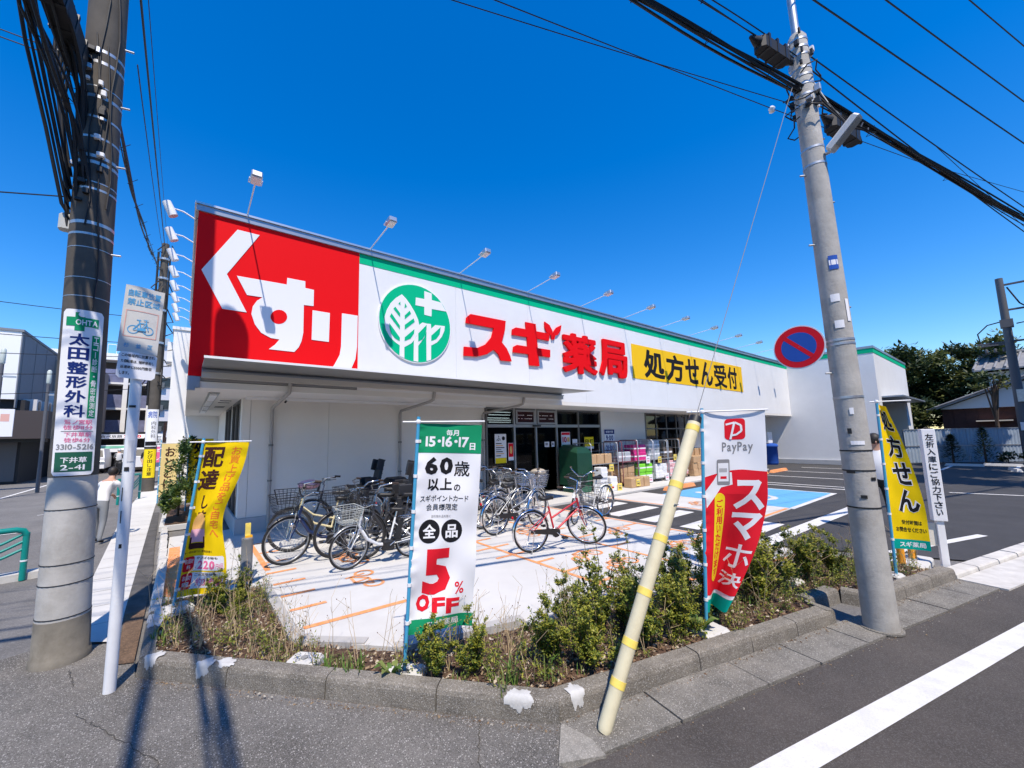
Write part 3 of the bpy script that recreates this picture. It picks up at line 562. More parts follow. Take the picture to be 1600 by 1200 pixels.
gt_ = MB(); gcol = [mat('grit pale', (.38, .35, .30), .9), mat('grit brown', (.14, .10, .07), .9), cols[0], cols[1]]
for i in range(1500):
    if i % 5 < 2: t = rnd.random(); q = A0 + (B0 - A0) * t; x, y = q.x - .74 * abs(rnd.gauss(0, .05)) - .01, q.y - .67 * abs(rnd.gauss(0, .05)) - .01
    elif i % 5 < 4: x, y, _ = rd(rnd.uniform(1.5, 7), 2.262 - abs(rnd.gauss(0, .035)))
    else: x, y, _ = rd(rnd.uniform(1.4, 9), 1.955 - abs(rnd.gauss(0, .05)))
    a = rnd.uniform(0, 6.3); l = rnd.uniform(.002, .007) * (2 if rnd.random() < .1 else 1); ca, sa = math.cos(a) * l, math.sin(a) * l; z = .0085 if i % 5 in (2, 3) else -.002
    gt_.add([(x - ca, y - sa, z), (x + sa * .6, y - ca * .6, z), (x + ca, y + sa, z), (x - sa * .6, y + ca * .6, z), (x, y, z + l * .8)], [(0, 1, 4), (1, 2, 4), (2, 3, 4), (3, 0, 4)], rnd.choice(gcol))
gt_.build('grit', kind='stuff', label='grit and leaf bits along the foot of the kerb')
# ================================================================ THE STORE
FY, WY = 7.5, 8.9
store = thing('drugstore', 'low white drugstore with red and green sign fascia behind the bicycles', 'store', (0, 8.9, 0))
INV = Matrix.Translation((0, -8.9, 0))
def sp(mb, name, m=None, parent=None, **k):
    """a store part: world coordinates in, parented to the store (or to one of its parts)"""
    o = mb.build(name, m, parent if parent is not None else store, **k)
    if parent is None: o.matrix_parent_inverse = INV
    return o
# walls under the overhang, panel by panel
sp(MB().box(.9, 6.74, 8.93, 9.1, 0, 2.62, mat('joint black', (0.03, 0.03, 0.03), 0.9)).box(11.9, 14.75, 8.93, 9.1, 0, 2.62).box(18.2, 27, 8.93, 9.1, 0, 2.62), 'wall_backing')
for a, b in ((.88, 1.02), (1.026, 2.495), (2.501, 4.60), (4.606, 6.72), (11.84, 13.2), (13.206, 14.72), (18.26, 22.0), (22.006, 26.99)):
    sp(MB().box(a, b, WY, 8.932, .33, 2.618, WALLB), 'wall_panel')
for a, b in ((.84, 6.70), (11.86, 14.7), (18.27, 26.99)): sp(MB().box(a, b, 8.86, 8.929, .02, .327, PLINTH), 'plinth')
sp(MB().box(.84, .877, 8.931, 15.3, .02, .327, PLINTH), 'plinth')
# side wall with tall windows
for a, b in ((8.934, 9.2), (10.75, 11.0), (12.55, 15.3)): sp(MB().box(.88, .94, a, b, .33, 2.618, WALLB), 'wall_panel')
for a, b in ((9.2, 10.75), (11.0, 12.55)):
    w = sp(MB().box(.87, .95, a, a + .06, .33, 2.618, FRAME).box(.87, .95, b - .06, b, .33, 2.618).box(.87, .95, a + .061, b - .061, 1.42, 1.50).box(.87, .95, a + .061, b - .061, 2.55, 2.617).box(.87, .95, (a + b) / 2 - .03, (a + b) / 2 + .03, .33, 1.419).box(.87, .95, (a + b) / 2 - .03, (a + b) / 2 + .03, 1.501, 2.549), 'window')
    MB().box(.90, .906, a + .05, b - .05, .34, 2.56, GLASS).build('pane', None, w)
    MB().box(.80, .868, a + .2, b - .3, 1.45, 1.62, WHITE).build('shutter_rail', None, w)
# fascia
fb = MB().box(.012, 27, 7.512, 7.7, 2.71, 5.46, mat('fascia core', (.3, .3, .3), .8)); sp(fb, 'fascia_core')
sp(MB().box(.004, 2.615, FY - .012, 7.511, 2.78, 5.44, RED), 'red_sign_panel', label='red sign panel with white lettering')
xs = [2.62, 4.89, 7.16, 9.43, 11.7, 13.97, 16.24, 18.51, 20.78, 23.05, 25.32, 26.995]
for a, b in zip(xs[:-1], xs[1:]): sp(MB().box(a, b - .004, FY, 7.511, 2.70, 5.24, WALLW), 'fascia_panel')
sp(MB().box(2.62, 26.995, FY - .006, 7.511, 5.2402, 5.44, GREEN), 'green_band')
sp(MB().box(-.03, 27.0, FY - .05, 7.75, 5.4405, 5.54, COPING).box(-.05, 27.0, FY - .075, 7.78, 5.5405, 5.575, ALU), 'coping')
sp(MB().box(-.03, .2, 7.7805, 15.4, 5.4405, 5.54, COPING).box(-.05, .22, 7.7805, 15.42, 5.5405, 5.575, ALU), 'coping')
sp(MB().box(0, .1, 7.701, 9.6, 2.78, 5.44, RED).box(0, .1, 9.602, 15.4, 2.71, 5.44, WALLW), 'side_fascia')
sp(MB().box(.1, 27, 7.705, 15.4, 5.0, 5.1, mat('roof sheet', (.35, .36, .37), .7)), 'roof')
sp(MB().box(0, 27, FY + .002, 8.93, 2.60, 2.70, SOFFIT).box(0, .88, 8.931, 15.4, 2.60, 2.699, SOFFIT), 'soffit')
sp(MB().box(-.003, .1, 7.49, 7.6, 2.56, 2.775, COPING).box(.1, .16, 7.485, 7.55, 2.60, 2.77, COPING), 'corner_trim')
# canopy over the bicycles, gutter, downpipes
can = sp(MB().add([(.17, 7.498, 2.90), (8.30, 7.498, 2.90), (8.30, 6.34, 2.87), (.17, 6.34, 2.87), (.17, 7.498, 2.935), (8.30, 7.498, 2.935), (8.30, 6.34, 2.885), (.17, 6.34, 2.885)],
                  [(0, 3, 2, 1), (4, 5, 6, 7), (0, 1, 5, 4), (1, 2, 6, 5), (2, 3, 7, 6), (3, 0, 4, 7)], mat('canopy metal', (.42, .41, .39), .35, .75, var=.12, vscale=1.5)), 'canopy')
MB().box(.16, 8.31, 6.325, 6.339, 2.868, 2.90, WHITE).build('canopy_trim', None, can); MB().box(.17, 8.3, 7.44, 7.486, 2.82, 2.899, COPING).build('canopy_flashing', None, can)
for a, b in ((.17, 2.85), (2.855, 5.75), (5.755, 8.3)): MB().box(a, b, 7.39, 7.497, 2.75, 2.845, mat('gutter metal', (.58, .55, .50), .45, .3)).box(a, b, 7.36, 7.389, 2.835, 2.86, COPING).build('rain_gutter', None, can)
PIPE = mat('drain pipe', (.36, .34, .32), .5)
for x, xt in ((1.39, 1.43), (4.14, 4.29), (6.62, 6.9)):
    t = MB().tube([(xt, 7.45, 2.75), (xt, 7.47, 2.66), (xt, 7.50, 2.585), (xt - .02, 7.62, 2.55), (x, 8.80, 2.42), (x, 8.84, 2.36), (x, 8.84, .05)], .033, 8, PIPE)
    d = sp(t, 'downpipe')
    MB().cyl((x, 8.84), .042, 1.66, 1.70, 10, FRAME).cyl((x, 8.84), .042, .98, 1.01, 10).box(x - .02, x + .02, 8.84, 8.9, 1.66, 1.70, FRAME).build('pipe_clip', None, d)
sp(MB().box(.9, 6.5, 8.55, 8.66, 2.55, 2.599, WHITE), 'light_trough')
sl_ = sp(MB().box(.30, .46, 8.1, 13.6, 2.585, 2.599, FRAMEL), 'soffit_light')
for i in range(4): MB().box(.33, .43, 8.25 + i * 1.35, 9.35 + i * 1.35, 2.555, 2.584, WHITE).build('light_tube', None, sl_)
sv = MB()
for y in (9.6, 10.1, 11.2, 11.5): sv.box(.55, .75, y, y + .05, 2.592, 2.5995, BLACK)
sp(sv, 'soffit_slot')
cm = sp(MB().tube([(1.62, 8.75, 2.598), (1.62, 8.72, 2.56), (1.60, 8.62, 2.55)], .006, 6, STEEL).tube([(1.60, 8.64, 2.55), (1.56, 8.52, 2.51)], .02, 8, BLACK), 'camera')
# sign letters on the fascia (front face at FY)
FM = Matrix(((1, 0, 0, 0), (0, 0, 1, FY), (0, 1, 0, 0), (0, 0, 0, 1)))
def sign(name, pts, depth, back, m, label=None, parent=None):
    """raised sign shape drawn in (x, z) on the fascia; back = gap from the fascia"""
    return sp(MB().prism(pts, -(back + depth), -back, m, FM), name, None, parent, label=label)
KU, SU, SUH, RI1, RI2 = POLY['KU'], POLY['SU'], POLY['SUH'], POLY['RI1'], POLY['RI2']
sign('white_letter', KU, .006, .014, INK['white']); s_ = sign('white_letter', SU, .006, .014, INK['white']); sign('letter_eye', SUH, .003, .0205, RED)
sign('white_letter', RI1, .006, .014, INK['white']); sign('white_letter', [(x, max(z, 2.80)) for x, z in RI2], .006, .014, INK['white'])
cx, cz, rr = 3.87, 4.20, .86
disc = sign('logo_disc', [(cx + rr * math.cos(q * math.pi / 24), cz + rr * math.sin(q * math.pi / 24)) for q in range(48)], .03, .002, INK['white'], 'green round emblem with white leaf and cross')
sign('logo_face', [(cx + (rr - .02) * math.cos(q * math.pi / 24), cz + (rr - .02) * math.sin(q * math.pi / 24)) for q in range(48)], .004, .0325, GREEN)
def clipdisc(pts):
    out = []
    for x, z in pts:
        d = Vector((x - cx, z - cz))
        if d.length > rr - .012: d = d.normalized() * (rr - .012)
        out.append((cx + d.x, cz + d.y))
    return out
for i, q in enumerate(POLY['LOGO_W']): sign('logo_leaf', clipdisc(q), .003, .037 + .001 * i, INK['white'])
for i, q in enumerate(POLY['LOGO_G']): sign('logo_vein', q, .002, .0445, GREEN)
SD = .035
sign('red_letter', POLY['SU2'], SD, .015, REDL); sign('red_letter', POLY['GI'], SD, .015, REDL); sign('letter_leaf', POLY['LF1'], SD, .015, REDL); sign('letter_leaf', POLY['LF2'], SD, .015, REDL)
def kanji(t, x0, x1, z0, z1, depth, back, m, bold, name='red_letter'):
    """raised character; strokes are thickened by stepped copies a hair's breadth apart in depth"""
    b = MB(); bw = bold * (x1 - x0) * .5
    for k, (ox, oz) in enumerate(((0, 0), (1, 0), (-1, 0), (0, .8), (0, -.8), (.7, .6), (-.7, .6), (.7, -.6), (-.7, -.6))):
        v, f = fit(t, x0 + bw + ox * bw, x1 - bw + ox * bw, z0 + bw + oz * bw, z1 - bw + oz * bw, .012); bm = bmesh.new()
        bv = [bm.verts.new((x, z, 0)) for x, z in v]
        for q in f:
            try: bm.faces.new([bv[i] for i in q])
            except ValueError: pass
        r = bmesh.ops.extrude_face_region(bm, geom=bm.faces[:])
        for g in r['geom']:
            if isinstance(g, bmesh.types.BMVert): g.co.z = 1
        bm.verts.index_update()
        b.add([FM @ Vector((p.co.x, p.co.y, -back - (depth - .0004 * k) * p.co.z)) for p in bm.verts], [tuple(p.index for p in q.verts) for q in bm.faces], m); bm.free()
    return sp(b, name)
kanji('薬', 8.40, 9.93, 3.52, 4.70, .06, .02, REDL, .04); kanji('局', 10.05, 11.50, 3.54, 4.73, .06, .02, REDL, .04)
ys = sp(MB().box(11.87, 20.73, FY - .012, FY - .001, 3.615, 4.785, YSIGN), 'yellow_sign')
x = 12.55
for ch, w in zip('処方せん受付', (1.36, 1.30, 1.12, 1.1, 1.22, 1.0)):
    kanji(ch, x, x + w, 3.68, 4.70, .002, .014, INK['black'], .045, 'black_letter'); x += w + .10
# spotlights on arms
def spot(base, out, ln, up, w=.15, d=.24):
    """arm from base along horizontal unit vector out; flood head hangs at the end facing back to the wall"""
    b = Vector(base); o = Vector(out); e = b + o * ln + Vector((0, 0, up)); sd = Vector((-o.y, o.x, 0))
    a = sp(MB().tube([b + Vector((0, 0, -.04)), b + Vector((0, 0, .01)), b + o * ln * .96 + Vector((0, 0, up * .9)), e], .011, 6, WHITE), 'spotlight')
    h = MB(); t = (o * .97 + Vector((0, 0, .12))).normalized(); nrm = sd.cross(t)
    M4 = Matrix((( sd.x, t.x, nrm.x, e.x), (sd.y, t.y, nrm.y, e.y), (sd.z, t.z, nrm.z, e.z), (0, 0, 0, 1)))
    h.bbox(-w / 2, w / 2, -.04, d - .06, -.045, .045, .015, ALU, M4); h.build('spotlight_head', None, a)
    MB().box(-w / 2 + .015, w / 2 - .015, -.02, d - .08, .046, .052, mat('lamp lens', (.78, .80, .82), .2), M4).tube([(-w / 2 - .01, .05, 0), (-w / 2 - .012, -.06, 0), (w / 2 + .012, -.06, 0), (w / 2 + .01, .05, 0)], .008, 6, WHITE, M=M4).build('lamp_lens', None, a)
for i in range(12): spot((.67 + 2.16 * i, 7.45, 5.575), (0, -1, 0), .92, .10)
for i in range(8):   # barrel lamps along the side street
    y = 7.95 + 1.0 * i; e = Vector((-.36, y, 5.60)); a = sp(MB().tube([(-.03, y, 5.50), (-.20, y, 5.585), e], .012, 6, WHITE), 'spotlight')
    ax = Vector((.42, 0, -.9)).normalized(); MB().tube([e - ax * .09 + Vector((-.03, 0, .0)), e + ax * .15 + Vector((-.03, 0, 0))], [.062, .068], 14, WHITE).build('spotlight_head', None, a)
# ---- entrance: frames, leaves, glass
ex = [6.76, 7.79, 8.67, 9.59, 10.65, 11.82]
EF = MB()
for i, xx in enumerate(ex): EF.box(xx - .03, xx + .03, 8.86, 8.96, .02, 2.6, FRAMEL if 0 < i < 4 else FRAME)
for a, b in zip(ex[:-1], ex[1:]):
    EF.box(a + .031, b - .031, 8.865, 8.955, 2.03, 2.12, FRAMEL); EF.box(a + .031, b - .031, 8.865, 8.955, 2.55, 2.60, FRAME)
    EF.box(a + .031, b - .031, 8.865, 8.955, .02, .09, FRAMEL)
sp(EF, 'entrance_frame')
for a, b in zip(ex[:-1], ex[1:]):
    sp(MB().box(a + .031, b - .031, 8.905, 8.911, .091, 2.029, GLASS), 'pane'); sp(MB().box(a + .031, b - .031, 8.906, 8.912, 2.121, 2.549, GLASS), 'transom_pane')
for a, b in ((7.83, 8.655), (8.685, 9.55)):
    d = MB()
    for q in ((a, a + .05, .1, 2.02), (b - .05, b, .1, 2.02)): d.box(q[0], q[1], 8.915, 8.94, q[2], q[3], FRAMEL)
    d.box(a + .051, b - .051, 8.915, 8.94, 1.95, 2.02).box(a + .051, b - .051, 8.915, 8.94, .1, .2); sp(d, 'sliding_door')
sp(MB().box(8.52, 8.82, 8.80, 8.864, 2.05, 2.10, BLACK), 'door_sensor')
for k, (a, b, dx) in enumerate(((6.79, 7.76, 0), (9.62, 10.62, 1), (10.68, 11.79, 0))):
    for i, z in enumerate((2.17, 2.23, 2.29, 2.38, 2.46)):
        if k == 1 and i < 3: a2, b2 = a + .35, b - .05
        else: a2, b2 = a + random.uniform(.03, .12), b - random.uniform(.03, .12)
        sp(MB().box(a2, b2, 8.93, 8.955, z, z + .022, mat('lit tube', (.9, .92, .95), .5, emit=3.2)), 'light_strip')
for a, b in ((7.84, 8.62), (8.72, 9.54)):
    f = sp(MB().box(a, b, 8.84, 8.864, 2.135, 2.18, FRAMEL).box(a, b, 8.84, 8.864, 2.50, 2.545).box(a, a + .06, 8.84, 8.864, 2.181, 2.499).box(b - .06, b, 8.84, 8.864, 2.181, 2.499).box(a + .061, b - .061, 8.85, 8.862, 2.181, 2.499, mat('dark red glass film', (.035, .006, .008), .2)), 'transom_window')
    pr = Print(planeF((a, 8.838, 2.181), (1, 0, 0), (0, 0, 1)))
    rr_ = random.Random(int(a * 10))
    for zz in (.10, .20):
        xx = .08
        while xx < b - a - .12:
            w = rr_.uniform(.02, .05)
            if rr_.random() < .7: pr.rect(xx, xx + w, zz, zz + .018, 'white')
            xx += w + .015
    pr.emit(f)
# long window further along
wf = MB(); wx = [14.74, 15.5, 16.3, 17.1, 17.9, 18.26]
for xx in wx: wf.box(xx - .025, xx + .025, 8.87, 8.95, .33, 2.6, FRAME)
for a, b in zip(wx[:-1], wx[1:]):
    for z0, z1 in ((.33, .39), (1.95, 2.0), (2.55, 2.6)): wf.box(a + .026, b - .026, 8.875, 8.945, z0, z1, FRAME)
w = sp(wf, 'window')
for a, b in zip(wx[:-1], wx[1:]): MB().box(a + .02, b - .02, 8.90, 8.906, .35, 2.58, GLASS).build('pane', None, w)
# interior seen dimly through the glass
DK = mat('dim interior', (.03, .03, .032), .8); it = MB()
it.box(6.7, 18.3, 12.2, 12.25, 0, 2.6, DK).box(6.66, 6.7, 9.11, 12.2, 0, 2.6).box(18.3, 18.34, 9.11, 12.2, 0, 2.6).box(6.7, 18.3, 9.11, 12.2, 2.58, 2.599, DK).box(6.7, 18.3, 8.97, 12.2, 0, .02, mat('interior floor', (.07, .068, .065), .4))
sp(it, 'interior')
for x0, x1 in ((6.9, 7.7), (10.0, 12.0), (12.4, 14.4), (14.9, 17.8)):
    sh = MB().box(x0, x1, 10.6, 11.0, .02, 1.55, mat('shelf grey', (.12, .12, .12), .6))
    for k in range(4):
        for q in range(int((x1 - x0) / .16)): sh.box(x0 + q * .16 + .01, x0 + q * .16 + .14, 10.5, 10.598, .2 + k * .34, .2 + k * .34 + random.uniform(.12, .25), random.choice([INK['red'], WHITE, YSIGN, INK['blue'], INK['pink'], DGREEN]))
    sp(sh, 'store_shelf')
sp(MB().box(9.0, 9.35, 9.9, 10.2, .02, .62, mat('bin grey', (.36, .36, .36), .4)).box(8.98, 9.37, 9.88, 10.22, .62, .7), 'umbrella_bin')
# wing at the far end
sp(MB().box(27, 36.3, 3.95, 4.0, 3.35, 5.55, WALLW).box(27, 27.06, 4.0, 15, 0, 5.55, WALLW).box(27.06, 36.3, 4.0, 15, 5.3, 5.4, ALU), 'wing_wall')
sp(MB().box(26.985, 36.3, 3.935, 3.9495, 5.5505, 5.78, GREEN).box(26.985, 26.9995, 3.9505, 7.4, 5.5505, 5.78, GREEN), 'green_band')
sp(MB().box(26.97, 36.32, 3.91, 4.2, 5.7805, 5.90, COPING).box(26.97, 27.25, 4.2005, 7.42, 5.7805, 5.90), 'coping')
sp(MB().box(27.0, 27.7, 3.95, 4.0, 0, 3.3495, WALLW).box(34.6, 36.3, 3.95, 4.0, 0, 3.3495).box(27.7, 34.6, 5.6, 5.66, 0, 3.3495, WALLB).box(34.6, 34.66, 4.001, 5.66, 0, 3.3495, WALLB), 'wing_wall')
sp(MB().box(27.7, 35.2, 3.2, 5.6, 3.35, 3.42, COPING), 'wing_canopy')
sp(MB().box(28.6, 30.2, 5.52, 5.598, .05, 2.3, PLINTH).box(31.2, 32.6, 5.52, 5.598, .9, 2.2, FRAME), 'side_door')
sp(MB().box(26.93, 26.998, 3.96, 8.5, .02, .25, PLINTH), 'plinth')
# posters on the entrance glass
def poster(x, z, w, h, label, draw, y=8.855):
    t = obj('poster', MB().box(-w / 2, w / 2, 0, .004, 0, h, INK['white']).mesh('poster'), None, loc=(x, y, z), label=label, cat='poster')
    p = Print(planeF((-w / 2, -.0005, 0), (1, 0, 0), (0, 0, 1))); draw(p, w, h); p.emit(t); return t
def d1(p, w, h):
    p.rect(.01, w - .01, 0, h * .18, 'yellow').disc(w * .75, h * .85, w * .14, h * .07, 'black').text('ふ', w * .15, w * .5, h * .76, h * .95, 'black', .03)
    for i in range(7): p.rect(w * .08, w * (.5 + .4 * ((i * 37) % 10) / 10), h * (.24 + i * .07), h * (.27 + i * .07), ['black', 'tan', 'black', 'grey'][i % 4])
poster(7.24, 1.02, .42, .82, 'yellow and white poster with black print left of the sliding doors', d1)
def d2(p, w, h):
    p.rect(.015, w - .015, h * .82, h * .97, 'red').text('10', w * .12, w * .6, h * .38, h * .72, 'red', .03).rect(.015, w - .015, .01, h * .26, 'green').rect(w * .64, w * .93, h * .42, h * .68, 'tan')
poster(9.98, 1.33, .42, .55, 'red and green sale poster with a red number ten on glass', d2)
def d3(p, w, h):
    p.rect(0, w, h * .2, h, 'yellow')
    for i, c in enumerate('EBJT'): p.text(c, w * (.08 + i * .22), w * (.26 + i * .22), h * .45, h * .8, 'black', .03)
poster(11.15, 1.30, .48, .40, 'yellow notice with black letters on the right entrance glass', d3)
def d4(p, w, h): p.rect(w * .15, w * .7, h * .3, h * .8, 'grey')
poster(10.42, 1.02, .24, .62, 'narrow white notice sheet beside the red sale poster', d4)
poster(9.15, 1.42, .20, .16, 'small white sticker on the left of the right door leaf', d4, 8.90)
poster(9.42, 1.42, .13, .16, 'small white sticker at the right of the right door leaf', d4, 8.90)
def d5(p, w, h): p.rect(.01, w - .01, h * .2, h - .01, 'red').disc(w / 2, h * .6, w * .25, h * .22, 'tan')
poster(7.62, 1.08, .2, .5, 'small dark red poster beside the door post', d5)
# opening hours sign
t = obj('opening_hours_sign', MB().box(-.29, .29, 0, .03, 0, 1.0, INK['white']).mesh('opening_hours_sign'), None, loc=(12.32, 8.865, .95), label='white opening hours sign reading 9:00 on the wall behind roll cages', cat='sign')
p = Print(planeF((-.29, -.0005, 0), (1, 0, 0), (0, 0, 1)))
p.rect(0, .58, .84, 1.0, 'navy').text('営業時間', .08, .5, .88, .96, 'white', .02).text('9:00', .08, .5, .60, .80, 'navy', .03).vtext('～', .24, .34, .47, .57, 'navy').text('21:00', .05, .53, .24, .44, 'navy', .03); p.emit(t)
# ================================================================ POLES
LP = Vector((-.722, 4.94, 0)); LT = Vector((-.815, 4.93, 0))       # left pole foot / axis at z = 6
def laxis(z): return LP + (LT - LP) * (z / 6.0) + Vector((0, 0, z))
lpole = thing('utility_pole', 'thick weathered concrete utility pole at the left with clinic sign', 'utility pole', LP)
def rel(o, v): return Vector(v) - Vector(o)
def lp(mb, name, m=None, parent=None):
    o = mb.build(name, m, parent or lpole)
    if parent is None: o.matrix_parent_inverse = Matrix.Translation(-LP)
    return o
lr = lambda z: .172 - .011 * min(z, 1.5) - .0035 * max(0, z - 1.5)
lp(MB().tube([laxis(z) for z in (.34, .9, 1.5, 3, 5, 8, 11)], [lr(z) for z in (.34, .9, 1.5, 3, 5, 8, 11)], 28, POLEC2, cap=True), 'shaft')
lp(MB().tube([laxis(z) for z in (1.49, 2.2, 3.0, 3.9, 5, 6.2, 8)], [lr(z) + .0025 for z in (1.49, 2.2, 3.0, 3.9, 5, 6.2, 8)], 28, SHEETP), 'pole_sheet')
lp(MB().tube([laxis(-.1), laxis(.0), laxis(.05), laxis(.06), laxis(.338)], [.19, .19, .185, .176, .1715], 28, POLED), 'foot')
for z in (.36, .62, .78, 1.22, 3.05, 3.22, 3.5, 3.62, 3.72, 4.05, 4.12, 4.3, 4.36, 4.55, 4.75, 4.95, 5.06, 5.3, 5.42):
    lp(MB().tube([laxis(z), laxis(z + (.006 if z < 3.6 else random.choice((.01, .02, .03))))], lr(z) + .004, 24, STEEL if z > 3 else CABLE), 'band')
for z, a in ((4.36, -.3), (4.98, -.25), (5.6, -.2), (3.5, -.2)): 
    c = laxis(z); lp(MB().tube([c + Vector((math.cos(a) * .15, math.sin(a) * .15 - .03, 0)), c + Vector((math.cos(a) * .22, math.sin(a) * .22 - .03, 0))], .009, 6, STEEL), 'step_bolt')
hw = random.Random(3)
for i in range(26):   # clamps and connectors on the camera side
    z = hw.uniform(3.9, 5.4); a = hw.uniform(-2.7, -1.25); c = laxis(z); q = c + Vector((math.cos(a), math.sin(a), 0)) * (lr(z) + .02)
    s_ = hw.uniform(.012, .03); lp(MB().bbox(q.x - s_, q.x + s_, q.y - s_, q.y + s_, z, z + hw.uniform(.02, .06), .005, hw.choice([STEEL, BLACK, BLACK, WHITE])), 'clamp')
for a, z0, z1 in ((-1.2, 2.95, 5.5), (-1.75, 3.7, 5.6), (-.9, 3.9, 6.2), (-1.5, 4.4, 6.5)):
    pts = []
    for k in range(9):
        z = z0 + (z1 - z0) * k / 8; aa = a + .14 * math.sin(k * 1.3); pts.append(laxis(z) + Vector((math.cos(aa), math.sin(aa), 0)) * (lr(z) + .012))
    lp(MB().tube(pts, .006, 5, CABLE), 'drop_wire')
for k in range(5):
    z = 3.7 + k * .12; c = laxis(z); a = 3.35; lp(MB().tube([laxis(z) + Vector((-.16, -.02, 0)), laxis(z + .9) + Vector((-.24 - .02 * k, -.08, .1)), laxis(z + 1.9) + Vector((-.17 - .03 * k, -.2, 0))], .013, 6, CABLE), 'drop_wire')
lp(MB().bbox(-.10, .0, -.05, .05, 0, .15, .02, mat('splice grey', (.50, .50, .46), .5), Matrix.Translation(laxis(3.68) + Vector((-.12, .02, 0)))), 'junction_box')
# clinic sign wrapped on the pole
csz0, csh, csw = 1.50, 1.42, .27
ct = thing('pole_sign', 'tall white clinic sign with blue characters wrapped round the left pole', 'sign', laxis(csz0))
fwd_l = Vector((.148, -.989, 0)); rgt_l = Vector((.989, .148, 0))
AX = (LT - LP) / 6.0
def cF(u, v, l):
    rad = .20; a = (u - csw / 2 - .012) / rad
    p = rgt_l * (rad * math.sin(a)) + fwd_l * (rad * math.cos(a) - rad + .175) + (rgt_l * math.sin(a) + fwd_l * math.cos(a)) * l + AX * v
    return p + Vector((0, 0, v))
pl = MB(); nu, nv = 16, 4
def roundsheet(Fn, w, h, r, n=14, m=None):
    b = MB(); us = [w * i / n for i in range(n + 1)]; vs = []; fs = []
    for u in us:
        d = min(u, w - u); c = 0 if d >= r else r - math.sqrt(max(0, r * r - (r - d) ** 2))
        vs += [Fn(u, c, 0), Fn(u, h - c, 0), Fn(u, c, -.004), Fn(u, h - c, -.004)]
    for i in range(n): k = i * 4; fs += [(k, k + 4, k + 5, k + 1), (k + 2, k + 3, k + 7, k + 6), (k, k + 2, k + 6, k + 4), (k + 1, k + 5, k + 7, k + 3)]
    fs += [(0, 1, 3, 2), (n * 4, n * 4 + 2, n * 4 + 3, n * 4 + 1)]
    return b.add(vs, fs, m, False)
roundsheet(cF, csw, csh, .03, 16, INK['white']).build('sign_plate', None, ct)
P_ = Print(cF, .02); W, Hh = csw, csh
def U(x): return x / 260 * W
def V(y): return (1 - (y - 45) / 1095) * Hh
P_.rect(U(80), U(140), V(190), V(65), 'green').rect(U(25), U(225), V(158), V(98), 'green').text('OHTA', U(85), U(218), V(150), V(112), 'white', .02)
P_.disc(U(125), V(78), U(26), V(45) - V(62), 'white')
for i, ch in enumerate('太田整形外科'): P_.text(ch, U(52), U(178), V(290 + i * 95), V(208 + i * 95), 'navy', .03)
P_.rect(U(190), U(242), V(770), V(212), 'green').vtext('エコー診断・骨密度測定', U(200), U(234), V(764), V(220), 'white', .015)
P_.text('鷺ノ宮駅', U(62), U(228), V(812), V(780), 'pink', .01).text('徒歩11分', U(58), U(234), V(846), V(816), 'pink', .01).rect(U(45), U(238), V(858), V(854), 'grey')
P_.text('下井草駅', U(66), U(228), V(892), V(862), 'pink', .01).text('徒歩6分', U(68), U(222), V(928), V(898), 'pink', .01)
P_.text('3310-5216', U(22), U(248), V(975), V(938), 'grey', .02).rect(U(18), U(244), V(1115), V(990), 'dgreen')
P_.text('下井草', U(55), U(210), V(1060), V(1022), 'white', .02).text('2-41', U(60), U(200), V(1105), V(1070), 'white', .02); P_.emit(ct)

# right pole
RP = Vector((5.05, .916, 0)); RT = RP + Vector((-.02, .085, 0))
def raxis(z): return RP + (RT - RP) * (z / 6.0) + Vector((0, 0, z))
rr2 = lambda z: .122 - .0065 * z
rpole = thing('utility_pole', 'slim grey concrete utility pole in the kerb notch at the right', 'utility pole', RP)
def rp(mb, name, m=None, parent=None):
    o = mb.build(name, m, parent or rpole)
    if parent is None: o.matrix_parent_inverse = Matrix.Translation(-RP)
    return o
zs = (-.1, .3, 1.5, 3, 4.5, 5.9); rp(MB().tube([raxis(z) for z in zs] + [raxis(5.95)], [rr2(z) for z in zs] + [.06], 26, POLEC), 'shaft')
rp(MB().tube([raxis(0), raxis(.016)], .15, 22, AGGR2), 'foot'); rp(MB().tube([raxis(5.951), raxis(8.8)], .035, 10, STEEL), 'top_tube')
for z in (1.05, 1.38, 1.56, 2.05, 2.56, 2.60, 4.42, 4.6, 5.1, 5.2, 5.32, 5.42, 5.5, 5.66, 5.75, 5.84):
    rp(MB().tube([raxis(z), raxis(z + (.012 if z < 2 else .022))], rr2(z) + .004, 22, STEEL if z > 2 else CABLE), 'band')
for i, z in enumerate((2.3, 2.95, 3.6, 4.05, 4.35, 4.75)):
    a = 2.35 if i % 2 == 0 else -.6; c = raxis(z); dv = Vector((math.cos(a), math.sin(a), 0)); rp(MB().tube([c + dv * (rr2(z) - .01), c + dv * (rr2(z) + .055)], .009, 6, STEEL), 'step_bolt')
vd = Vector((-.984, -.178, 0)); vr = Vector((.178, -.984, 0))   # toward the camera / to the right of the pole
def plate(z, w, h, ang, m, name='plate'):
    b = MB(); vs = []; 
    for k in range(5):
        a = ang + (k / 4 - .5) * w / (rr2(z) + .005); dv = vd * math.cos(a) + vr * math.sin(a)
        for zz in (z, z + h): p = raxis(zz) + dv * (rr2(zz) + .005); vs.append(p)
    return rp(b.add(vs, [(2 * k, 2 * k + 2, 2 * k + 3, 2 * k + 1) for k in range(4)], m), name)
plate(3.30, .075, .14, .35, INK['blue'], 'sticker'); plate(3.345, .07, .05, .35, INK['white'], 'sticker'); plate(2.98, .07, .075, .1, INK['white']); plate(2.72, .07, .075, .15, INK['white']); plate(2.78, .035, .22, .95, INK['white']); plate(1.62, .1, .035, .2, INK['white'])
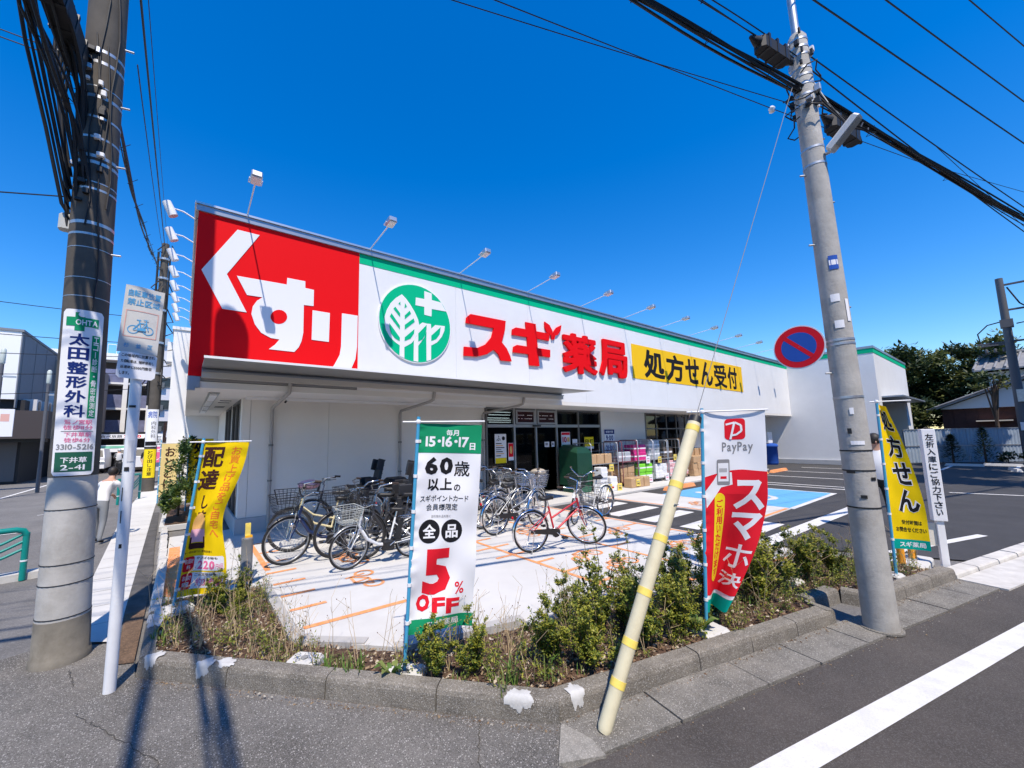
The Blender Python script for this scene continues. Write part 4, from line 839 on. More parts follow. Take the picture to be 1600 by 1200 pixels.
plate(1.9, .03, .06, .1, INK['white']); plate(1.36, .07, .03, -.5, BLACK); plate(1.30, .05, .028, .9, BLACK); plate(1.14, .045, .03, .1, BLACK); plate(1.72, .03, .05, -.2, BLACK)
hw = random.Random(9)
for i in range(34):
    z = hw.uniform(5.0, 5.9); a = hw.uniform(0, 6.28); q = raxis(z) + Vector((math.cos(a), math.sin(a), 0)) * (rr2(z) + .022); s_ = hw.uniform(.01, .028)
    rp(MB().bbox(q.x - s_, q.x + s_, q.y - s_, q.y + s_, z, z + hw.uniform(.02, .07), .004, hw.choice([STEEL, WHITE, BLACK, BLACK, BLACK])), 'clamp')
for k in range(7):
    z = 4.9 + .09 * k; a0 = hw.uniform(0, 6); pts = []
    for i in range(9): a = a0 + i * .45; pts.append(raxis(z + .05 * math.sin(i * 1.1 + k)) + Vector((math.cos(a), math.sin(a), 0)) * (rr2(z) + .03 + .03 * (i % 3)))
    rp(MB().tube(pts, .007, 5, CABLE), 'drop_wire')
for k in range(4):
    rp(MB().tube([raxis(5.35 - .06 * k) + vr * .08, raxis(5.0 - .1 * k) + vr * (.18 + .04 * k), raxis(4.78 - .05 * k) + vr * (.26 + .05 * k) + RD * .15, raxis(5.02 - .03 * k) + vr * .2 + RD * (.45 + .1 * k)], .008, 5, CABLE if k else mat('pale wire', (.45, .47, .44), .5)), 'drop_wire')
# street light
lc = raxis(4.52)
lamp = rp(MB().tube([lc + vr * .06, lc + vr * .14 + vd * .03], .016, 8, STEEL), 'lamp_bracket')
a_ = lc + vr * .13 + vd * .03; b_ = lc + vr * .36 + vd * .09 + Vector((0, 0, .22)); dv = (b_ - a_).normalized(); sd_ = dv.cross(Vector((0, 0, 1))).normalized(); up_ = sd_.cross(dv)
M4 = Matrix(((dv.x, sd_.x, up_.x, a_.x), (dv.y, sd_.y, up_.y, a_.y), (dv.z, sd_.z, up_.z, a_.z), (0, 0, 0, 1))); LL = (b_ - a_).length
MB().bbox(0, LL, -.055, .055, -.02, .045, .015, mat('lamp housing', (.62, .62, .6), .45), M4).build('lamp_housing', None, lamp); MB().box(.06, LL - .02, -.045, .045, -.028, -.021, mat('lamp cover', (.30, .30, .28), .3), M4).build('lamp_cover', None, lamp)
# cable closures
def closure(c, d, L2, w, h, label):
    d = Vector(d).normalized(); s_ = d.cross(Vector((0, 0, 1))).normalized(); u_ = s_.cross(d); c = Vector(c)
    M4 = Matrix(((d.x, s_.x, u_.x, 0), (d.y, s_.y, u_.y, 0), (d.z, s_.z, u_.z, 0), (0, 0, 0, 1)))
    b = MB(); b.bbox(-L2, L2, -w, w, -h, h, .03, CABLE, M4).tube([(-L2 - .12, 0, 0), (-L2, 0, 0)], [.015, .05], 8, CABLE, M=M4).tube([(L2, 0, 0), (L2 + .12, 0, 0)], [.05, .015], 8, CABLE, M=M4)
    for k in (-.6, 0, .6): b.box(k * L2 - .015, k * L2 + .015, -w - .006, w + .006, -h - .006, h + .006, BLACK, M4)
    return obj('cable_closure', b.mesh('cable_closure'), None, loc=c, label=label, cat='cable box')
closure(raxis(5.63) - RD * .42 + RN * .03, (RD.x, RD.y, -.05), .22, .06, .075, 'black cable closure hanging on the bundle left of the slim right pole')
closure(raxis(5.06) + RD * .66, (RD.x, RD.y, -.12), .26, .06, .085, 'black cable closure hanging on the bundle right of the slim right pole')
closure((-1.0, 4.50, 5.34), (.12, 1, -.25), .34, .075, .12, 'long black cable closure beside the top of the thick left pole')
# no parking sign
ns = thing('no_parking_sign', 'round red and blue no parking sign clamped to the slim right pole', 'road sign', raxis(2.60) + Vector((-.085, .305, 0)))
nd = Vector((-.93, .08, 0)).normalized(); nr = Vector((0, 0, 1)).cross(nd) ; nF = planeF((0, 0, 0), nr, (0, 0, 1))
def discmesh(r, t, m):
    b = MB(); n = 40; ps = [(r * math.cos(2 * math.pi * i / n), r * math.sin(2 * math.pi * i / n)) for i in range(n)]
    return b.add([nF(u, v, -t) for u, v in ps] + [nF(u, v, 0) for u, v in ps], [tuple(range(n - 1, -1, -1)), tuple(range(n, 2 * n))] + [(i, (i + 1) % n, n + (i + 1) % n, n + i) for i in range(n)], m)
discmesh(.222, .004, INK['white']).build('sign_plate', None, ns)
P_ = Print(nF); P_.disc(0, 0, .210, .210, 'red', 40).disc(0, 0, .150, .150, 'blue', 36).line((-.112, .112), (.112, -.112), .04, 'red'); P_.emit(ns, 'sign_face')
MB().tube([(0.01, 0, 0), Vector((.09, -.30, 0))], .016, 8, STEEL).box(.0, .03, -.09, .03, -.03, .03, STEEL).build('clamp_arm', None, ns)
# bicycle ban sign on its white post
bp = thing('sign_post', 'leaning white steel post carrying the bicycle parking ban signs', 'sign post', (-.33, 4.08, 0))
MB().tube([(0, 0, -.05), (.010, .004, 2.27), (.006, 0, 2.9)], .037, 18, mat('white post paint', (.72, .73, .75), .4, var=.05, vscale=6, stain=.15, stain_col=(.4, .4, .4), stain_scale=8)).build('post', None, bp)
for z, w, h, a in ((2.03, .05, .018, -.2), (1.33, .008, .1, -.7), (1.17, .008, .09, -.6), (1.55, .035, .03, -.3), (.99, .02, .03, -.3)):
    MB().add([(math.sin(q) * .0385 + .008, -math.cos(q) * .0385, zz) for q in (a - w / .085, a, a + w / .085) for zz in (z, z + h)], [(0, 2, 3, 1), (2, 4, 5, 3)], BLACK).build('tape_mark', None, bp)
MB().add([(math.sin(q) * .0385 + .006, -math.cos(q) * .0385, zz) for q in (-.3, .3, .8) for zz in (1.62, 1.78)], [(0, 2, 3, 1), (2, 4, 5, 3)], mat('pale sticker', (.62, .62, .63), .6)).build('sticker', None, bp)
s1 = thing('prohibition_sign', 'faded upper sign banning left bicycles with blue bicycle symbol', 'sign', (-.33, 4.08, 2.45)); s1.rotation_euler = (0, R(2.5), R(8))
FADE = mat('faded sign face', (.60, .585, .54), .7, var=.06, vscale=8, stain=.2, stain_col=(.5, .4, .34), stain_scale=5)
def sF(u, v, l): return Vector((u, -.046 - .012 * math.sin(u / .24 * math.pi * 1.6 + v * 5) - l, v))
w, h = .24, .53
b = MB(); nn_ = 8; vs = []; fs = []
for i in range(nn_ + 1):
    for j in range(nn_ + 1): vs.append(sF(-w / 2 + w * i / nn_, h * j / nn_, 0))
for i in range(nn_):
    for j in range(nn_): k = i * (nn_ + 1) + j; fs.append((k, k + nn_ + 1, k + nn_ + 2, k + 1))
b.add(vs, fs, FADE, True).build('sign_plate', None, s1)
P_ = Print(sF, .03); P_.text('自転車放置', -.10, .10, .445, .50, 'skyblue', .02).text('禁止区域', -.10, .10, .375, .43, 'skyblue', .02)
P_.rect(-.10, .10, .125, .132, 'salmon').rect(-.10, .10, .330, .336, 'salmon').rect(-.10, -.094, .132, .33, 'salmon').rect(.094, .10, .132, .33, 'salmon')
P_.ring(-.045, .185, .034, .006, 'skyblue').ring(.045, .185, .034, .006, 'skyblue')
for a, c in (((-.045, .185), (-.01, .24)), ((-.01, .24), (.03, .24)), ((.045, .185), (.025, .265)), ((.01, .267), (.04, .267)), ((-.01, .24), (.0, .19)), ((-.045, .185), (.0, .19)), ((.0, .19), (.03, .24)), ((-.03, .262), (-.005, .262)), ((-.018, .262), (-.01, .24))): P_.line(a, c, .007, 'skyblue')
P_.rect(-.02, .03, .178, .198, 'skyblue').text('杉', -.085, -.055, .04, .075, 'skyblue', .02).text('並', -.015, .015, .04, .075, 'skyblue', .02).text('区', .055, .085, .04, .075, 'skyblue', .02); P_.emit(s1)
s2 = thing('notice_sign', 'small white notice plate with four lines below the bicycle sign', 'sign', (-.33, 4.08, 2.25)); s2.rotation_euler = (0, R(2.5), R(8))
F2 = lambda u, v, l: Vector((u - .115, -.049 - l, v))
roundsheet(F2, .23, .205, .02, 12, INK['white']).build('sign_plate', None, s2)
P_ = Print(F2); 
for i, (t, x1) in enumerate((('この地域内に放置され', .215), ('た自転車は、随時撤去し', .215), ('返還時に5000円徴収', .205), ('します。', .075))): P_.text(t, .018, x1, .165 - i * .046, .190 - i * .046, 'black', .02)
P_.emit(s2)
# guy wire guard
ga, gb = Vector((2.09, 1.66, 0)), Vector((4.82, 1.03, 5.27)); gd = (gb - ga).normalized()
gg = thing('guy_guard', 'leaning cream guy wire guard pipe with yellow bands at the kerb corner', 'guy guard', ga)
T_ = .347; gl = (gb - ga).length
e1 = gd * (gl * T_)
MB().tube([gd * .0, gd * .03, e1], [.033, .043, .044], 20, CREAM).build('pipe', None, gg)
for t in (.042, .082, .135, .195, .26, .335): MB().tube([gd * gl * t, gd * (gl * t + .045)], .0455, 20, YTAPE).build('band', None, gg)
MB().tube([e1 + gd * .001, e1 + gd * .05], [.046, .041], 16, BLACK).build('cap', None, gg)
MB().tube([e1, gb - ga], .0028, 6, mat('guy wire', (.22, .22, .22), .7)).build('wire', None, gg)
MB().tube([gd * gl * .24 + Vector((.02, -.045, 0)), gd * gl * .2405 + Vector((-.03, -.045, .005))], .004, 5, STEEL).build('clip', None, gg)

# ================================================================ OVERHEAD CABLES
def sag(a, b, s, n=14):
    a = Vector(a); b = Vector(b); return [a + (b - a) * (i / n) - Vector((0, 0, s * 4 * (i / n) * (1 - i / n))) for i in range(n + 1)]
def smooth(path, n):
    P = [Vector(p) for p in path]; out = []; K = len(P) - 1
    for i in range(n + 1):
        t = i / n * K; k = min(K - 1, int(t)); t -= k; p0, p1, p2, p3 = P[max(0, k - 1)], P[k], P[k + 1], P[min(K, k + 2)]
        out.append(.5 * ((2 * p1) + (p2 - p0) * t + (2 * p0 - 5 * p1 + 4 * p2 - p3) * t * t + (3 * p1 - p0 - 3 * p2 + p3) * t ** 3))
    return out
def bundle(a, b, s, strands, label, path=None, name='cable_bundle', cat='cable', seed=1, spread=.035, r=.010):
    rnd = random.Random(seed); m = MB(); pts = sag(a, b, s, 40) if path is None else smooth(path, 40); d = (Vector(b) - Vector(a)).normalized(); sd = d.cross(Vector((0, 0, 1))).normalized()
    for k in range(strands):
        ph = rnd.uniform(0, 6); fr = rnd.uniform(.25, .5); ox, oz = rnd.uniform(-spread, spread), rnd.uniform(-spread, spread)
        m.tube([p + sd * (ox + spread * .6 * math.sin(i * fr + ph)) + Vector((0, 0, oz + spread * .6 * math.cos(i * fr + ph))) for i, p in enumerate(pts)], r * rnd.uniform(.5, 1.3), 5, CABLE)
    for i in range(2, 39, 3):
        p = pts[i]; m.tube([p + sd * spread * 1.3 + Vector((0, 0, spread)), p - sd * spread * 1.2 + Vector((0, 0, -spread * 1.4)), p + sd * spread * .4 + Vector((0, 0, -spread * 1.6))], .004, 4, CABLE)
    return props(m.build(name), label, cat)
def wire(a, b, s, label, r=.006, m=CABLE): return props(MB().tube(sag(a, b, s, 20), r, 5, m).build('overhead_wire'), label, 'wire')
bundle(rd(-7, 2.1, 5.9), raxis(5.28), .12, 9, 'thick black cable bundle running left from the slim right pole over the sky', seed=2, spread=.03)
bundle(raxis(5.30), rd(30, 1.9, 5.6), .42, 11, 'thick black cable bundle sweeping down right from the slim right pole', seed=3, spread=.035)
bundle(rd(-7, 2.15, 6.3), raxis(5.66), .06, 3, 'upper thinner cable strand entering the slim right pole from the left', seed=4, spread=.02, r=.008)
wire(raxis(5.72) + vr * .05, rd(30, 2.2, 5.2), .30, 'upper of two thin wires descending right from the slim right pole top', .007)
wire(raxis(5.55) + vr * .05, rd(24, 2.25, 4.4), .30, 'lower of two thin wires descending right from the slim right pole top', .007)
wire(rd(-4, 2.04, 6.25), rd(40, 2.04, 7.4), .1, 'lowest of three parallel high wires in the upper right sky', .009)
wire(rd(-4, 2.04, 6.75), rd(40, 2.04, 9.1), .1, 'middle of three parallel high wires in the upper right sky', .009)
wire(rd(-4, 2.04, 7.75), rd(40, 2.04, 11.0), .1, 'highest of three parallel high wires in the upper right sky', .009)
tw = thing('overhead_wire', 'thin wire with white insulator slanting behind the slim right pole', 'wire', (6.3, 1.6, 6.2))
MB().tube([rel((6.3, 1.6, 6.2), p) for p in ((-3, 3.8, 5.70), (2.14, 2.58, 5.9), (3.95, 2.154, 6.03), (6.3, 1.604, 6.21), (10.67, .58, 6.63), (16, -.66, 7.38), (40, -6, 10.8))], .0055, 5, CABLE).build('wire', None, tw)
MB().lathe([(.01, -.05), (.035, -.045), (.03, -.01), (.04, .0), (.03, .02), (.01, .04)], 12, INK['white']).build('insulator', None, tw)
wire((-3, 4.0, 5.35), raxis(5.1), .05, 'faint thin wire reaching the slim right pole from upper left', .004)
wire(raxis(5.6) + RD * 3, (26, -2.2, 6.6), .1, 'thin wire crossing low in the right hand sky', .004)
BP = [(-.86, 4.90, 4.3), (-.93, 4.72, 5.0), (-1.02, 4.35, 5.3), (-1.13, 3.7, 5.38), (-1.06, 2.6, 5.4), (-.90, 1.2, 5.4), (-.85, -.5, 5.42), (-.85, -3, 5.6), (-.85, -9, 6.1)]
bundle(BP[0], BP[-1], 0, 12, 'black cable bundle running toward the viewer from the thick left pole', BP, seed=6, spread=.055, r=.014)
BP2 = [(-.83, 4.86, 3.9), (-.92, 4.62, 4.6), (-1.10, 4.05, 5.05), (-1.24, 3.5, 5.35), (-1.3, 2.4, 5.8), (-1.5, -1, 6.6), (-1.7, -9, 7.4)]
bundle(BP2[0], BP2[-1], 0, 7, 'second looser black cable bundle on the left side of the thick left pole', BP2, seed=16, spread=.05, r=.013)
lo = thing('cable_loop', 'black drooping cable loops hanging left of the thick left pole', 'cable', (-.9, 4.8, 4.4))
for k in range(4):
    o_ = .03 * k; MB().tube([rel((-.9, 4.8, 4.4), p) for p in ((-1.14 - o_, 3.4, 5.6), (-1.13 - o_, 4.1, 5.4), (-1.10 - o_, 4.45, 5.05 - .02 * k), (-1.03 - o_ * .6, 4.7, 4.6 - .05 * k), (-.95 - o_ * .3, 4.86, 4.15 - .09 * k), (-.90, 4.93, 3.95 - .08 * k), (-.86, 4.95, 4.3), (-.84, 4.95, 4.8))], .010 + .004 * (k % 2), 6, CABLE).build('loop', None, lo)
for z, dx in ((7.5, -.42), (7.5, .40), (8.9, -.40)): lp(MB().lathe([(.12, 0), (.22, .03), (.23, .75), (.18, .82), (.05, .86)], 16, mat('transformer grey', (.30, .31, .31), .5), Matrix.Translation(laxis(z) + Vector((dx, 0, 0)))), 'transformer')
lp(MB().tube([laxis(9.4) + Vector((0, -.2, 0)), laxis(9.4) + Vector((-1.4, -.2, 0))], .05, 8, STEEL), 'cross_arm')
bundle((-.70, 5.0, 5.0), (-1.02, 19.7, 8.6), .35, 5, 'black cable bundle running down the street from the thick left pole', seed=8, spread=.04, r=.011)
wire((-.60, 5.0, 6.35), (-.95, 19.7, 9.2), .05, 'right hand thick wire from the thick left pole to the far street pole', .012)
wire((-.58, 5.0, 5.6), (-.98, 19.7, 9.0), .12, 'thin wire from the thick left pole to the top of the far street pole', .006)
wire((-.60, 5.05, 6.9), (-.9, 19.7, 9.5), .05, 'topmost thin wire above the street from the thick left pole', .005)
wire((-.85, 4.9, 4.0), (-12, 9, 3.6), .1, 'wire leaving the thick left pole toward the buildings at mid height', .006)
wire((-.85, 4.9, 5.35), (-12, 4.6, 5.05), .06, 'upper of two wires leaving the thick left pole at upper left', .005)
wire((-.85, 4.9, 5.28), (-12, 4.4, 4.85), .06, 'lower of two wires leaving the thick left pole at upper left', .005)
for i, (y, z0, z1) in enumerate(((16, 6.0, 6.3), (17, 5.0, 5.4), (18, 4.5, 4.7), (18.5, 3.9, 3.9), (19, 3.3, 3.2))):
    wire((-.95, 19.7, z0 + .6), (-14, y, z1), .3, ['highest', 'second highest', 'middle', 'second lowest', 'lowest'][i] + ' wire crossing the street before the grey building', .012)
# ================================================================ BANNERS
def banner(label, base, top, cloth_dir, w, zt, zb, shape, colour, draw, rod_back=.12, block=True, bands=None, group=None, polecol=BPOLE):
    """nobori banner: pole from base to top, cross rod, cloth hung from it; shape(u,v)-> (fraction across, depth, drop)"""
    base = Vector(base); top = Vector(top); t = thing('banner', label, 'banner', base, 0, group); ax = (top - base)
    cd = Vector((*cloth_dir, 0)).normalized(); nn = Vector((cd.y, -cd.x, 0))
    MB().tube([(0, 0, .03), ax * 1.0], .0135, 12, polecol).build('pole', None, t)
    H = zt - zb
    def poleat(z): return ax * (z / ax.z)
    def F(u, v, l):
        """u 0..w from the pole, v 0..H from the bottom"""
        f = v / H; du, dn, dz = shape(u / w, 1 - f)
        p = poleat(base.z * 0 + zb + v) + cd * (du * w) + nn * dn + Vector((0, 0, dz))
        e = .004; du2, dn2, dz2 = shape(min(1.2, u / w + .02), 1 - f); tx = cd * ((du2 - du) * w) + nn * (dn2 - dn) + Vector((0, 0, dz2 - dz))
        nrm = tx.cross(Vector((0, 0, 1))); nrm = nrm.normalized() if nrm.length > 1e-8 else nn
        return p + nrm * l
    b = MB(); nu, nv = 30, 96; vs = [F(w * i / nu, H * j / nv, 0) for i in range(nu + 1) for j in range(nv + 1)]
    fs = []; 
    for i in range(nu):
        for j in range(nv): k = i * (nv + 1) + j; fs.append((k, k + nv + 1, k + nv + 2, k + 1))
    bm = b.add(vs, fs, colour, True); cl = bm.build('cloth', None, t)
    P_ = Print(F, .018); draw(P_, w, H); P_.emit(cl)
    c0 = poleat(zt + .01)
    MB().tube([c0 - cd * rod_back, c0 + cd * (w + .02)], .007, 8, WHITE).build('cross_rod', None, t)
    MB().ball(c0, .02, .02, .025, 10, WHITE).build('pole_cap', None, t)
    for k in range(6):
        z = zb + H * (.06 + .17 * k)
        MB().tube([poleat(z - .012), poleat(z + .012)], .018, 8, WHITE if bands is None else bands).box(-.0, .03, -.003, .003, -.012, .012, None, Matrix.Translation(poleat(z))).build('loop', None, t)
    return t
def baseblock(x, y, label, rz=0.0, s=.14):
    o = obj('concrete_block', MB().bbox(-s, s, -s * .8, s * .8, 0, .07, .02, CONC_W).mesh('concrete_block'), None, loc=(x, y, bedz(x, y) - .02), rz=rz, label=label, cat='concrete block')
    MB().cyl((0, 0), .028, .0705, .078, 14, mat('socket', (.25, .25, .25), .6)).build('socket', None, o)
wrinkle = lambda f, g, a=.006: a * math.sin(f * 7 + g * 15) + a * .5 * math.sin(g * 25 - f * 6) + a * .35 * math.sin(f * 17 + g * 7)
# white 60 banner
pleat = lambda f, g, a: a * math.sin(g * 95 + 3 * math.sin(g * 11)) * max(0, 1 - f / .14)
def sh1(f, g): return (f * (1 - .02 * g), pleat(f, g, .004) -.02 * math.sin(f * 3.1) - wrinkle(f, g, .005) * (1 + 1.2 * g) + .018 * math.exp(-((f - .42) / .2) ** 2) * math.sin(g * 22) * g - .05 * g * f * f, -.02 * f * (1 + .5 * math.sin(g * 3)) + .01 * math.sin(f * 3.1) * g)
def dr1(p, w, H):
    X = lambda x: (x - 78) / 390 * w
    def Y(y): return H * (1 - (y - 40) / 1130)
    p.rect(0, w, Y(205), H, 'green'); p.rect(0, w, 0, Y(1098), 'green')
    p.text('毎月', X(250), X(325), Y(107), Y(72), 'white', .02).text('15・16・17', X(128), X(392), Y(172), Y(110), 'white', .035).text('日', X(398), X(432), Y(185), Y(145), 'white', .03)
    p.text('60', X(130), X(302), Y(328), Y(228), 'black', .045).text('歳', X(310), X(405), Y(338), Y(250), 'black', .03).text('以上', X(152), X(300), Y(418), Y(348), 'black', .03).text('の', X(312), X(352), Y(420), Y(382), 'black', .025)
    p.text('スギポイントカード', X(112), X(402), Y(478), Y(442), 'black', .012).text('会員様限定', X(152), X(340), Y(528), Y(490), 'black', .012).text('割引除外品を除く', X(186), X(300), Y(568), Y(552), 'grey', .005)
    p.disc(X(177), Y(640), X(140) - X(78), Y(0) - Y(64), 'black', 28).disc(X(312), Y(642), X(143) - X(78), Y(0) - Y(64), 'black', 28)
    p.text('全', X(138), X(216), Y(676), Y(602), 'white', .03).text('品', X(274), X(350), Y(680), Y(606), 'white', .03)
    p.text('5', X(152), X(318), Y(985), Y(735), 'red', .06).text('%', X(345), X(402), Y(985), Y(920), 'red', .012)
    p.text('O', X(122), X(200), Y(1062), Y(975), 'red', .06).text('F', X(214), X(292), Y(1078), Y(1000), 'red', .05).text('F', X(298), X(378), Y(1088), Y(1005), 'red', .05)
    p.text('スギ薬局', X(180), X(380), Y(1150), Y(1112), 'white', .02)
banner('white and green banner reading 60 and 5% OFF on a blue pole', (1.36, 2.816, .05), (1.454, 2.771, 1.92), (.935, -.34), .515, 1.82, .28, sh1, FABW, dr1)
baseblock(1.36, 2.80, 'white concrete base under the 60 banner pole', -.7)
# red and white payment banner, lower half swung back and folded to the pole
def sh2(f, g):
    q = max(0.0, (g - .42) / .58); k = 1 - .68 * q ** 1.5
    return (f * k, pleat(f, g, .003) - .03 * math.sin(f * 3.14) * (1 + 2 * q) - wrinkle(f, g, .003) * (1 + g) - .10 * q * math.sin(f * 3.1) + .06 * q * math.sin(f * 9.4), (-.10 * q * q) * (1 - f) * 1.2 * f + .015 * f)
def dr2(p, w, H):
    X = lambda x: (x - 40) / 372 * w
    def Y(y): return H * (1 - (y - 55) / 1070)
    pts = [(0, Y(415))] + [(X(40 + 372 * i / 14), Y(415 - 40 * math.sin(min(1, i / 9) * 1.57) + (12 if i > 9 else 0) * (i - 9) / 5)) for i in range(1, 15)]
    p.poly([(0, Y(1040)), (w, Y(1040))] + pts[::-1], 'red'); p.rect(0, w, 0, Y(1060), 'teal')
    p.rrect(X(178), X(300), Y(212), Y(97), .03, 'red'); 
    for a, b in (((186, 128), (240, 118)), ((240, 118), (275, 135)), ((275, 135), (278, 165)), ((278, 165), (248, 185)), ((248, 185), (212, 190)), ((236, 122), (212, 210))): p.line((X(a[0]), Y(a[1])), (X(b[0]), Y(b[1])), .016, 'white')
    p.text('PayPay', X(160), X(342), Y(290), Y(225), 'grey', .02)
    p.poly([(X(50), Y(490)), (X(105), Y(430)), (X(140), Y(380)), (X(215), Y(390)), (X(218), Y(455)), (X(150), Y(470)), (X(110), Y(520)), (X(58), Y(580))], 'white')
    p.rrect(X(125), X(203), Y(458), Y(318), .012, 'grey').rect(X(132), X(196), Y(438), Y(338), 'white')
    for i in range(9): p.rect(X(140 + i * 5.4), X(143 + i * 5.4), Y(388), Y(366), 'grey')
    p.rect(X(146), X(184), Y(424), Y(410), 'red')
    p.rrect(X(108), X(172), Y(975), Y(500), .045, 'yellow').vtext('ご利用いただけます', X(120), X(160), Y(950), Y(535), 'red', .025)
    for ch, y0, y1 in (('ス', 430, 590), ('マ', 605, 750), ('ホ', 775, 900), ('決', 925, 1000)): p.text(ch, X(225), X(400), Y(y1), Y(y0), 'white', .035)
banner('white and red payment banner with phone picture on a blue pole', (3.626, 1.756, .05), (3.67, 1.666, 1.97), (.55, -.83), .475, 1.88, .20, sh2, FABW, dr2)
baseblock(3.626, 1.74, 'white concrete base under the red payment banner', -.25)
# yellow delivery banner, twisted
def sh3(f, g):
    q = g; sq = 1 - .30 * math.exp(-((g - .50) / .24) ** 2)
    sh = -.04 * g
    return (f * sq + sh + .22 * max(0, g - .62) ** 1.3 * 0, -.035 * math.sin(f * 6.3) * (.3 + math.sin(g * 3.1)) - wrinkle(f, g, .004) - .04 * g, .02 * math.sin(f * 3.1) * g - .02 * f * g)
def dr3(p, w, H):
    X = lambda x: x * w
    p.vtext('配達', .06 * w, .52 * w, .66 * H, .97 * H, 'brown', .04).vtext('します', .20 * w, .48 * w, .34 * H, .64 * H, 'brown', .025)
    p.vtext('お買上げ品をご自宅へ', .66 * w, .88 * w, .36 * H, .97 * H, 'orange', .012)
    p.disc(.30 * w, .44 * H, .19 * w, .085 * H, 'tan').rect(.10 * w, .50 * w, .335 * H, .42 * H, 'lilac').rect(.10 * w, .14 * w, .30 * H, .37 * H, 'brown').rect(.46 * w, .50 * w, .30 * H, .37 * H, 'brown').rect(.12 * w, .48 * w, .292 * H, .330 * H, 'brown')
    p.text('※一部店舗では一部商品を除く', .05 * w, .70 * w, .265 * H, .280 * H, 'brown', .01)
    p.rrect(.05 * w, .95 * w, .15 * H, .245 * H, .02, 'white').rrect(.05 * w, .27 * w, .15 * H, .245 * H, .02, 'red').text('お届け', .08 * w, .25 * w, .20 * H, .23 * H, 'white', .02).text('料', .12 * w, .2 * w, .165 * H, .19 * H, 'white', .02)
    p.text('かさばる物も', .32 * w, .82 * w, .222 * H, .24 * H, 'brown', .02).text('220', .36 * w, .76 * w, .157 * H, .215 * H, 'pink', .05).text('円/1回', .78 * w, .93 * w, .16 * H, .195 * H, 'pink', .01)
    p.rrect(.05 * w, .95 * w, .04 * H, .14 * H, .02, 'white').rrect(.05 * w, .27 * w, .04 * H, .14 * H, .02, 'red').text('お届け', .08 * w, .25 * w, .095 * H, .125 * H, 'white', .02).text('時間', .10 * w, .22 * w, .055 * H, .085 * H, 'white', .02)
    p.text('ご注文受付後', .32 * w, .80 * w, .115 * H, .135 * H, 'brown', .02).text('約3時間', .36 * w, .92 * w, .05 * H, .105 * H, 'pink', .03)
banner('yellow delivery banner with brown characters twisting on a leaning blue pole', (.0, 5.18, .05), (.175, 5.18, 1.80), (.96, -.28), .43, 1.70, .16, sh3, FABY, dr3)
baseblock(.02, 5.16, 'white concrete base under the leaning yellow banner', .3)
# yellow prescription banner by the right hand pole, seen obliquely
def sh4(f, g):
    k = .28 + .85 * math.sin(min(1.0, g * 1.15) * 1.57) 
    return (f * k, -.06 * math.sin(f * 3.14) * (1 - g * .6) - wrinkle(f, g, .004), -.05 * f * (1 - g))
def dr4(p, w, H):
    p.rect(0, w, 0, .065 * H, 'teal').text('スギ薬局', .2 * w, .9 * w, .015 * H, .05 * H, 'white', .02)
    chs = '処方せん'; y = .97 * H
    for i, ch in enumerate(chs):
        h = .165 * H; p.text(ch, .30 * w, .92 * w, y - h, y, 'white', .085); p.text(ch, .32 * w, .90 * w, y - h + .008, y - .008, 'black', .03); y -= h + .022 * H
    p.text('受付時間は', .34 * w, .86 * w, .165 * H, .195 * H, 'black', .02).text('お問合せください', .16 * w, .95 * w, .115 * H, .148 * H, 'black', .02)
banner('yellow prescription banner on a blue pole between right pole and signboard', (6.50, 1.00, .06), (6.50, .975, 2.10), (.42, -.91), .27, 2.01, .36, sh4, FABY, dr4, rod_back=.06)
baseblock(5.55, 1.72, 'unused white banner base at the bed edge near the slim right pole', -.25, .12); baseblock(.83, 3.44, 'unused white banner base near the mortar patched kerb at left', -.78, .12); baseblock(6.50, 1.02, 'white base under the yellow prescription banner', -.2, .09)
# far banners by the shrub
def shf(f, g): return (f * (1 - .1 * g), -.03 * math.sin(f * 5) * g, 0)
def dr5(p, w, H):
    for i, ch in enumerate('処方せん'): p.text(ch, .2 * w, .85 * w, H * (.98 - .22 * (i + 1)), H * (.98 - .22 * i) - .02, 'black', .03)
def dr6(p, w, H):
    for i, ch in enumerate('おとどけ'): p.text(ch, .25 * w, .8 * w, H * (.95 - .2 * (i + 1)), H * (.95 - .2 * i) - .03, 'brown', .03)
banner('yellow banner with black characters behind the shrub against the white wall', (.12, 12.3, 0), (.12, 12.3, 1.95), (1, -.1), .5, 1.85, .3, shf, FABY, dr5)
banner('pale yellow banner farthest down the street beside the shrub', (-.52, 15.2, 0), (-.52, 15.2, 1.85), (1, -.1), .45, 1.75, .2, shf, mat('pale banner cloth', (.82, .62, .25), .75, transl=.2), dr6)
def dr7(p, w, H):
    p.rect(0, w, 0, .55 * H, 'pink'); p.vtext('生活', .2 * w, .8 * w, .6 * H, .95 * H, 'black', .02); p.vtext('セール', .2 * w, .8 * w, .05 * H, .5 * H, 'white', .03)
banner('small pink and white banner hanging before a dark shop down the street', (-1.25, 24, 0), (-1.25, 24, 2.3), (1, -.1), .55, 2.2, .9, shf, FABW, dr7)
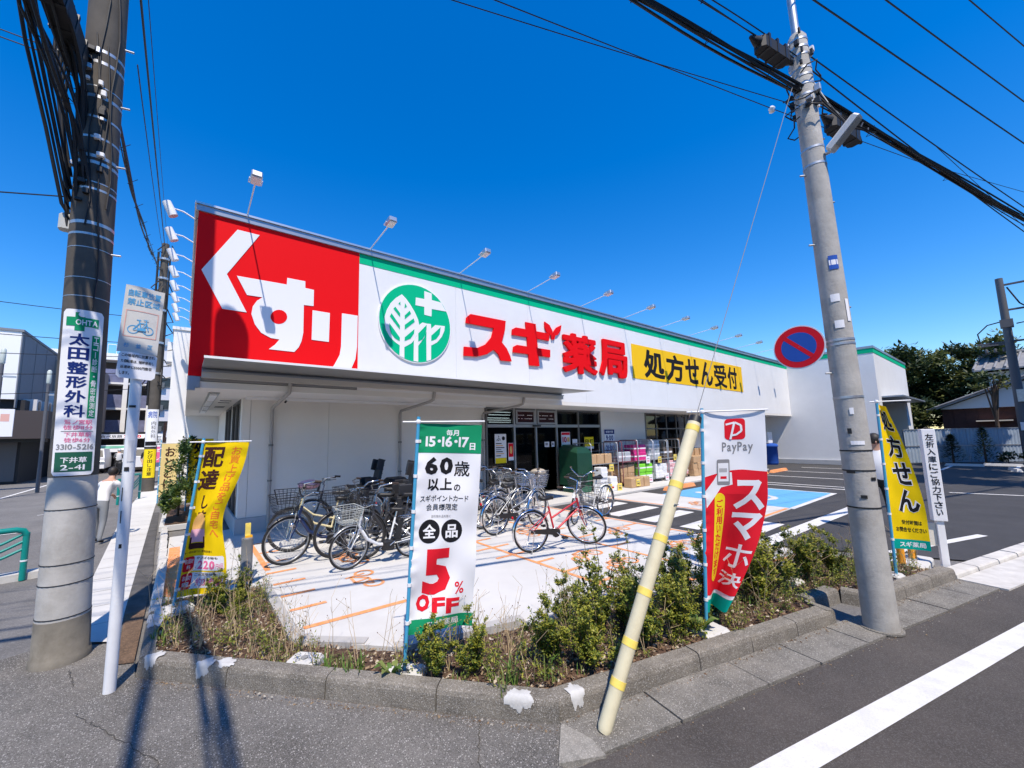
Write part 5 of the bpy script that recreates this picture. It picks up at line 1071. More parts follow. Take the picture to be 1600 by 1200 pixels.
# left turn signboard
lt = thing('signboard', 'white left turn entry signboard with vertical black characters on post', 'sign', (7.74, .735, 0), R(-68))
sw, sdp = .13, .10
MB().bbox(-sw / 2, sw / 2, -sdp / 2, sdp / 2, .60, 1.75, .006, INK['white']).build('sign_box', None, lt); MB().bbox(-.035, .035, -.03, .03, 0, .599, .004, WHITE).build('post', None, lt)
MB().bbox(-.12, -.037, .0, .03, .28, .56, .004, mat('cream plate', (.72, .68, .58), .6)).build('side_plate', None, lt)
P_ = Print(planeF((-sw / 2, -sdp / 2 - .0005, .62), (1, 0, 0), (0, 0, 1))); P_.vtext('左折入庫にご協力下さい', .03, .105, .03, 1.07, 'black', .02, .12); P_.emit(lt)
MB().tube([(-.03, 0, 1.751), (0, .01, 1.775), (.04, 0, 1.751)], .004, 5, BLACK).build('wire_loop', None, lt)
# bollards
for i, (x, y, lb) in enumerate(((7.38, 1.07, 'orange pipe bollard nearer the yellow prescription banner'), (7.78, 1.02, 'orange pipe bollard nearer the white signboard'))):
    o = thing('bollard', lb, 'bollard', (x, y, .06)); MB().tube([(0, 0, 0), (0, 0, .4)], .038, 14, mat('orange pipe', (.80, .33, .02), .45)).build('pipe', None, o); MB().cyl((0, 0), .06, 0, .012, 14, STEEL).build('flange', None, o)
MB().bbox(7.05, 8.05, .86, 1.2, -.02, .06, .02, CONC_W).build('bollard_slab', kind='structure')
gb_ = thing('bollard', 'grey round bollard with orange reflector tab beside the store corner', 'bollard', (.72, 5.99, .045))
MB().lathe([(.072, 0), (.072, .07), (.066, .075), (.066, .48), (.068, .50), (.06, .505)], 20, mat('grey bollard paint', (.16, .165, .17), .45)).build('body', None, gb_); MB().box(-.03, .03, -.012, .012, .505, .68, YTAPE).box(-.028, .05, -.03, .01, .505, .53, mat('orange tab', (.85, .42, .02), .5)).build('reflector_tab', None, gb_)
MB().tube([(0.02, -.05, -.1), (.02, -.05, .02)], .02, 8, mat('rust', (.22, .09, .04), .9)).build('rusty_stub', None, gb_)
# teal guard rails
def guardrail(x, y, a, L2, hh, label):
    t = thing('guard_rail', label, 'guard rail', (x, y, -.01), a)
    for px in (0, L2): MB().tube([(px, 0, 0), (px, 0, hh - .05)], .034, 12, TEAL).build('post', None, t); MB().tube([(px, 0, .24), (px, 0, .26)], .037, 12, WHITE).build('reflector_band', None, t)
    top = [(0, 0, hh - .08), (.03, 0, hh - .02), (.10, 0, hh)] + [(L2 * k / 8, 0, hh + .01 - .12 * (k / 8) ** 2) for k in range(2, 8)] + [(L2, 0, hh - .15)]
    MB().tube(top, .036, 12, TEAL).build('top_rail', None, t)
    for k in range(3):
        MB().tube([(.02, 0, hh - .06 - .10 * k)] + [(L2 * q / 8, 0, hh - .06 - .10 * k - (.42 - .03 * k) * math.sin(q / 8 * 1.57)) for q in range(1, 8)] + [(L2 - .01, 0, max(.06, hh - .48 - .12 * k))], .018, 10, TEAL).build('curved_rail', None, t)
guardrail(-1.62, 8.1, R(195), 1.35, .66, 'teal guard rail with curved bars at the left edge of the street')
guardrail(-1.05, 17.2, R(250), 1.2, .8, 'distant teal guard rail beyond the white sign post')
# ================================================================ BICYCLES
_C = {}
def cached(key, fn):
    if key not in _C: _C[key] = fn()
    return _C[key]
GRIP = mat('grip brown', (.05, .03, .02), .7)
def wheel_mesh():
    m = MB(); m.torus((0, 0, 0), .315, .017, 'y', 32, 8, RUBBER); return m.mesh('tyre')
def rim_mesh(rm): m = MB(); m.torus((0, 0, 0), .292, .011, 'y', 32, 6, rm); return m.mesh('rim')
def spoke_mesh():
    m = MB()
    for i in range(20):
        a = 2 * math.pi * i / 20; s_ = .02 if i % 2 else -.02; b = a + (.5 if i % 4 < 2 else -.5)
        m.tube([(.02 * math.cos(b), s_, .02 * math.sin(b)), (.285 * math.cos(a), 0, .285 * math.sin(a))], .0014, 3, CHROME, cap=False)
    m.tube([(0, -.05, 0), (0, .05, 0)], .017, 8, CHROME); return m.mesh('spokes')
def basket_mesh(m_, closed=False):
    m = MB(); L0, L1, W0, W1, H0 = .13, .18, .12, .17, .23
    def P(f, g, h): # around perimeter
        Lx = L0 + (L1 - L0) * h; Wy = W0 + (W1 - W0) * h; return (f * Lx, g * Wy, h * H0)
    per = [(-1, -1), (-.33, -1), (.33, -1), (1, -1), (1, -.33), (1, .33), (1, 1), (.33, 1), (-.33, 1), (-1, 1), (-1, .33), (-1, -.33)]
    fine = []
    for i in range(12):
        a, b = per[i], per[(i + 1) % 12]; fine += [a, ((a[0] + b[0]) / 2, (a[1] + b[1]) / 2)]
    for f, g in fine: m.tube([P(f, g, 0), P(f, g, 1)], .0026, 4, m_, cap=False)
    for h in (0, .18, .36, .54, .72, .86): m.tube([P(f, g, h) for f, g in per], .0026, 4, m_, closed=True)
    m.tube([P(f, g, 1) for f, g in per], .006, 6, m_, closed=True)
    for k in range(-3, 4): m.tube([P(-1, k / 3.2, 0), P(1, k / 3.2, 0)], .0026, 4, m_, cap=False); m.tube([P(k / 3.2, -1, 0), P(k / 3.2, 1, 0)], .0026, 4, m_, cap=False)
    return m.mesh('basket')
def arc(c, r, a0, a1, n=12): return [(c[0] + r * math.cos(R(a0 + (a1 - a0) * i / n)), c[1], c[2] + r * math.sin(R(a0 + (a1 - a0) * i / n))) for i in range(n + 1)]
def fender_mesh(m_, a0, a1):
    m = MB(); vs = []; fs = []; n = 16
    for i in range(n + 1):
        a = R(a0 + (a1 - a0) * i / n)
        for y, r in ((-.026, .335), (-.014, .348), (.014, .348), (.026, .335)): vs.append((r * math.cos(a), y, r * math.sin(a)))
    for i in range(n):
        for k in range(3): q = i * 4 + k; fs.append((q, q + 4, q + 5, q + 1))
    return m.add(vs, fs, m_, True).mesh('mudguard')
HX, HZ = .93, .80   # steering head top; wheelbase 1.08, rear axle at x = 0
def bicycle(x, y, rz, label, frame=CHROME, steer=0.0, basket=CHROME, saddle=BLACK, style='city', bars='swept', child=False, ebike=False, rear_box=False, cover=None, lean=0.05, z=None, fend=CHROME, sc=1.0, guard=BLACK, rimm=None):
    """x, y = rear wheel contact; forward is local +x"""
    t = thing('bicycle', label, 'bicycle', (x, y, PZ + .004 if z is None else z)); t.rotation_euler = (lean, 0, rz); t.scale = (sc, sc, sc)
    WB, r = 1.08, .332
    fk = frame.name
    def part(key, fn, parent=None, M4=None, name=None):
        me = cached(key, fn); o = obj(name or me.name, me, parent or t)
        if M4 is not None: o.matrix_local = M4
        return o
    S0 = Vector((WB, 0, r)); hd = Vector((-.33, 0, 1)).normalized(); head_lo = Vector((.945, 0, .62)); head_hi = Vector((.90, 0, .79))
    ax = (head_hi - head_lo).normalized()
    ST = Matrix.Translation(head_lo) @ Matrix.Rotation(steer, 4, ax) @ Matrix.Translation(-head_lo)
    for M4, nm in ((Matrix.Translation((0, 0, r)), 'rear'), (ST @ Matrix.Translation(S0), 'front')):
        w = obj('wheel', cached('tyre', wheel_mesh), t); w.matrix_local = M4
        rm = rimm or CHROME; obj('rim', cached('rim' + rm.name, lambda: rim_mesh(rm)), w); obj('spokes', cached('spokes', spoke_mesh), w)
    part('fr' + fend.name, lambda: fender_mesh(fend, 20, 200), None, Matrix.Translation((0, 0, r))); part('ff' + fend.name, lambda: fender_mesh(fend, 40, 190), None, ST @ Matrix.Translation(S0))
    def fr():
        m = MB(); bb = (.44, 0, .28); st = (.33, 0, .70)
        if style == 'step': m.tube([head_lo + Vector((0, 0, .03)), (.80, 0, .42), (.62, 0, .31), bb], .026, 10, frame); 
        elif style == 'diamond': m.tube([head_lo, bb], .017, 10, frame); m.tube([head_hi + Vector((.01, 0, -.05)), (.38, 0, .50)], .016, 10, frame)
        else: m.tube([head_lo, (.72, 0, .38), bb], .018, 10, frame); m.tube([head_lo + Vector((-.01, 0, .07)), (.74, 0, .52), (.41, 0, .42)], .015, 10, frame)
        m.tube([bb, st], .016, 10, frame); m.tube([head_lo, head_hi], .02, 10, frame)
        for s_ in (-1, 1): m.tube([(.44, .02 * s_, .28), (0, .055 * s_, r)], .009, 8, frame); m.tube([(.35, .015 * s_, .62), (0, .055 * s_, r)], .008, 8, frame)
        return m.mesh('frame')
    part('frame' + fk + style, fr)
    def fork():
        m = MB()
        for s_ in (-1, 1): m.tube([head_lo + Vector((.005, .035 * s_, -.01)), (1.0, .05 * s_, .48), (WB, .055 * s_, r)], .010, 8, frame if style != 'city' else CHROME)
        m.tube([head_lo + Vector((0, -.04, -.01)), head_lo + Vector((0, .04, -.01))], .014, 8, CHROME); return m.mesh('fork')
    part('fork' + fk + style, fork, None, ST)
    def hb():
        m = MB(); st = head_hi + Vector((-.03, 0, .12))
        m.tube([head_hi, st], .013, 8, CHROME)
        if bars == 'swept': pts = [(.64, -.27, 1.03), (.74, -.26, 1.04), (.88, -.19, 1.02), st + Vector((.02, -.05, 0)), st + Vector((.02, .05, 0)), (.88, .19, 1.02), (.74, .26, 1.04), (.64, .27, 1.03)]
        else: pts = [(.78, -.28, 1.0), (.84, -.2, 1.0), st + Vector((.01, -.05, .02)), st + Vector((.01, .05, .02)), (.84, .2, 1.0), (.78, .28, 1.0)]
        m.tube(pts, .011, 8, CHROME)
        for s_ in (-1, 1): m.tube([(.86, .19 * s_, 1.0), (.78, .23 * s_, .98), (.70, .24 * s_, .985)], .005, 5, BLACK)
        m.tube([(.84, .16, 1.0), (.95, .10, .93), (.97, .03, .72), (1.0, .05, .5)], .004, 5, BLACK); return m.mesh('handlebar')
    hbo = part('hb' + bars, hb, None, ST)
    def grip(s_): return lambda: MB().tube([(.63 if bars == 'swept' else .77, .271 * s_, 1.03 if bars == 'swept' else .998), (.73 if bars == 'swept' else .82, .263 * s_ if bars == 'swept' else .22 * s_, 1.041 if bars == 'swept' else 1.0)], .017, 8, BLACK if bars != 'swept' else GRIP).mesh('grip')
    part('gl' + bars, grip(1), hbo); part('gr' + bars, grip(-1), hbo)
    def sad():
        m = MB(); prof = [(-.13, .015, .03), (-.11, .085, .0), (-.04, .09, -.005), (.03, .055, .0), (.10, .025, .005), (.14, .012, .0)]; vs = []; fs = []
        for xx, w, dz in prof: vs += [(.29 + xx, -w, .83 + dz), (.29 + xx, -w * .7, .86 + dz), (.29 + xx, w * .7, .86 + dz), (.29 + xx, w, .83 + dz), (.29 + xx, w * .5, .80 + dz), (.29 + xx, -w * .5, .80 + dz)]
        for i in range(len(prof) - 1):
            for k in range(6): fs.append((i * 6 + k, i * 6 + (k + 1) % 6, i * 6 + 6 + (k + 1) % 6, i * 6 + 6 + k))
        fs += [tuple(range(6)), tuple(range(30, 36))[::-1]]; return m.add(vs, fs, saddle, True).mesh('saddle')
    part('sad' + saddle.name, sad); part('seatpost', lambda: MB().tube([(.335, 0, .69), (.30, 0, .82)], .013, 8, CHROME).mesh('seat_post'))
    part('crank', lambda: MB().torus((.44, -.05, .28), .08, .006, 'y', 20, 5, CHROME).tube([(.44, -.07, .28), (.56, -.075, .20)], .009, 6, CHROME).tube([(.44, .07, .28), (.32, .075, .36)], .009, 6, CHROME).mesh('crank'))
    for s_, px, pz in ((-1, .56, .20), (1, .32, .36)): part('ped%d' % s_, lambda s_=s_, px=px, pz=pz: MB().bbox(px - .045, px + .045, (.12 if s_ > 0 else -.12) - .04, (.12 if s_ > 0 else -.12) + .04, pz - .012, pz + .012, .005, BLACK).mesh('pedal'))
    def cg():
        m = MB(); o = [(-.05, .315), (-.03, .35), (.04, .362), (.40, .345), (.47, .34), (.51, .31), (.515, .265), (.49, .22), (.44, .205), (.39, .22), (.36, .25), (.02, .30)]
        return m.prism(o, -.062, -.05, guard, Matrix(((1, 0, 0, 0), (0, 0, 1, 0), (0, 1, 0, 0), (0, 0, 0, 1)))).mesh('chain_guard')
    part('cg' + guard.name, cg)
    def rack():
        m = MB()
        for s_ in (-.06, .06): m.tube([(.26, s_, .695), (-.18, s_, .70)], .005, 6, CHROME); m.tube([(-.14, s_, .70), (0, s_ * 1.15, r)], .004, 6, CHROME)
        for k in range(5): m.tube([(.2 - k * .09, -.06, .697), (.2 - k * .09, .06, .697)], .004, 5, CHROME)
        return m.mesh('rear_rack')
    part('rack', rack)
    part('stand', lambda: MB().tube([(0.02, -.07, r), (-.05, -.09, .01), (-.05, .09, .01), (.02, .07, r)], .008, 6, CHROME).mesh('kick_stand'))
    part('reflector', lambda: MB().cyl((0, 0), .022, -.348, -.335, 10, INK['red'], M=Matrix.Translation((0, 0, r + .24)) @ Matrix.Rotation(R(90), 4, 'Y')).mesh('reflector'), None, Matrix.Translation((-.0, 0, 0)))
    if basket is not None:
        b = part('basket' + basket.name, lambda: basket_mesh(basket), None, ST @ Matrix.Translation((1.13, 0, .73)))
        part('bstay', lambda: MB().tube([(1.0, -.08, .74), (WB, -.06, r)], .005, 5, CHROME).tube([(1.0, .08, .74), (WB, .06, r)], .005, 5, CHROME).mesh('basket_stay'), None, ST)
        if cover: 
            cv = MB(); cv.ball((1.13, 0, .93), .19, .18, .09, 14, cover); part('cov' + cover.name, lambda: cv.mesh('basket_cover'), None, ST)
    part('lamp', lambda: MB().lathe([(.01, 0), (.03, .01), (.032, .05), (.02, .06)], 10, CHROME, Matrix.Translation((1.02, .06, .56)) @ Matrix.Rotation(R(90), 4, 'Y')).mesh('headlight'), None, ST)
    if ebike:
        part('battery', lambda: MB().bbox(-.05, .05, -.04, .04, 0, .34, .015, BLACK, Matrix.Translation((.30, 0, .33)) @ Matrix.Rotation(R(-12), 4, 'Y')).mesh('battery'))
        part('motor', lambda: MB().bbox(.34, .54, -.06, .06, .2, .36, .03, BLACK).mesh('motor'))
    if child:
        def seat():
            m = MB(); S = mat('child seat plastic', (.02, .02, .022), .45)
            m.bbox(-.14, .16, -.15, .15, .74, .82, .03, S); m.bbox(-.02, .03, -.16, .16, 0, .52, .04, S, Matrix.Translation((-.13, 0, .80)) @ Matrix.Rotation(R(-14), 4, 'Y'))
            for s_ in (-1, 1): m.bbox(-.10, .14, .14 * s_ - .02, .14 * s_ + .02, .82, .98, .015, S); m.bbox(.08, .18, .16 * s_ - .03, .16 * s_ + .03, .40, .78, .015, S); m.bbox(-.01, .12, .13 * s_ - .02, .13 * s_ + .02, .30, .52, .015, S, Matrix.Translation((-.13, 0, .80)) @ Matrix.Rotation(R(-14), 4, 'Y'))
            for k in range(4): m.tube([(-.205 - .02 * k, -.10, .95 + .08 * k), (-.205 - .02 * k, .10, .95 + .08 * k)], .012, 6, FRAME)
            return m.mesh('child_seat')
        part('cseat', seat)
    if rear_box: part('rbox', lambda: MB().bbox(-.24, .20, -.16, .16, .71, .92, .05, BLACK).mesh('rear_bag'))
    return t
PI = math.pi
BLUEF = mat('navy bicycle paint', (.015, .03, .10), .3); WHITEF = mat('white bicycle paint', (.78, .79, .78), .3); REDF = mat('red bicycle paint', (.55, .01, .03), .3); SILV = mat('silver bicycle paint', (.34, .35, .36), .35, .5); BEIGE = mat('cream bicycle paint', (.70, .62, .38), .35); DGR = mat('dark grey bicycle paint', (.05, .05, .055), .35)
bicycle(2.32, 6.32, PI + .02, 'navy framed bicycle with black wire basket nearest the store corner', BLUEF, .12, BLACK, ebike=True, style='step', fend=DGR, bars='flat', lean=-.04, rimm=SILV)
bicycle(2.50, 7.02, PI + .03, 'cream framed bicycle with black basket between the navy bicycle and the wall', BEIGE, -.25, BLACK, saddle=DGR, fend=DGR, rimm=DGR)
bicycle(2.78, 5.50, PI - .02, 'white electric bicycle with pale wire basket at the front of the left row', WHITEF, .15, mat('pale wire', (.66, .66, .62), .5), style='step', ebike=True, fend=SILV, rear_box=False, bars='flat', lean=-.05, sc=.86, rimm=SILV)
bicycle(3.0, 7.75, PI + .05, 'black bicycle with black child seat standing against the wall', DGR, -.2, BLACK, child=True, style='step', fend=DGR, cover=mat('pink basket cover', (.74, .42, .50), .6))
bicycle(3.62, 7.95, .1, 'bicycle carrying a big black bag over its rear wheel by the wall', DGR, .1, CHROME, rear_box=True)
bicycle(3.30, 6.75, PI + .1, 'dark bicycle half hidden behind the 60 banner in the left row', DGR, .3, mat('black steel wire', (.03, .03, .03), .5), child=True, style='step')
bicycle(2.95, 6.12, PI - .06, 'black bicycle with black child seat tucked behind the white electric bicycle', DGR, .2, BLACK, child=True, style='step', fend=DGR, rimm=DGR, bars='flat')
bicycle(3.25, 5.95, PI + .12, 'black bicycle with rear bag at the right end of the left row', DGR, -.15, BLACK, rear_box=True, style='step', fend=DGR, rimm=DGR)
bicycle(4.50, 5.71, .05, 'silver bicycle with black chain guard just right of the 60 banner', SILV, .2, CHROME)
bicycle(4.62, 6.25, .10, 'silver bicycle with wire basket second in the right hand row', SILV, -.3, CHROME, cover=None)
bicycle(4.55, 6.75, .02, 'silver bicycle with white grips third in the right hand row', WHITEF, .25, SILV)
bicycle(4.75, 7.25, .06, 'dark bicycle with child seat at the back of the right hand row', DGR, -.1, BLACK, child=True, style='step', fend=DGR)
bicycle(5.15, 6.45, -.1, 'silver bicycle with a tan basket cover beside the entrance', SILV, .4, CHROME, cover=mat('tan basket cover', (.38, .33, .26), .8))
bicycle(5.0, 7.6, .0, 'black bicycle closest to the sliding doors', DGR, .15, CHROME)
bicycle(4.24, 4.52, -.22, 'red bicycle with black chain guard alone in front of the right row', REDF, -.85, mat('dark basket wire', (.10, .10, .10), .5), style='diamond', bars='swept', lean=.03, sc=.93)
bicycle(7.28, 5.45, PI + .09, 'white bicycle with black basket parked beside the zebra stripes', WHITEF, .35, BLACK, style='city', fend=WHITEF, lean=-.03)

# ================================================================ ROLL CAGES AND GOODS
def cage(x0, x1, y0, y1, h, label, m=STEEL):
    t = thing('roll_cage', label, 'roll cage', ((x0 + x1) / 2, (y0 + y1) / 2, .05)); W, D = (x1 - x0) / 2, (y1 - y0) / 2
    f = MB()
    for s_ in (-1, 1):
        f.tube([(s_ * W, -D, .12), (s_ * W, -D, h - .05), (s_ * W, -D + .05, h), (s_ * W, D - .05, h), (s_ * W, D, h - .05), (s_ * W, D, .12)], .014, 8, m)
        for z in (.35, .62, .9, 1.17): f.tube([(s_ * W, -D, z), (s_ * W, D, z)], .007, 6, m)
        for k in range(1, 5): f.tube([(s_ * W, -D + 2 * D * k / 5, .12), (s_ * W, -D + 2 * D * k / 5, h)], .004, 5, m)
    for z in (.35, .62, .9, 1.17, h - .02): f.tube([(-W, D, z), (W, D, z)], .007, 6, m)
    f.build('frame', None, t); MB().box(-W, W, -D, D, .10, .13, m).build('deck', None, t); MB().box(-W + .015, W - .015, -D + .01, D - .02, .78, .795, m).build('shelf', None, t)
    for sx in (-1, 1):
        for sy in (-1, 1): MB().cyl((0, 0), .05, -.015, .015, 12, BLACK, M=Matrix.Translation((sx * (W - .06), sy * (D - .08), .05)) @ Matrix.Rotation(R(90), 4, 'X')).build('caster', None, t)
    return t
KRAFT = mat('brown cardboard', (.48, .31, .17), .8, var=.1, vscale=6); PACK = {'magenta': mat('magenta wrap', (.62, .03, .22), .3), 'lime': mat('lime wrap', (.22, .68, .05), .3), 'white': mat('white wrap', (.74, .74, .74), .3), 'pinkw': mat('pink wrap', (.78, .45, .47), .3), 'silver': mat('grey bottle pack', (.42, .46, .50), .25), 'dark': mat('brown pack', (.10, .07, .05), .4)}
def carton(x, y, z, w, d, h, label, m=KRAFT, group=None, name='carton', cat='box', rz=0.0):
    b = obj(name, cached(('ct', round(w, 2), round(d, 2), round(h, 2), m.name), lambda: MB().bbox(-w / 2, w / 2, -d / 2, d / 2, 0, h, min(.02, h * .1), m).mesh(name)), None, loc=(x, y, z), rz=rz, label=label, cat=cat, group=group)
    if m is KRAFT: obj('tape', cached(('tp', round(w, 2), round(d, 2), round(h, 2)), lambda: MB().box(-.025, .025, -d / 2 - .001, d / 2 - .02, h + .0005, h + .0015, mat('packing tape', (.55, .42, .25), .4)).box(-.025, .025, -d / 2 - .0015, -d / 2 - .0005, h - .07, h - .02).mesh('tape')), b)
    else: obj('band', cached(('bd', round(w, 2), round(d, 2), round(h, 2)), lambda: MB().box(-w / 2 - .001, w / 2 + .001, -d / 2 - .001, d / 2 + .001, h * .42, h * .58, INK['white']).mesh('band')), b)
    return b
def card(x, y, z, w, h, m, label, group):
    o = obj('price_card', MB().box(-w / 2, w / 2, 0, .006, 0, h, m).mesh('price_card'), None, loc=(x, y, z), label=label, cat='price card', group=group)
    p = Print(planeF((-w / 2, -.0005, 0), (1, 0, 0), (0, 0, 1))); p.rect(w * .15, w * .85, h * .62, h * .72, 'grey').text('198', w * .2, w * .8, h * .18, h * .5, 'black' if m is YTAPE else 'pink', .02); p.emit(o)
cgs = [(10.15, 11.5, 'first roll cage from the entrance holding brown cartons', STEEL), (11.75, 12.62, 'second roll cage from the entrance before the hours sign', mat('dark cage steel', (.2, .05, .07), .5, .3)), (12.68, 13.62, 'third roll cage from the entrance stacked with magenta and lime packs', STEEL), (13.70, 14.6, 'fourth roll cage from the entrance with grey bottle packs', STEEL), (14.68, 15.5, 'fifth roll cage from the entrance with pink packs', STEEL), (15.56, 16.3, 'sixth roll cage from the entrance with dark packs behind the guy wire guard', mat('brown cage steel', (.25, .15, .08), .5, .3))]
for i, (a, b, lb, m) in enumerate(cgs): cage(a, b, 8.0, 8.72, 1.46 + .03 * (i % 3), lb, m)
gr = random.Random(4)
def stack(x0, x1, z0, nx, nz, w, d, h, y, lb, m, grp, nm='carton', cat='box'):
    for i in range(nx):
        for k in range(nz):
            cw = 'only' if nx == 1 else 'leftmost' if i == 0 else 'rightmost' if i == nx - 1 else ['', 'second', 'third', 'fourth'][i] + ' from left'
            rw = '' if nz == 1 else ' ' + (['bottom', 'top'] if nz == 2 else ['bottom', 'middle', 'top'])[k] + ' row'
            carton(x0 + (x1 - x0) * (i + .5) / nx, y + gr.uniform(-.02, .02), z0 + k * (h + .003), w, d, h, lb + ', ' + cw + rw, m, grp, nm, cat, gr.uniform(-.05, .05))
stack(10.22, 11.4, .85, 3, 1, .34, .4, .30, 8.35, 'brown carton on shelf of first roll cage', KRAFT, 'cartons on the first cage shelf'); stack(10.22, 11.4, .185, 3, 2, .34, .4, .24, 8.3, 'brown carton on deck of first roll cage', KRAFT, 'cartons on the first cage deck')
stack(11.85, 12.55, .85, 2, 1, .32, .4, .32, 8.4, 'grey pack on shelf of second roll cage', PACK['silver'], 'packs on the second cage shelf', 'goods_pack', 'pack'); stack(11.8, 12.58, .185, 2, 2, .36, .4, .28, 8.3, 'brown carton on deck of second roll cage', KRAFT, 'cartons on the second cage deck')
stack(12.75, 13.55, .85, 2, 2, .36, .4, .27, 8.4, 'magenta pack on shelf of third roll cage', PACK['magenta'], 'magenta packs', 'goods_pack', 'pack'); stack(12.74, 13.55, .185, 2, 2, .36, .42, .27, 8.22, 'lime green pack on deck of third roll cage', PACK['lime'], 'lime green packs', 'goods_pack', 'pack')
stack(13.76, 14.54, .85, 4, 2, .17, .3, .34, 8.4, 'grey bottle pack on shelf of fourth roll cage', PACK['silver'], 'grey bottle packs', 'goods_pack', 'pack'); stack(13.76, 14.54, .185, 3, 2, .24, .4, .24, 8.22, 'white pack on deck of fourth roll cage', PACK['white'], 'white packs', 'goods_pack', 'pack')
stack(14.75, 15.45, .85, 3, 1, .2, .3, .42, 8.4, 'dark brown pack on shelf of fifth roll cage', PACK['dark'], 'dark brown packs', 'goods_pack', 'pack'); stack(14.74, 15.45, .185, 3, 3, .22, .4, .19, 8.22, 'pink pack on deck of fifth roll cage', PACK['pinkw'], 'pink packs', 'goods_pack', 'pack')
stack(15.6, 16.25, .185, 2, 2, .28, .4, .24, 8.25, 'pink pack on deck of sixth roll cage', PACK['pinkw'], 'pink packs in the sixth cage', 'goods_pack', 'pack')
stack(16.45, 18.2, .06, 5, 3, .32, .4, .26, 8.15, 'brown carton stacked right of the roll cages', KRAFT, 'cartons right of the roll cages'); stack(16.8, 18.2, .85, 3, 1, .34, .4, .28, 8.45, 'brown carton on top right of the roll cages', KRAFT, 'cartons on top right of the roll cages')
stack(11.55, 12.6, .06, 3, 1, .32, .3, .3, 7.72, 'brown carton on pavement before second roll cage', KRAFT, 'cartons on the pavement'); stack(10.0, 10.9, .06, 2, 1, .34, .3, .42, 7.75, 'white tissue pack on pavement by the entrance', PACK['white'], 'white tissue packs', 'goods_pack', 'pack'); carton(10.2, 7.72, .49, .3, .28, .3, 'white tissue pack topmost on the pavement by the entrance', PACK['white'], None, 'goods_pack', 'pack')
for x, z, lb in ((11.1, .60, 'hung on the first roll cage'), (10.4, .06, 'on the ground leftmost by the white tissue packs'), (10.9, .05, 'on the ground second from left before the first roll cage'), (11.9, .10, 'on the ground before the second roll cage'), (14.0, .72, 'hung on the fourth roll cage'), (15.1, .76, 'hung on the fifth roll cage')): card(x, 7.56 if z < .3 else 7.97, z, .22, .22, YTAPE, 'yellow price card ' + lb, 'yellow price cards')
for x, z, lb in ((13.2, .74, 'hung on shelf of third roll cage'), (13.3, .08, 'low before the lime packs'), (14.4, .08, 'low before the white packs'), (15.3, .08, 'low before the pink packs'), (15.9, .74, 'hung on shelf of sixth roll cage')): card(x, 7.95, z, .24, .24, INK['white'], 'white price card ' + lb, 'white price cards')
# green covered trolley
gt = thing('covered_trolley', 'dark green covered trolley standing right of the sliding doors', 'trolley', (9.75, 8.3, .05))
GC = mat('green tarpaulin', (.003, .045, .022), .55, var=.15, vscale=5, bump=.3, bscale=20)
MB().add([(-.34, -.36, .22), (.34, -.36, .22), (.34, .36, .22), (-.34, .36, .22), (-.34, -.36, 1.18), (.34, -.36, 1.18), (.34, .36, 1.32), (-.34, .36, 1.32), (-.22, -.28, 1.34), (.22, -.28, 1.34), (.22, .26, 1.42), (-.22, .26, 1.42)],
         [(3, 2, 1, 0), (0, 1, 5, 4), (1, 2, 6, 5), (2, 3, 7, 6), (3, 0, 4, 7), (4, 5, 9, 8), (5, 6, 10, 9), (6, 7, 11, 10), (7, 4, 8, 11), (8, 9, 10, 11)], GC).build('cover', None, gt)
MB().bbox(-.30, .30, -.36, .3, .02, .2, .03, DGREEN).build('bin', None, gt); MB().tube([(-.36, -.38, .0), (-.36, -.38, .34), (.36, -.38, .34), (.36, -.38, .0)], .014, 8, STEEL).build('rail', None, gt)
for k in range(5): MB().box(-.3 + .14 * k, -.285 + .14 * k, -.372, -.361, .24, .62, DGREEN).build('fold', None, gt)
# blue drum and barrier by the wing
o = thing('waste_bin', 'blue bin standing by the white wing wall', 'bin', (25.7, 8.25, .0)); MB().lathe([(.28, 0), (.32, .1), (.33, .95), (.36, .96), (.36, 1.0), (.34, 1.1), (.1, 1.15)], 18, INK['blue']).build('body', None, o); MB().box(-.3, .3, -.05, .05, 1.16, 1.75, WHITE).build('panel', None, o)
# ================================================================ PLANTS
LEAF = [mat('box leaf dark', (.04, .085, .018), .5, transl=.3), mat('box leaf mid', (.17, .215, .025), .5, transl=.35), mat('box leaf yellow', (.38, .37, .045), .5, transl=.35)]
TWIG = mat('twig brown', (.09, .06, .04), .9); STRAW = mat('dry straw', (.46, .35, .21), .85); GRASS = [mat('grass blade', (.10, .19, .03), .6, transl=.3), mat('grass blade pale', (.22, .27, .07), .6, transl=.3)]
def leafq(m, c, l, w, mt, rnd, up=.3):
    a = rnd.uniform(0, 6.283); e = rnd.uniform(-.5, 1.1); d = Vector((math.cos(a) * math.cos(e), math.sin(a) * math.cos(e), math.sin(e))); s_ = d.cross(Vector((rnd.uniform(-.4, .4), rnd.uniform(-.4, .4), 1))).normalized() * w; n = d.cross(s_).normalized() * w * .35
    c = Vector(c); m.add([c, c + d * l * .5 + s_ + n, c + d * l, c + d * l * .5 - s_ + n], [(0, 1, 2), (0, 2, 3)], mt)
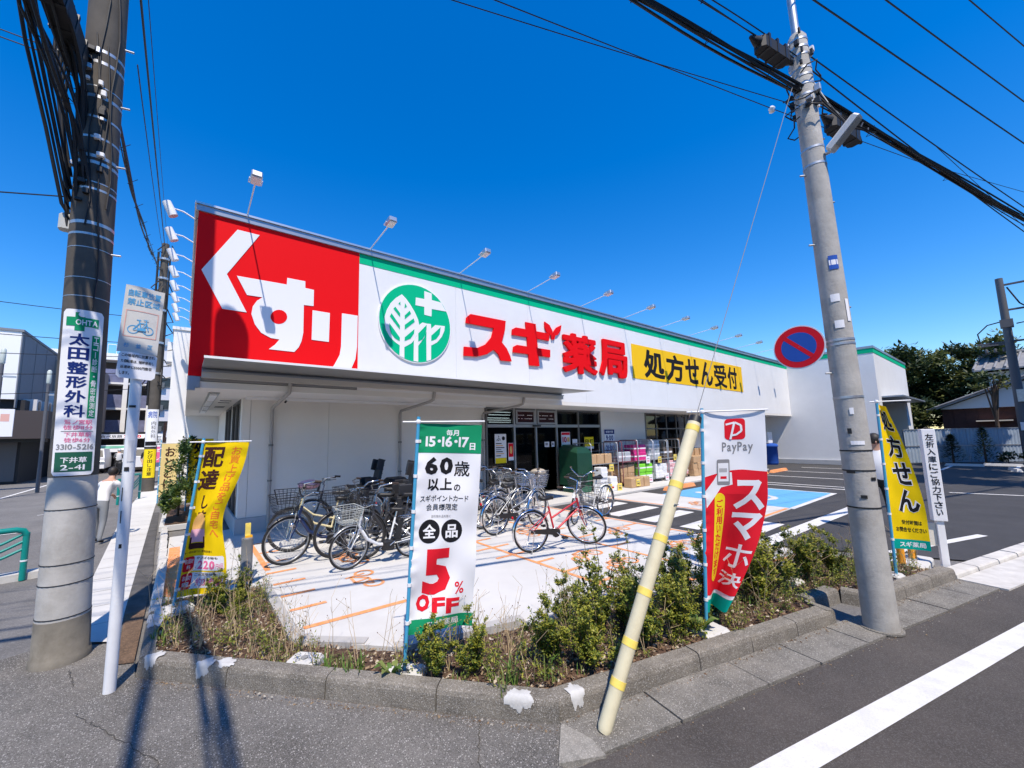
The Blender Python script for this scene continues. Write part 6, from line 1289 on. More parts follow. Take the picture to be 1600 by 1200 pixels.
def shrub_mesh(seed, h, wd, leaves, tone):
    rnd = random.Random(seed); f = MB(); st = MB(); tips = []
    for k in range(13):
        a = rnd.uniform(0, 6.28); r = wd * rnd.uniform(.15, .95); hh = h * rnd.choice((.45, .6, .75, .9, 1.05, 1.2)) * rnd.uniform(.9, 1.1)
        pts = [Vector((math.cos(a) * r * .15, math.sin(a) * r * .15, 0))]
        for i in range(1, 6): t = i / 5; pts.append(Vector((math.cos(a) * r * t + rnd.uniform(-.02, .02), math.sin(a) * r * t + rnd.uniform(-.02, .02), hh * t)))
        st.tube(pts, [.006, .005, .004, .003, .002, .001], 4, TWIG); tips.append(pts)
        for b in range(9):
            t = rnd.uniform(.2, .95); i = int(t * 5); p = pts[i].lerp(pts[min(5, i + 1)], t * 5 - i); a2 = rnd.uniform(0, 6.28); l = wd * rnd.uniform(.12, .32) * (1.15 - t * .6); q = p + Vector((math.cos(a2) * l, math.sin(a2) * l, l * rnd.uniform(.5, 1.6)))
            st.tube([p, q], .0018, 3, TWIG, cap=False); tips.append([p, q])
    for i in range(leaves):
        b = rnd.choice(tips[:]); t = rnd.uniform(.25, 1.02); 
        if len(b) > 2: j = min(len(b) - 2, int(t * (len(b) - 1))); p = b[j].lerp(b[j + 1], t * (len(b) - 1) - j)
        else: p = b[0].lerp(b[1], t)
        p = p + Vector((rnd.gauss(0, .008), rnd.gauss(0, .008), rnd.gauss(0, .008))); s_ = rnd.uniform(.009, .0165)
        k = rnd.random() + tone * .3 + .25 * (p.z / h - .5); leafq(f, p, s_ * 1.9, s_ * .62, LEAF[0 if k < .35 else 1 if k < .80 else 2], rnd)
    return f.mesh('foliage'), st.mesh('stems')
shr = [shrub_mesh(21, .50, .30, 3800, .75), shrub_mesh(22, .60, .27, 3800, .5), shrub_mesh(23, .42, .32, 3400, .9), shrub_mesh(24, .66, .20, 2400, .05)]
def shrub(x, y, v, s_, rz, label, group=None):
    t = thing('shrub', label, 'shrub', (x, y, bedz(x, y) - .01), rz, group); t.scale = (s_, s_, s_)
    obj('foliage', shr[v][0], t); obj('stems', shr[v][1], t); return t
for x, y, v, s_, lb in ((1.50, 2.64, 1, .80, 'yellow green box shrub covering the bottom of the 60 banner'), (1.76, 2.52, 0, .78, 'yellow green box shrub just right of the 60 banner foot'), (2.24, 2.22, 1, 1.06, 'tall yellow green box shrub midway between the 60 banner and the cream guard pipe'), (2.42, 2.02, 2, 1.0, 'low spreading box shrub at the kerb left of the cream guard pipe'), (2.62, 2.14, 0, 1.12, 'bushy box shrub left of the cream guard pipe'),
                         (3.02, 2.36, 3, 1.12, 'slender dark box shrub behind the cream guard pipe'), (3.0, 1.95, 1, 1.05, 'box shrub immediately right of the cream guard pipe'), (3.36, 1.84, 0, 1.12, 'bushy box shrub left of the red payment banner'), (3.55, 1.90, 2, .95, 'low box shrub at the foot of the red payment banner'), (3.66, 2.5, 3, 1.0, 'slender box shrub against the pad left of the red banner'),
                         (4.15, 1.95, 0, 1.15, 'bushy box shrub right of the red payment banner'), (4.45, 1.98, 1, 1.0, 'yellow green box shrub second right of the red payment banner'), (4.85, 2.05, 3, .95, 'slender dark box shrub midway from red banner to right pole'), (5.35, 1.82, 2, 1.0, 'low box shrub behind the slim right pole on its left'), (5.75, 1.60, 0, .95, 'bushy box shrub behind the slim right pole'), (6.1, 1.45, 1, .85, 'box shrub between the slim right pole and the yellow prescription banner'),
                         (.36, 4.95, 1, .85, 'box shrub at the foot of the yellow delivery banner'), (2.85, 2.62, 1, .9, 'box shrub at the pad edge left of the cream guard pipe'), (3.25, 2.3, 1, .95, 'upright box shrub right of the cream guard pipe by the pad'), (3.9, 2.25, 1, 1.05, 'upright box shrub behind the red payment banner'), (4.4, 2.35, 2, 1.1, 'spreading box shrub by the pad right of the red payment banner'), (5.0, 2.3, 0, .9, 'box shrub at the pad edge midway to the slim right pole'), (5.6, 2.05, 1, .9, 'box shrub at the pad edge behind the slim right pole'),
                         (4.62, 1.72, 2, 1.0, 'low box shrub at the kerb midway to the slim right pole'), (5.9, 1.75, 0, .9, 'box shrub at the pad corner behind the slim right pole'), (6.35, 1.75, 2, .95, 'low box shrub nearest the orange pipe bollards'),
                         (.62, 5.25, 3, .75, 'slender box shrub below the grey bollard'), (.50, 4.75, 2, .7, 'low box shrub in front of the yellow delivery banner')):
    shrub(x, y, v, s_ * rnd.uniform(.78, 1.0) * (1.22 if x > 4 else 1.0), rnd.uniform(0, 6), lb)
# grass, dry weeds (uncountable)
g = MB(); rnd = random.Random(8)
def tuft(m, x, y, n, h, mts, spread=.05, w=.004):
    for i in range(n):
        a = rnd.uniform(0, 6.28); b0 = Vector((x + rnd.gauss(0, spread), y + rnd.gauss(0, spread), bedz(x, y) - .005)); l = h * rnd.uniform(.5, 1.2); bend = rnd.uniform(.15, .75); d = Vector((math.cos(a), math.sin(a), 0)); s_ = Vector((-d.y, d.x, 0)) * w * rnd.uniform(.6, 1.3)
        p1 = b0 + d * l * bend * .35 + Vector((0, 0, l * .6)); p2 = b0 + d * l * bend + Vector((0, 0, l * (1 - bend * .4))); mt = rnd.choice(mts)
        m.add([b0 - s_, b0 + s_, p1 + s_ * .8, p1 - s_ * .8, p2], [(0, 1, 2, 3), (3, 2, 4)], mt)
for x, y in bed_pts(190, rnd): tuft(g, x, y, rnd.randint(4, 9), rnd.uniform(.05, .14), [STRAW, STRAW, GRASS[1]], .04, .0025)
for x, y in bed_pts(70, rnd): tuft(g, x, y, rnd.randint(5, 10), rnd.uniform(.06, .13), GRASS, .035, .0035)
for x, y in ((1.02, 3.05), (1.10, 3.12), (.95, 3.2), (1.9, 2.25), (1.75, 2.2), (2.1, 2.15)): tuft(g, x, y, 16, .20, GRASS, .04, .0055)
for x, y in bed_pts(130, rnd, lambda x, y: x < 1.0): tuft(g, x, y, rnd.randint(3, 8), rnd.uniform(.04, .11), [STRAW, STRAW, cols[0], GRASS[0]], .05, .0028)
g.build('grass', kind='stuff', label='grass and dry straw growing in the planting bed')
lf = MB()
for x, y in bed_pts(520, rnd, lambda x, y: x > 1.3 and (.2283 * x + .9736 * y) < 3.1) + bed_pts(120, rnd, lambda x, y: x < 1.0):
    h = rnd.uniform(.05, .26); z0 = bedz(x, y); tone = rnd.random(); ox, oy = rnd.uniform(-.07, .07), rnd.uniform(-.07, .07)
    lf.tube([(x, y, z0), (x + ox, y + oy, z0 + h)], .0014, 3, TWIG, cap=False)
    for i in range(int(8 + h * 90)):
        t = rnd.uniform(.15, 1.05); k = rnd.random() * .7 + tone * .5; leafq(lf, (x + ox * t + rnd.gauss(0, .014), y + oy * t + rnd.gauss(0, .014), z0 + h * t), rnd.uniform(.012, .032), rnd.uniform(.004, .008), LEAF[0 if k < .35 else 1 if k < .85 else 2], rnd)
lf.build('low_foliage', kind='stuff', label='loose low green sprigs between the shrubs of the planting bed')
wd = MB()
for x, y in bed_pts(130, rnd) + bed_pts(22, rnd, lambda x, y: x < .9) + [(1.15, 3.2), (1.3, 3.1), (1.42, 3.05), (1.9, 2.75), (2.05, 2.85), (2.0, 2.6), (2.15, 2.7), (2.5, 2.6), (2.3, 2.75)]:
    for k in range(rnd.randint(1, 3)):
        a = rnd.uniform(0, 6.28); h = rnd.uniform(.16, .55); p = Vector((x, y, bedz(x, y) - .01)); pts = [p]
        for i in range(4): p = p + Vector((math.cos(a) * h * .05 + rnd.uniform(-.012, .012), math.sin(a) * h * .05 + rnd.uniform(-.012, .012), h / 4)); pts.append(p)
        wd.tube(pts, [.003, .0026, .0021, .0016, .001], 3, STRAW, cap=False)
        for b in range(rnd.randint(2, 6)):
            q = pts[rnd.randint(1, 4)]; a2 = rnd.uniform(0, 6.28); l = h * rnd.uniform(.1, .3); e = q + Vector((math.cos(a2) * l, math.sin(a2) * l, l * rnd.uniform(.4, 1.4))); wd.tube([q, e], .0013, 3, STRAW, cap=False)
            if rnd.random() < .5: wd.ball(e, .004, .004, .005, 5, cols[1])
wd.build('dry_weed', kind='stuff', label='dry branching weed stalks in the planting bed')
# broad leaved weeds
def weed(x, y, s_, label):
    t = thing('weed', label, 'weed', (x, y, bedz(x, y)), rnd.uniform(0, 6)); m = MB()
    for k in range(9):
        a = k * 2.4; l = s_ * rnd.uniform(.6, 1.1); d = Vector((math.cos(a), math.sin(a), 0)); sd = Vector((-d.y, d.x, 0)); up = rnd.uniform(.5, 1.2)
        c = [d * l * q + Vector((0, 0, l * up * math.sin(q * 1.9))) for q in (0, .35, .7, 1.0)]; ws = [.01, l * .16, l * .17, .004]
        m.add([c[i] + sd * ws[i] * e + Vector((0, 0, abs(e) * ws[i] * .3)) for i in range(4) for e in (-1, 0, 1)], [(i * 3 + j, i * 3 + 3 + j, i * 3 + 4 + j, i * 3 + 1 + j) for i in range(3) for j in range(2)], GRASS[k % 2], True)
    m.build('leaves', None, t)
weed(1.28, 2.86, .14, 'broad leaved green weed left of the 60 banner base'); weed(3.52, 1.76, .16, 'broad leaved green weed left of the red payment banner base')
# leafy shrub in the planter down the side street
def crown(m, c, rx, ry, rz_, n, size, mts, rnd, lobes=14, wk=.4):
    ctr = []
    for i in range(lobes):
        a = rnd.uniform(0, 6.28); e = math.asin(rnd.uniform(-.75, 1)); q = rnd.uniform(.45, .95); ctr.append((Vector((c[0] + rx * q * math.cos(a) * math.cos(e), c[1] + ry * q * math.sin(a) * math.cos(e), c[2] + rz_ * q * math.sin(e))), rnd.uniform(.22, .48), rnd.choice(mts)))
    for i in range(n):
        p, q, mt = rnd.choice(ctr); v = Vector((rnd.gauss(0, 1), rnd.gauss(0, 1), rnd.gauss(0, .8))); v = v.normalized() * rnd.random() ** .4
        w = size * rnd.uniform(.5, 1.2)
        if rnd.random() < .25: mt = rnd.choice(mts)
        leafq(m, p + Vector((v.x * rx * q, v.y * ry * q, v.z * rz_ * q)), w * 1.6, w * wk, mt, rnd)
rt = random.Random(31)
def treelike(name, label, cat, base, crowns, n, size, mts, trunk_h, trunk_r, group=None, limbs=6, wk=.45, lob=14):
    t = thing(name, label, cat, base, 0, group); f = MB()
    for c, rx, ry, rz_ in crowns: crown(f, c, rx, ry, rz_, n, size, mts, rt, lob, wk)
    f.build('crown', None, t); k = MB(); k.tube([(0, 0, -.1), (.02 * trunk_h, 0, trunk_h * .5), (0, .02, trunk_h)], [trunk_r, trunk_r * .8, trunk_r * .5], 9, TWIG)
    for i in range(limbs):
        c, rx, ry, rz_ = crowns[i % len(crowns)]; a = rt.uniform(0, 6.28); k.tube([(0, 0, trunk_h * rt.uniform(.5, .95)), (c[0] * .5 + math.cos(a) * rx * .3, c[1] * .5 + math.sin(a) * ry * .3, (c[2] + trunk_h) * .5), (c[0] + math.cos(a) * rx * .6, c[1] + math.sin(a) * ry * .6, c[2] + rt.uniform(-.3, .5) * rz_)], [trunk_r * .45, trunk_r * .28, trunk_r * .1], 6, TWIG)
    k.build('trunk', None, t); return t
GL = [mat('garden leaf dark', (.03, .075, .018), .5, transl=.3), mat('garden leaf mid', (.06, .12, .025), .5, transl=.3), mat('garden leaf light', (.15, .20, .03), .5, transl=.3)]
treelike('shrub', 'leafy dark green shrub in the planter beside the side street', 'shrub', (-.02, 11.6, .1), [((0, .2, .75), .34, 1.0, .55), ((.08, .6, 1.35), .22, .5, .5), ((-.1, -.6, .4), .28, .6, .35)], 1500, .05, GL, .8, .03)
MB().box(-.30, .34, 10.45, 13.6, 0, .10, CONC_W).box(-.22, .28, 10.55, 13.5, .10, .12, SOIL).build('planter_kerb', kind='structure')
TL = [mat('tree leaf dark', (.022, .042, .014), .55, transl=.2), mat('tree leaf mid', (.04, .068, .018), .55, transl=.25), mat('tree leaf light', (.13, .15, .04), .55, transl=.25)]
treelike('tree', 'big dark broad tree rising behind the end of the store wing', 'tree', (43, 6.0, 0), [((0, 0, 5.6), 3.2, 2.6, 2.8), ((-1.5, 1.2, 3.2), 2.6, 2.2, 2.4), ((0, 1.3, 5.6), 2.4, 1.7, 1.9), ((.5, -1.8, 5.8), 2.4, 1.6, 2.0), ((.5, -2.2, 3.2), 2.6, 1.8, 2.2)], 3600, .26, TL, 4.0, .28, wk=.34, lob=20)
treelike('tree', 'dark tree with pale light on its crown behind the tiled roof', 'tree', (45, 1.2, 0), [((0, 0, 6.4), 2.8, 2.0, 2.0), ((1, -1.5, 5.2), 2.2, 1.6, 1.8), ((-.5, .8, 4.2), 2.4, 1.8, 2.0)], 3200, .26, TL, 4.5, .25, wk=.34, lob=20)
treelike('tree', 'low dark shrubby tree between the store wing and the wooden house', 'tree', (40, 4.6, 0), [((0, 0, 1.8), 2.0, 1.2, 1.5), ((.5, -.8, 2.6), 1.5, 1.0, 1.2)], 2200, .20, TL, 1.5, .14, wk=.36)
treelike('tree', 'thin bare branched tree in front of the wooden house gable', 'tree', (37, .75, 0), [((0, 0, 4.4), .9, .8, .7)], 350, .16, TL, 3.6, .10, limbs=12)
def conifer(x, y, h, w, label):
    t = thing('conifer', label, 'conifer', (x, y, 0)); f = MB()
    for i in range(900):
        q = rt.random() ** .7; a = rt.uniform(0, 6.28); r = w * (1 - q) ** .8 * rt.uniform(.3, 1.1) + .03; p = Vector((math.cos(a) * r, math.sin(a) * r, .1 + (h - .1) * q)); l = rt.uniform(.10, .2); d = Vector((math.cos(a), math.sin(a), rt.uniform(-.2, .7))).normalized() * l; s_ = Vector((-math.sin(a), math.cos(a), 0)) * .035
        f.add([p - s_, p + s_, p + d], [(0, 1, 2)], rt.choice(TL[:2]), False)
    f.build('crown', None, t); MB().tube([(0, 0, 0), (0, 0, h * .9)], [.05, .01], 6, TWIG).build('trunk', None, t)
conifer(30.9, 2.15, 1.45, .48, 'smaller dark conifer on the left before the corrugated fence'); conifer(31.4, 1.15, 1.75, .55, 'taller dark conifer before the corrugated fence'); 
for k in range(2): treelike('shrub', ['low dark shrub at the fence foot right of the taller conifer', 'low dark shrub at the fence foot near the dark pole'][k], 'shrub', (32.0 + .2 * k, .5 - .7 * k, 0), [((0, 0, .3), .4, .4, .3)], 350, .09, TL, .3, .02)

# ================================================================ PEOPLE
def skin_body(name, joints, edges, mats_, parent, m, sub=2):
    me = bpy.data.meshes.new(name); me.from_pydata([j[0] for j in joints], edges, []); o = bpy.data.objects.new(name, me); COL.objects.link(o)
    md = o.modifiers.new('skin', 'SKIN')
    for i, j in enumerate(joints): sv = me.skin_vertices[0].data[i]; sv.radius = (j[1], j[2] if len(j) > 2 else j[1])
    me.skin_vertices[0].data[0].use_root = True
    s_ = o.modifiers.new('sub', 'SUBSURF'); s_.levels = sub; s_.render_levels = sub
    dg = bpy.context.evaluated_depsgraph_get(); nm = bpy.data.meshes.new_from_object(o.evaluated_get(dg)); bpy.data.objects.remove(o); nm.name = name
    nm.materials.clear()
    for x in m: nm.materials.append(x)
    nm.polygons.foreach_set('use_smooth', [True] * len(nm.polygons)); b = obj(name, nm, parent); return b
SKIN = mat('skin', (.50, .29, .20), .55); HAIR = mat('dark hair', (.02, .016, .013), .6)
def person(loc, rz, label, hgt, shirt, trousers, lean=0.0, arm_fwd=.3, stride=.15, cap=None):
    t = thing('person', label, 'person', loc, rz); k = hgt / 1.7; t.scale = (k, k, k)
    sh = Vector((lean * .55, 0, 1.42 - .18 * lean)); J = []; 
    def add(p, r, r2=None): J.append((Vector(p), r, r2 or r)); return len(J) - 1
    E = []
    pel = add((0, 0, .93), .13, .15); ch = add((lean * .35, 0, 1.22 - .06 * lean), .13, .17); up = add(sh, .10, .15); nk = add(sh + Vector((.02 + lean * .1, 0, .10)), .055); hdv = add(sh + Vector((.04 + lean * .16, 0, .20)), .085, .075); tp = add(sh + Vector((.03 + lean * .16, 0, .29)), .08, .07)
    E += [(pel, ch), (ch, up), (up, nk), (nk, hdv), (hdv, tp)]
    hands = []
    for s_ in (-1, 1):
        a = add(sh + Vector((0, .19 * s_, -.02)), .058); b = add(sh + Vector((arm_fwd * .5, .22 * s_, -.28)), .044); c = add(sh + Vector((arm_fwd * 1.3, .17 * s_, -.46 + arm_fwd * .3)), .032); h1 = add(sh + Vector((arm_fwd * 1.3 + .06, .165 * s_, -.52 + arm_fwd * .3)), .030, .018); E += [(up, a), (a, b), (b, c), (c, h1)]
        d = (h1, J[h1][0]); 
        for f in range(4): q = add(d[1] + Vector((.035 + .004 * (f % 2), (.022 - .015 * f) * 1.0, -.055 + .006 * abs(f - 1.5))), .0075); E.append((h1, q))
        q = add(d[1] + Vector((.045, -.03 * s_, -.015)), .008); E.append((h1, q))
        l = add((0, .095 * s_, .86), .088); kn = add((.05 + stride * s_ * .6, .10 * s_, .48), .060); an = add((-.02 + stride * s_, .10 * s_, .09), .042); tt = add((.12 + stride * s_, .11 * s_, .04), .036); E += [(pel, l), (l, kn), (kn, an), (an, tt)]
    b = skin_body('body', J, E, None, t, [SKIN, shirt, trousers, RUBBER])
    me = b.data; mi = []
    for p in me.polygons:
        c = p.center; q = 0
        if c.z < .085: q = 3
        elif c.z < .96 and abs(c.y) < .19 and c.x < .28 + stride: q = 2
        if c.z >= .96 and c.z < sh.z + .055 and abs(c.y) < .30: q = 1
        if abs(c.y) > .13 and c.z < sh.z - .26 and c.z > .55 and c.x > arm_fwd * .35: q = 0
        mi.append(q)
    me.polygons.foreach_set('material_index', mi)
    hd = J[hdv][0] + Vector((0, 0, .04)); MB().ball(hd + Vector((-.012, 0, .03)), .115, .098, .115, 14, cap or HAIR).build('hair', None, t)
    f = MB(); 
    for s_ in (-1, 1): f.ball(hd + Vector((.085, .032 * s_, -.005)), .008, .010, .007, 8, BLACK); f.ball(hd + Vector((-.0, .088 * s_, -.02)), .018, .01, .028, 8, SKIN)
    f.ball(hd + Vector((.10, 0, -.025)), .016, .012, .022, 8, SKIN).ball(hd + Vector((.09, 0, -.058)), .008, .022, .006, 8, mat('lip', (.35, .12, .1), .5)); f.build('face', None, t)
    return t
person((9.9, 1.60, .0), R(200), 'person in white shirt and dark trousers standing behind the yellow prescription banner', 1.62, INK['white'], mat('dark trousers', (.012, .012, .015), .8), .1, .1, .08)
person((-1.16, 10.15, -.02), R(70), 'stooping person in white shirt mostly hidden behind the thick left pole', 1.35, mat('shirt white', (.72, .72, .72), .8, var=.05), mat('grey trousers', (.22, .23, .24), .8), .55, .42, .1, cap=HAIR)
person((-1.25, 23.6, 0), R(-90), 'distant person in dark clothes at the dark shop front down the street', 1.62, mat('black coat', (.012, .012, .014), .8), mat('black trousers', (.012, .012, .013), .8), 0, .1, .05)

# ================================================================ BACKGROUND, RIGHT
fn = thing('fence', 'pale blue grey corrugated sheet fence behind the parking lot', 'fence', (31.3, 2.9, 0), math.atan2(-2.9, 3.3))
FS = mat('pale corrugated sheet', (.36, .43, .50), .5, .3, var=.08, vscale=2)
for k in range(8):
    m = MB(); vs = []; fs = []; n = 36; x0 = -1.2 + k * 1.5
    for i in range(n + 1): xx = x0 + 1.49 * i / n; yy = .03 * (1 if i % 4 in (1, 2) else 0); vs += [(xx, yy, .02), (xx, yy, 1.72)]
    for i in range(n): fs.append((2 * i, 2 * i + 2, 2 * i + 3, 2 * i + 1))
    m.add(vs, fs, FS).build('panel', None, fn)
MB().box(-1.2, 10.8, -.03, -.005, .85, .90, ALU).box(-1.2, 10.8, -.03, -.005, 1.72, 1.76, ALU).build('rail', None, fn)
for k in range(6): MB().box(-1.2 + k * 2.2, -1.15 + k * 2.2, .04, .09, 0, 1.75, STEEL).build('post', None, fn)
hs_ = thing('wooden_house', 'dark wooden house with grey tiled roofs behind the corrugated fence', 'house', (41, .0, 0))
WOOD = mat('dark reddish boards', (.06, .022, .016), .8, var=.3, vscale=3); TILE = mat('grey roof tile', (.25, .25, .255), .5, var=.2, vscale=2); PLAS = mat('pale plaster', (.66, .67, .66), .85)
for k in range(16): MB().box(-1.0, -.94, -5.0 + k * .5, -4.51 + k * .5, 0, 3.0, WOOD).build('board', None, hs_)
MB().box(-.93, 8, -5, 3.0, 0, 3.0, WOOD).build('wall', None, hs_)
MB().add([(-1.2, 3.1, 3.0), (-1.2, -5.2, 3.0), (-1.2, -1.0, 4.75), (-.95, 3.1, 3.0), (-.95, -5.2, 3.0), (-.95, -1.0, 4.75)], [(0, 1, 2), (5, 4, 3), (0, 2, 5, 3), (1, 4, 5, 2), (0, 3, 4, 1)], PLAS).build('gable', None, hs_)
for s_, y0, y1 in ((1, 3.6, -1.0), (-1, -5.7, -1.0)):
    r = MB(); r.add([(-1.6, y0, 2.82), (8, y0, 2.82), (8, y1, 4.85), (-1.6, y1, 4.85), (-1.6, y0, 2.94), (8, y0, 2.94), (8, y1, 4.98), (-1.6, y1, 4.98)], [(0, 3, 2, 1), (4, 5, 6, 7), (0, 1, 5, 4), (1, 2, 6, 5), (2, 3, 7, 6), (3, 0, 4, 7)], TILE); ro = r.build('roof', None, hs_)
    for k in range(12): MB().tube([(-1.6 + k * .8, y0, 2.97), (-1.6 + k * .8, y1, 5.0)], .06, 6, TILE).build('roof_tile_row', None, ro)
up = MB(); up.box(1.0, 8, -5, .9, 4.4, 5.35, PLAS).build('upper_wall', None, hs_)
r = MB().add([(.2, 1.5, 5.4), (.2, -6, 5.4), (3.4, -6, 6.6), (3.4, 1.2, 6.6), (.2, 1.5, 5.5), (.2, -6, 5.5), (3.4, -6, 6.7), (3.4, 1.2, 6.7)], [(3, 2, 1, 0), (4, 5, 6, 7), (0, 1, 5, 4), (1, 2, 6, 5), (2, 3, 7, 6), (3, 0, 4, 7)], TILE); ro = r.build('roof', None, hs_)
for k in range(18): MB().tube([(.15, 1.45 - k * .42, 5.55), (3.4, 1.15 - k * .42, 6.75)], .07, 6, TILE).build('roof_tile_row', None, ro)
MB().tube([(3.4, 1.3, 6.78), (3.4, -6, 6.78)], .12, 8, TILE).build('roof_ridge', None, ro)
for y0, y1, z in ((1.6, .2, 2.15), (-.1, -2.0, 2.45)): MB().box(-1.5, -1.01, y1, y0, z, z + .07, mat('eave board', (.72, .62, .48), .7)).build('shade_board', None, hs_)
fp = thing('utility_pole', 'dark distant utility pole with transformer at the right edge', 'utility pole', (33.0, -.12, 0))
DP = mat('dark pole', (.10, .105, .12), .7); MB().tube([(0, 0, 0), (-.05, 0, 9.3)], [.19, .13], 14, DP).build('shaft', None, fp)
for z, a, b in ((8.9, -.1, 2.2), (7.6, -.1, 2.0), (6.0, -1.0, .9), (5.9, -.9, .1)): MB().box(-.06, .06, -b, -a, z, z + .08, DP).build('cross_arm', None, fp)
for y, z in ((-1.0, 8.05), (-1.5, 8.05)): MB().lathe([(.1, -.35), (.28, -.32), (.28, .28), (.22, .36), (.05, .4)], 14, DP, Matrix.Translation((0, y, z + .35))).build('transformer', None, fp)
for k in range(4): MB().lathe([(.03, 0), (.07, .05), (.04, .1), (.07, .16), (.03, .22)], 8, DP, Matrix.Translation((0, .75 - .28 * k, 5.55))).build('insulator', None, fp)
MB().tube([(0, .1, 7.1), (0, .6, 7.0), (0, .95, 6.6), (0, .9, 6.1)], .03, 6, CABLE).tube([(0, -.2, 8.8), (0, -.5, 7.9), (0, -1.2, 7.0), (0, -.3, 6.9)], .03, 6, CABLE).build('jumper_wire', None, fp)
MB().box(-.22, .2, -.22, .2, 6.75, 7.15, DP).build('switch_box', None, fp); MB().box(-.3, -.1, -.25, .1, 1.6, 2.0, INK['white']).box(-.3, -.1, -.25, .05, 3.0, 3.6, STEEL).build('sign_plate', None, fp)

# ================================================================ BACKGROUND, LEFT STREET
def bwin(p, x0, x1, y, z0, z1, m=None, d=.06):
    f = MB(); 
    for a, b, c, e in ((x0, x0 + .05, z0, z1), (x1 - .05, x1, z0, z1), (x0 + .051, x1 - .051, z0, z0 + .05), (x0 + .051, x1 - .051, z1 - .05, z1)): f.box(a, b, y - d, y + .02, c, e, m or FRAME)
    o = f.build('window', None, p); MB().box(x0 + .04, x1 - .04, y - .02, y - .01, z0 + .04, z1 - .04, mat('far window glass', (.03, .035, .04), .1)).build('pane', None, o)
wa = thing('annex_building', 'white rendered building right behind the drugstore along the side street', 'building', (0, 15.5, 0))
MB().box(-.42, 6, .2, 11, 0, 5.35, WHITE2).build('wall', None, wa); MB().box(-.46, 6, .16, 11, 5.351, 5.45, WHITE2).build('parapet', None, wa); MB().box(.02, .9, -.15, .195, 0, 2.6, WHITE2).build('bay', None, wa)
MB().box(-.62, -.425, 2.0, 3.2, 4.6, 5.3, WHITE2).build('side_box', None, wa)
for z in (4.9, 4.4, 3.95): MB().tube([(-.6, 1.6, z), (-.42, 1.6, z + .06)], .02, 5, FRAME).build('vent', None, wa)
gs = thing('apartment_building', 'pale grey flat sided building with three dark windows at the street end', 'building', (0, 34, 0))
LG = mat('pale lilac grey render', (.62, .62, .66), .85, var=.04); MB().box(-2.0, 3, 0, 8, 0, 8.2, LG).build('wall', None, gs); MB().box(-2.05, 3, -.05, 8, 8.201, 8.35, LG).build('parapet', None, gs)
for z in (5.5, 4.0, 2.6): bwin(gs, -1.45, -.75, 0, z, z + .65); MB().box(-1.6, -1.2, -.25, -.065, z - .05, z + .3, FRAME).build('shutter_box', None, gs)
MB().box(-1.4, -1.1, -.2, -.1, 8.36, 8.8, STEEL).build('vent', None, gs); MB().box(-2.0, 3, -.9, -.02, 1.9, 2.15, BLACK).build('shop_awning', None, gs)
for k in range(5): MB().box(-1.99, 2.9, -.012, -.001, 1.2 + 1.5 * k, 1.22 + 1.5 * k, mat('panel joint', (.4, .4, .42), .9)).build('panel_joint', None, gs)
ap = thing('apartment_building', 'apartment block with blue sheeted balconies and white columns across the street end', 'building', (0, 41, 0))
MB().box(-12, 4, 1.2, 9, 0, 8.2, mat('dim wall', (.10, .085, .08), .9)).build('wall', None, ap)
BS = mat('blue grey balcony sheet', (.16, .17, .27), .6, var=.35, vscale=1.2)
for fl in range(3):
    z = 2.6 + 1.95 * fl
    for x0 in (-7.6, -5.2, -3.75, -2.2): MB().box(x0, x0 + (2.1 if x0 < -4 else 1.35), 0, .08, z, z + 1.0, BS).build('balcony_panel', None, ap)
    MB().box(-7.7, -.6, -.05, 1.2, z - .15, z - .01, WHITE2).build('balcony_slab', None, ap)
for x in (-5.5, -3.95, -2.5): MB().box(x, x + .28, -.1, -.055, 0, 8.2, WHITE2).build('column', None, ap)
MB().box(-8, -.5, -.1, 1.19, 8.201, 8.7, WHITE2).build('parapet', None, ap)
for k in range(10): MB().tube([(-5 + k * .5, 0, 8.7), (-5 + k * .5, 0, 9.4)], .02, 5, WHITE).build('rail_post', None, ap)
MB().tube([(-5, 0, 9.4), (-.5, 0, 9.4)], .025, 5, WHITE).build('top_rail', None, ap)
so = thing('shop_front', 'row of dim shops with a green striped white fascia at the street end', 'shop', (0, 37, 0))
MB().box(-12, -.4, 1.0, 1.1, 0, 2.6, mat('dark shop inside', (.03, .025, .025), .8)).build('back_wall', None, so); MB().box(-12, -.6, 0, .12, 2.15, 2.45, INK['white']).build('sign_board', None, so); MB().box(-12, -2.2, .0, .95, 2.47, 2.6, BLACK).build('canopy', None, so)
MB().box(-12, -3.0, -.3, -.18, 1.25, 1.72, INK['white']).build('fascia_board', None, so); MB().box(-12, -3.0, -.312, -.301, 1.50, 1.66, mat('soft green', (.20, .52, .38), .5)).build('green_stripe', None, so)
P_ = Print(planeF((-12, 37 - .002 - 37, 2.15), (1, 0, 0), (0, 0, 1))); P_.text('食べ放題', 7.5, 8.6, .05, .25, 'black', .02).text('2480', 8.7, 9.6, .05, .25, 'red', .03).text('円', 10.1, 10.4, .05, .25, 'red', .02); P_.emit(so)
for x in (-4.6, -3.3, -1.9): MB().box(x, x + .12, -.1, .0, 0, 2.1, FRAME).build('shop_post', None, so)
lb_ = thing('office_building', 'white block building with shaded grey side on the left side of the side street', 'building', (-6.6, 28.6, 0))
SHADEW = mat('shaded side wall', (.20, .21, .23), .85, var=.06); MB().box(-9, 0, 0, 8.5, 4.0, 7.3, mat('lit pale wall', (.80, .80, .80), .85)).build('wall', None, lb_); MB().box(.001, .04, 0.01, 8.5, 3.6, 7.28, SHADEW).build('side_wall', None, lb_); MB().box(-9.05, .08, -.05, 8.55, 7.301, 7.42, SHADEW).build('parapet', None, lb_)  # street side away from the sun: its shade is put into a darker wall colour
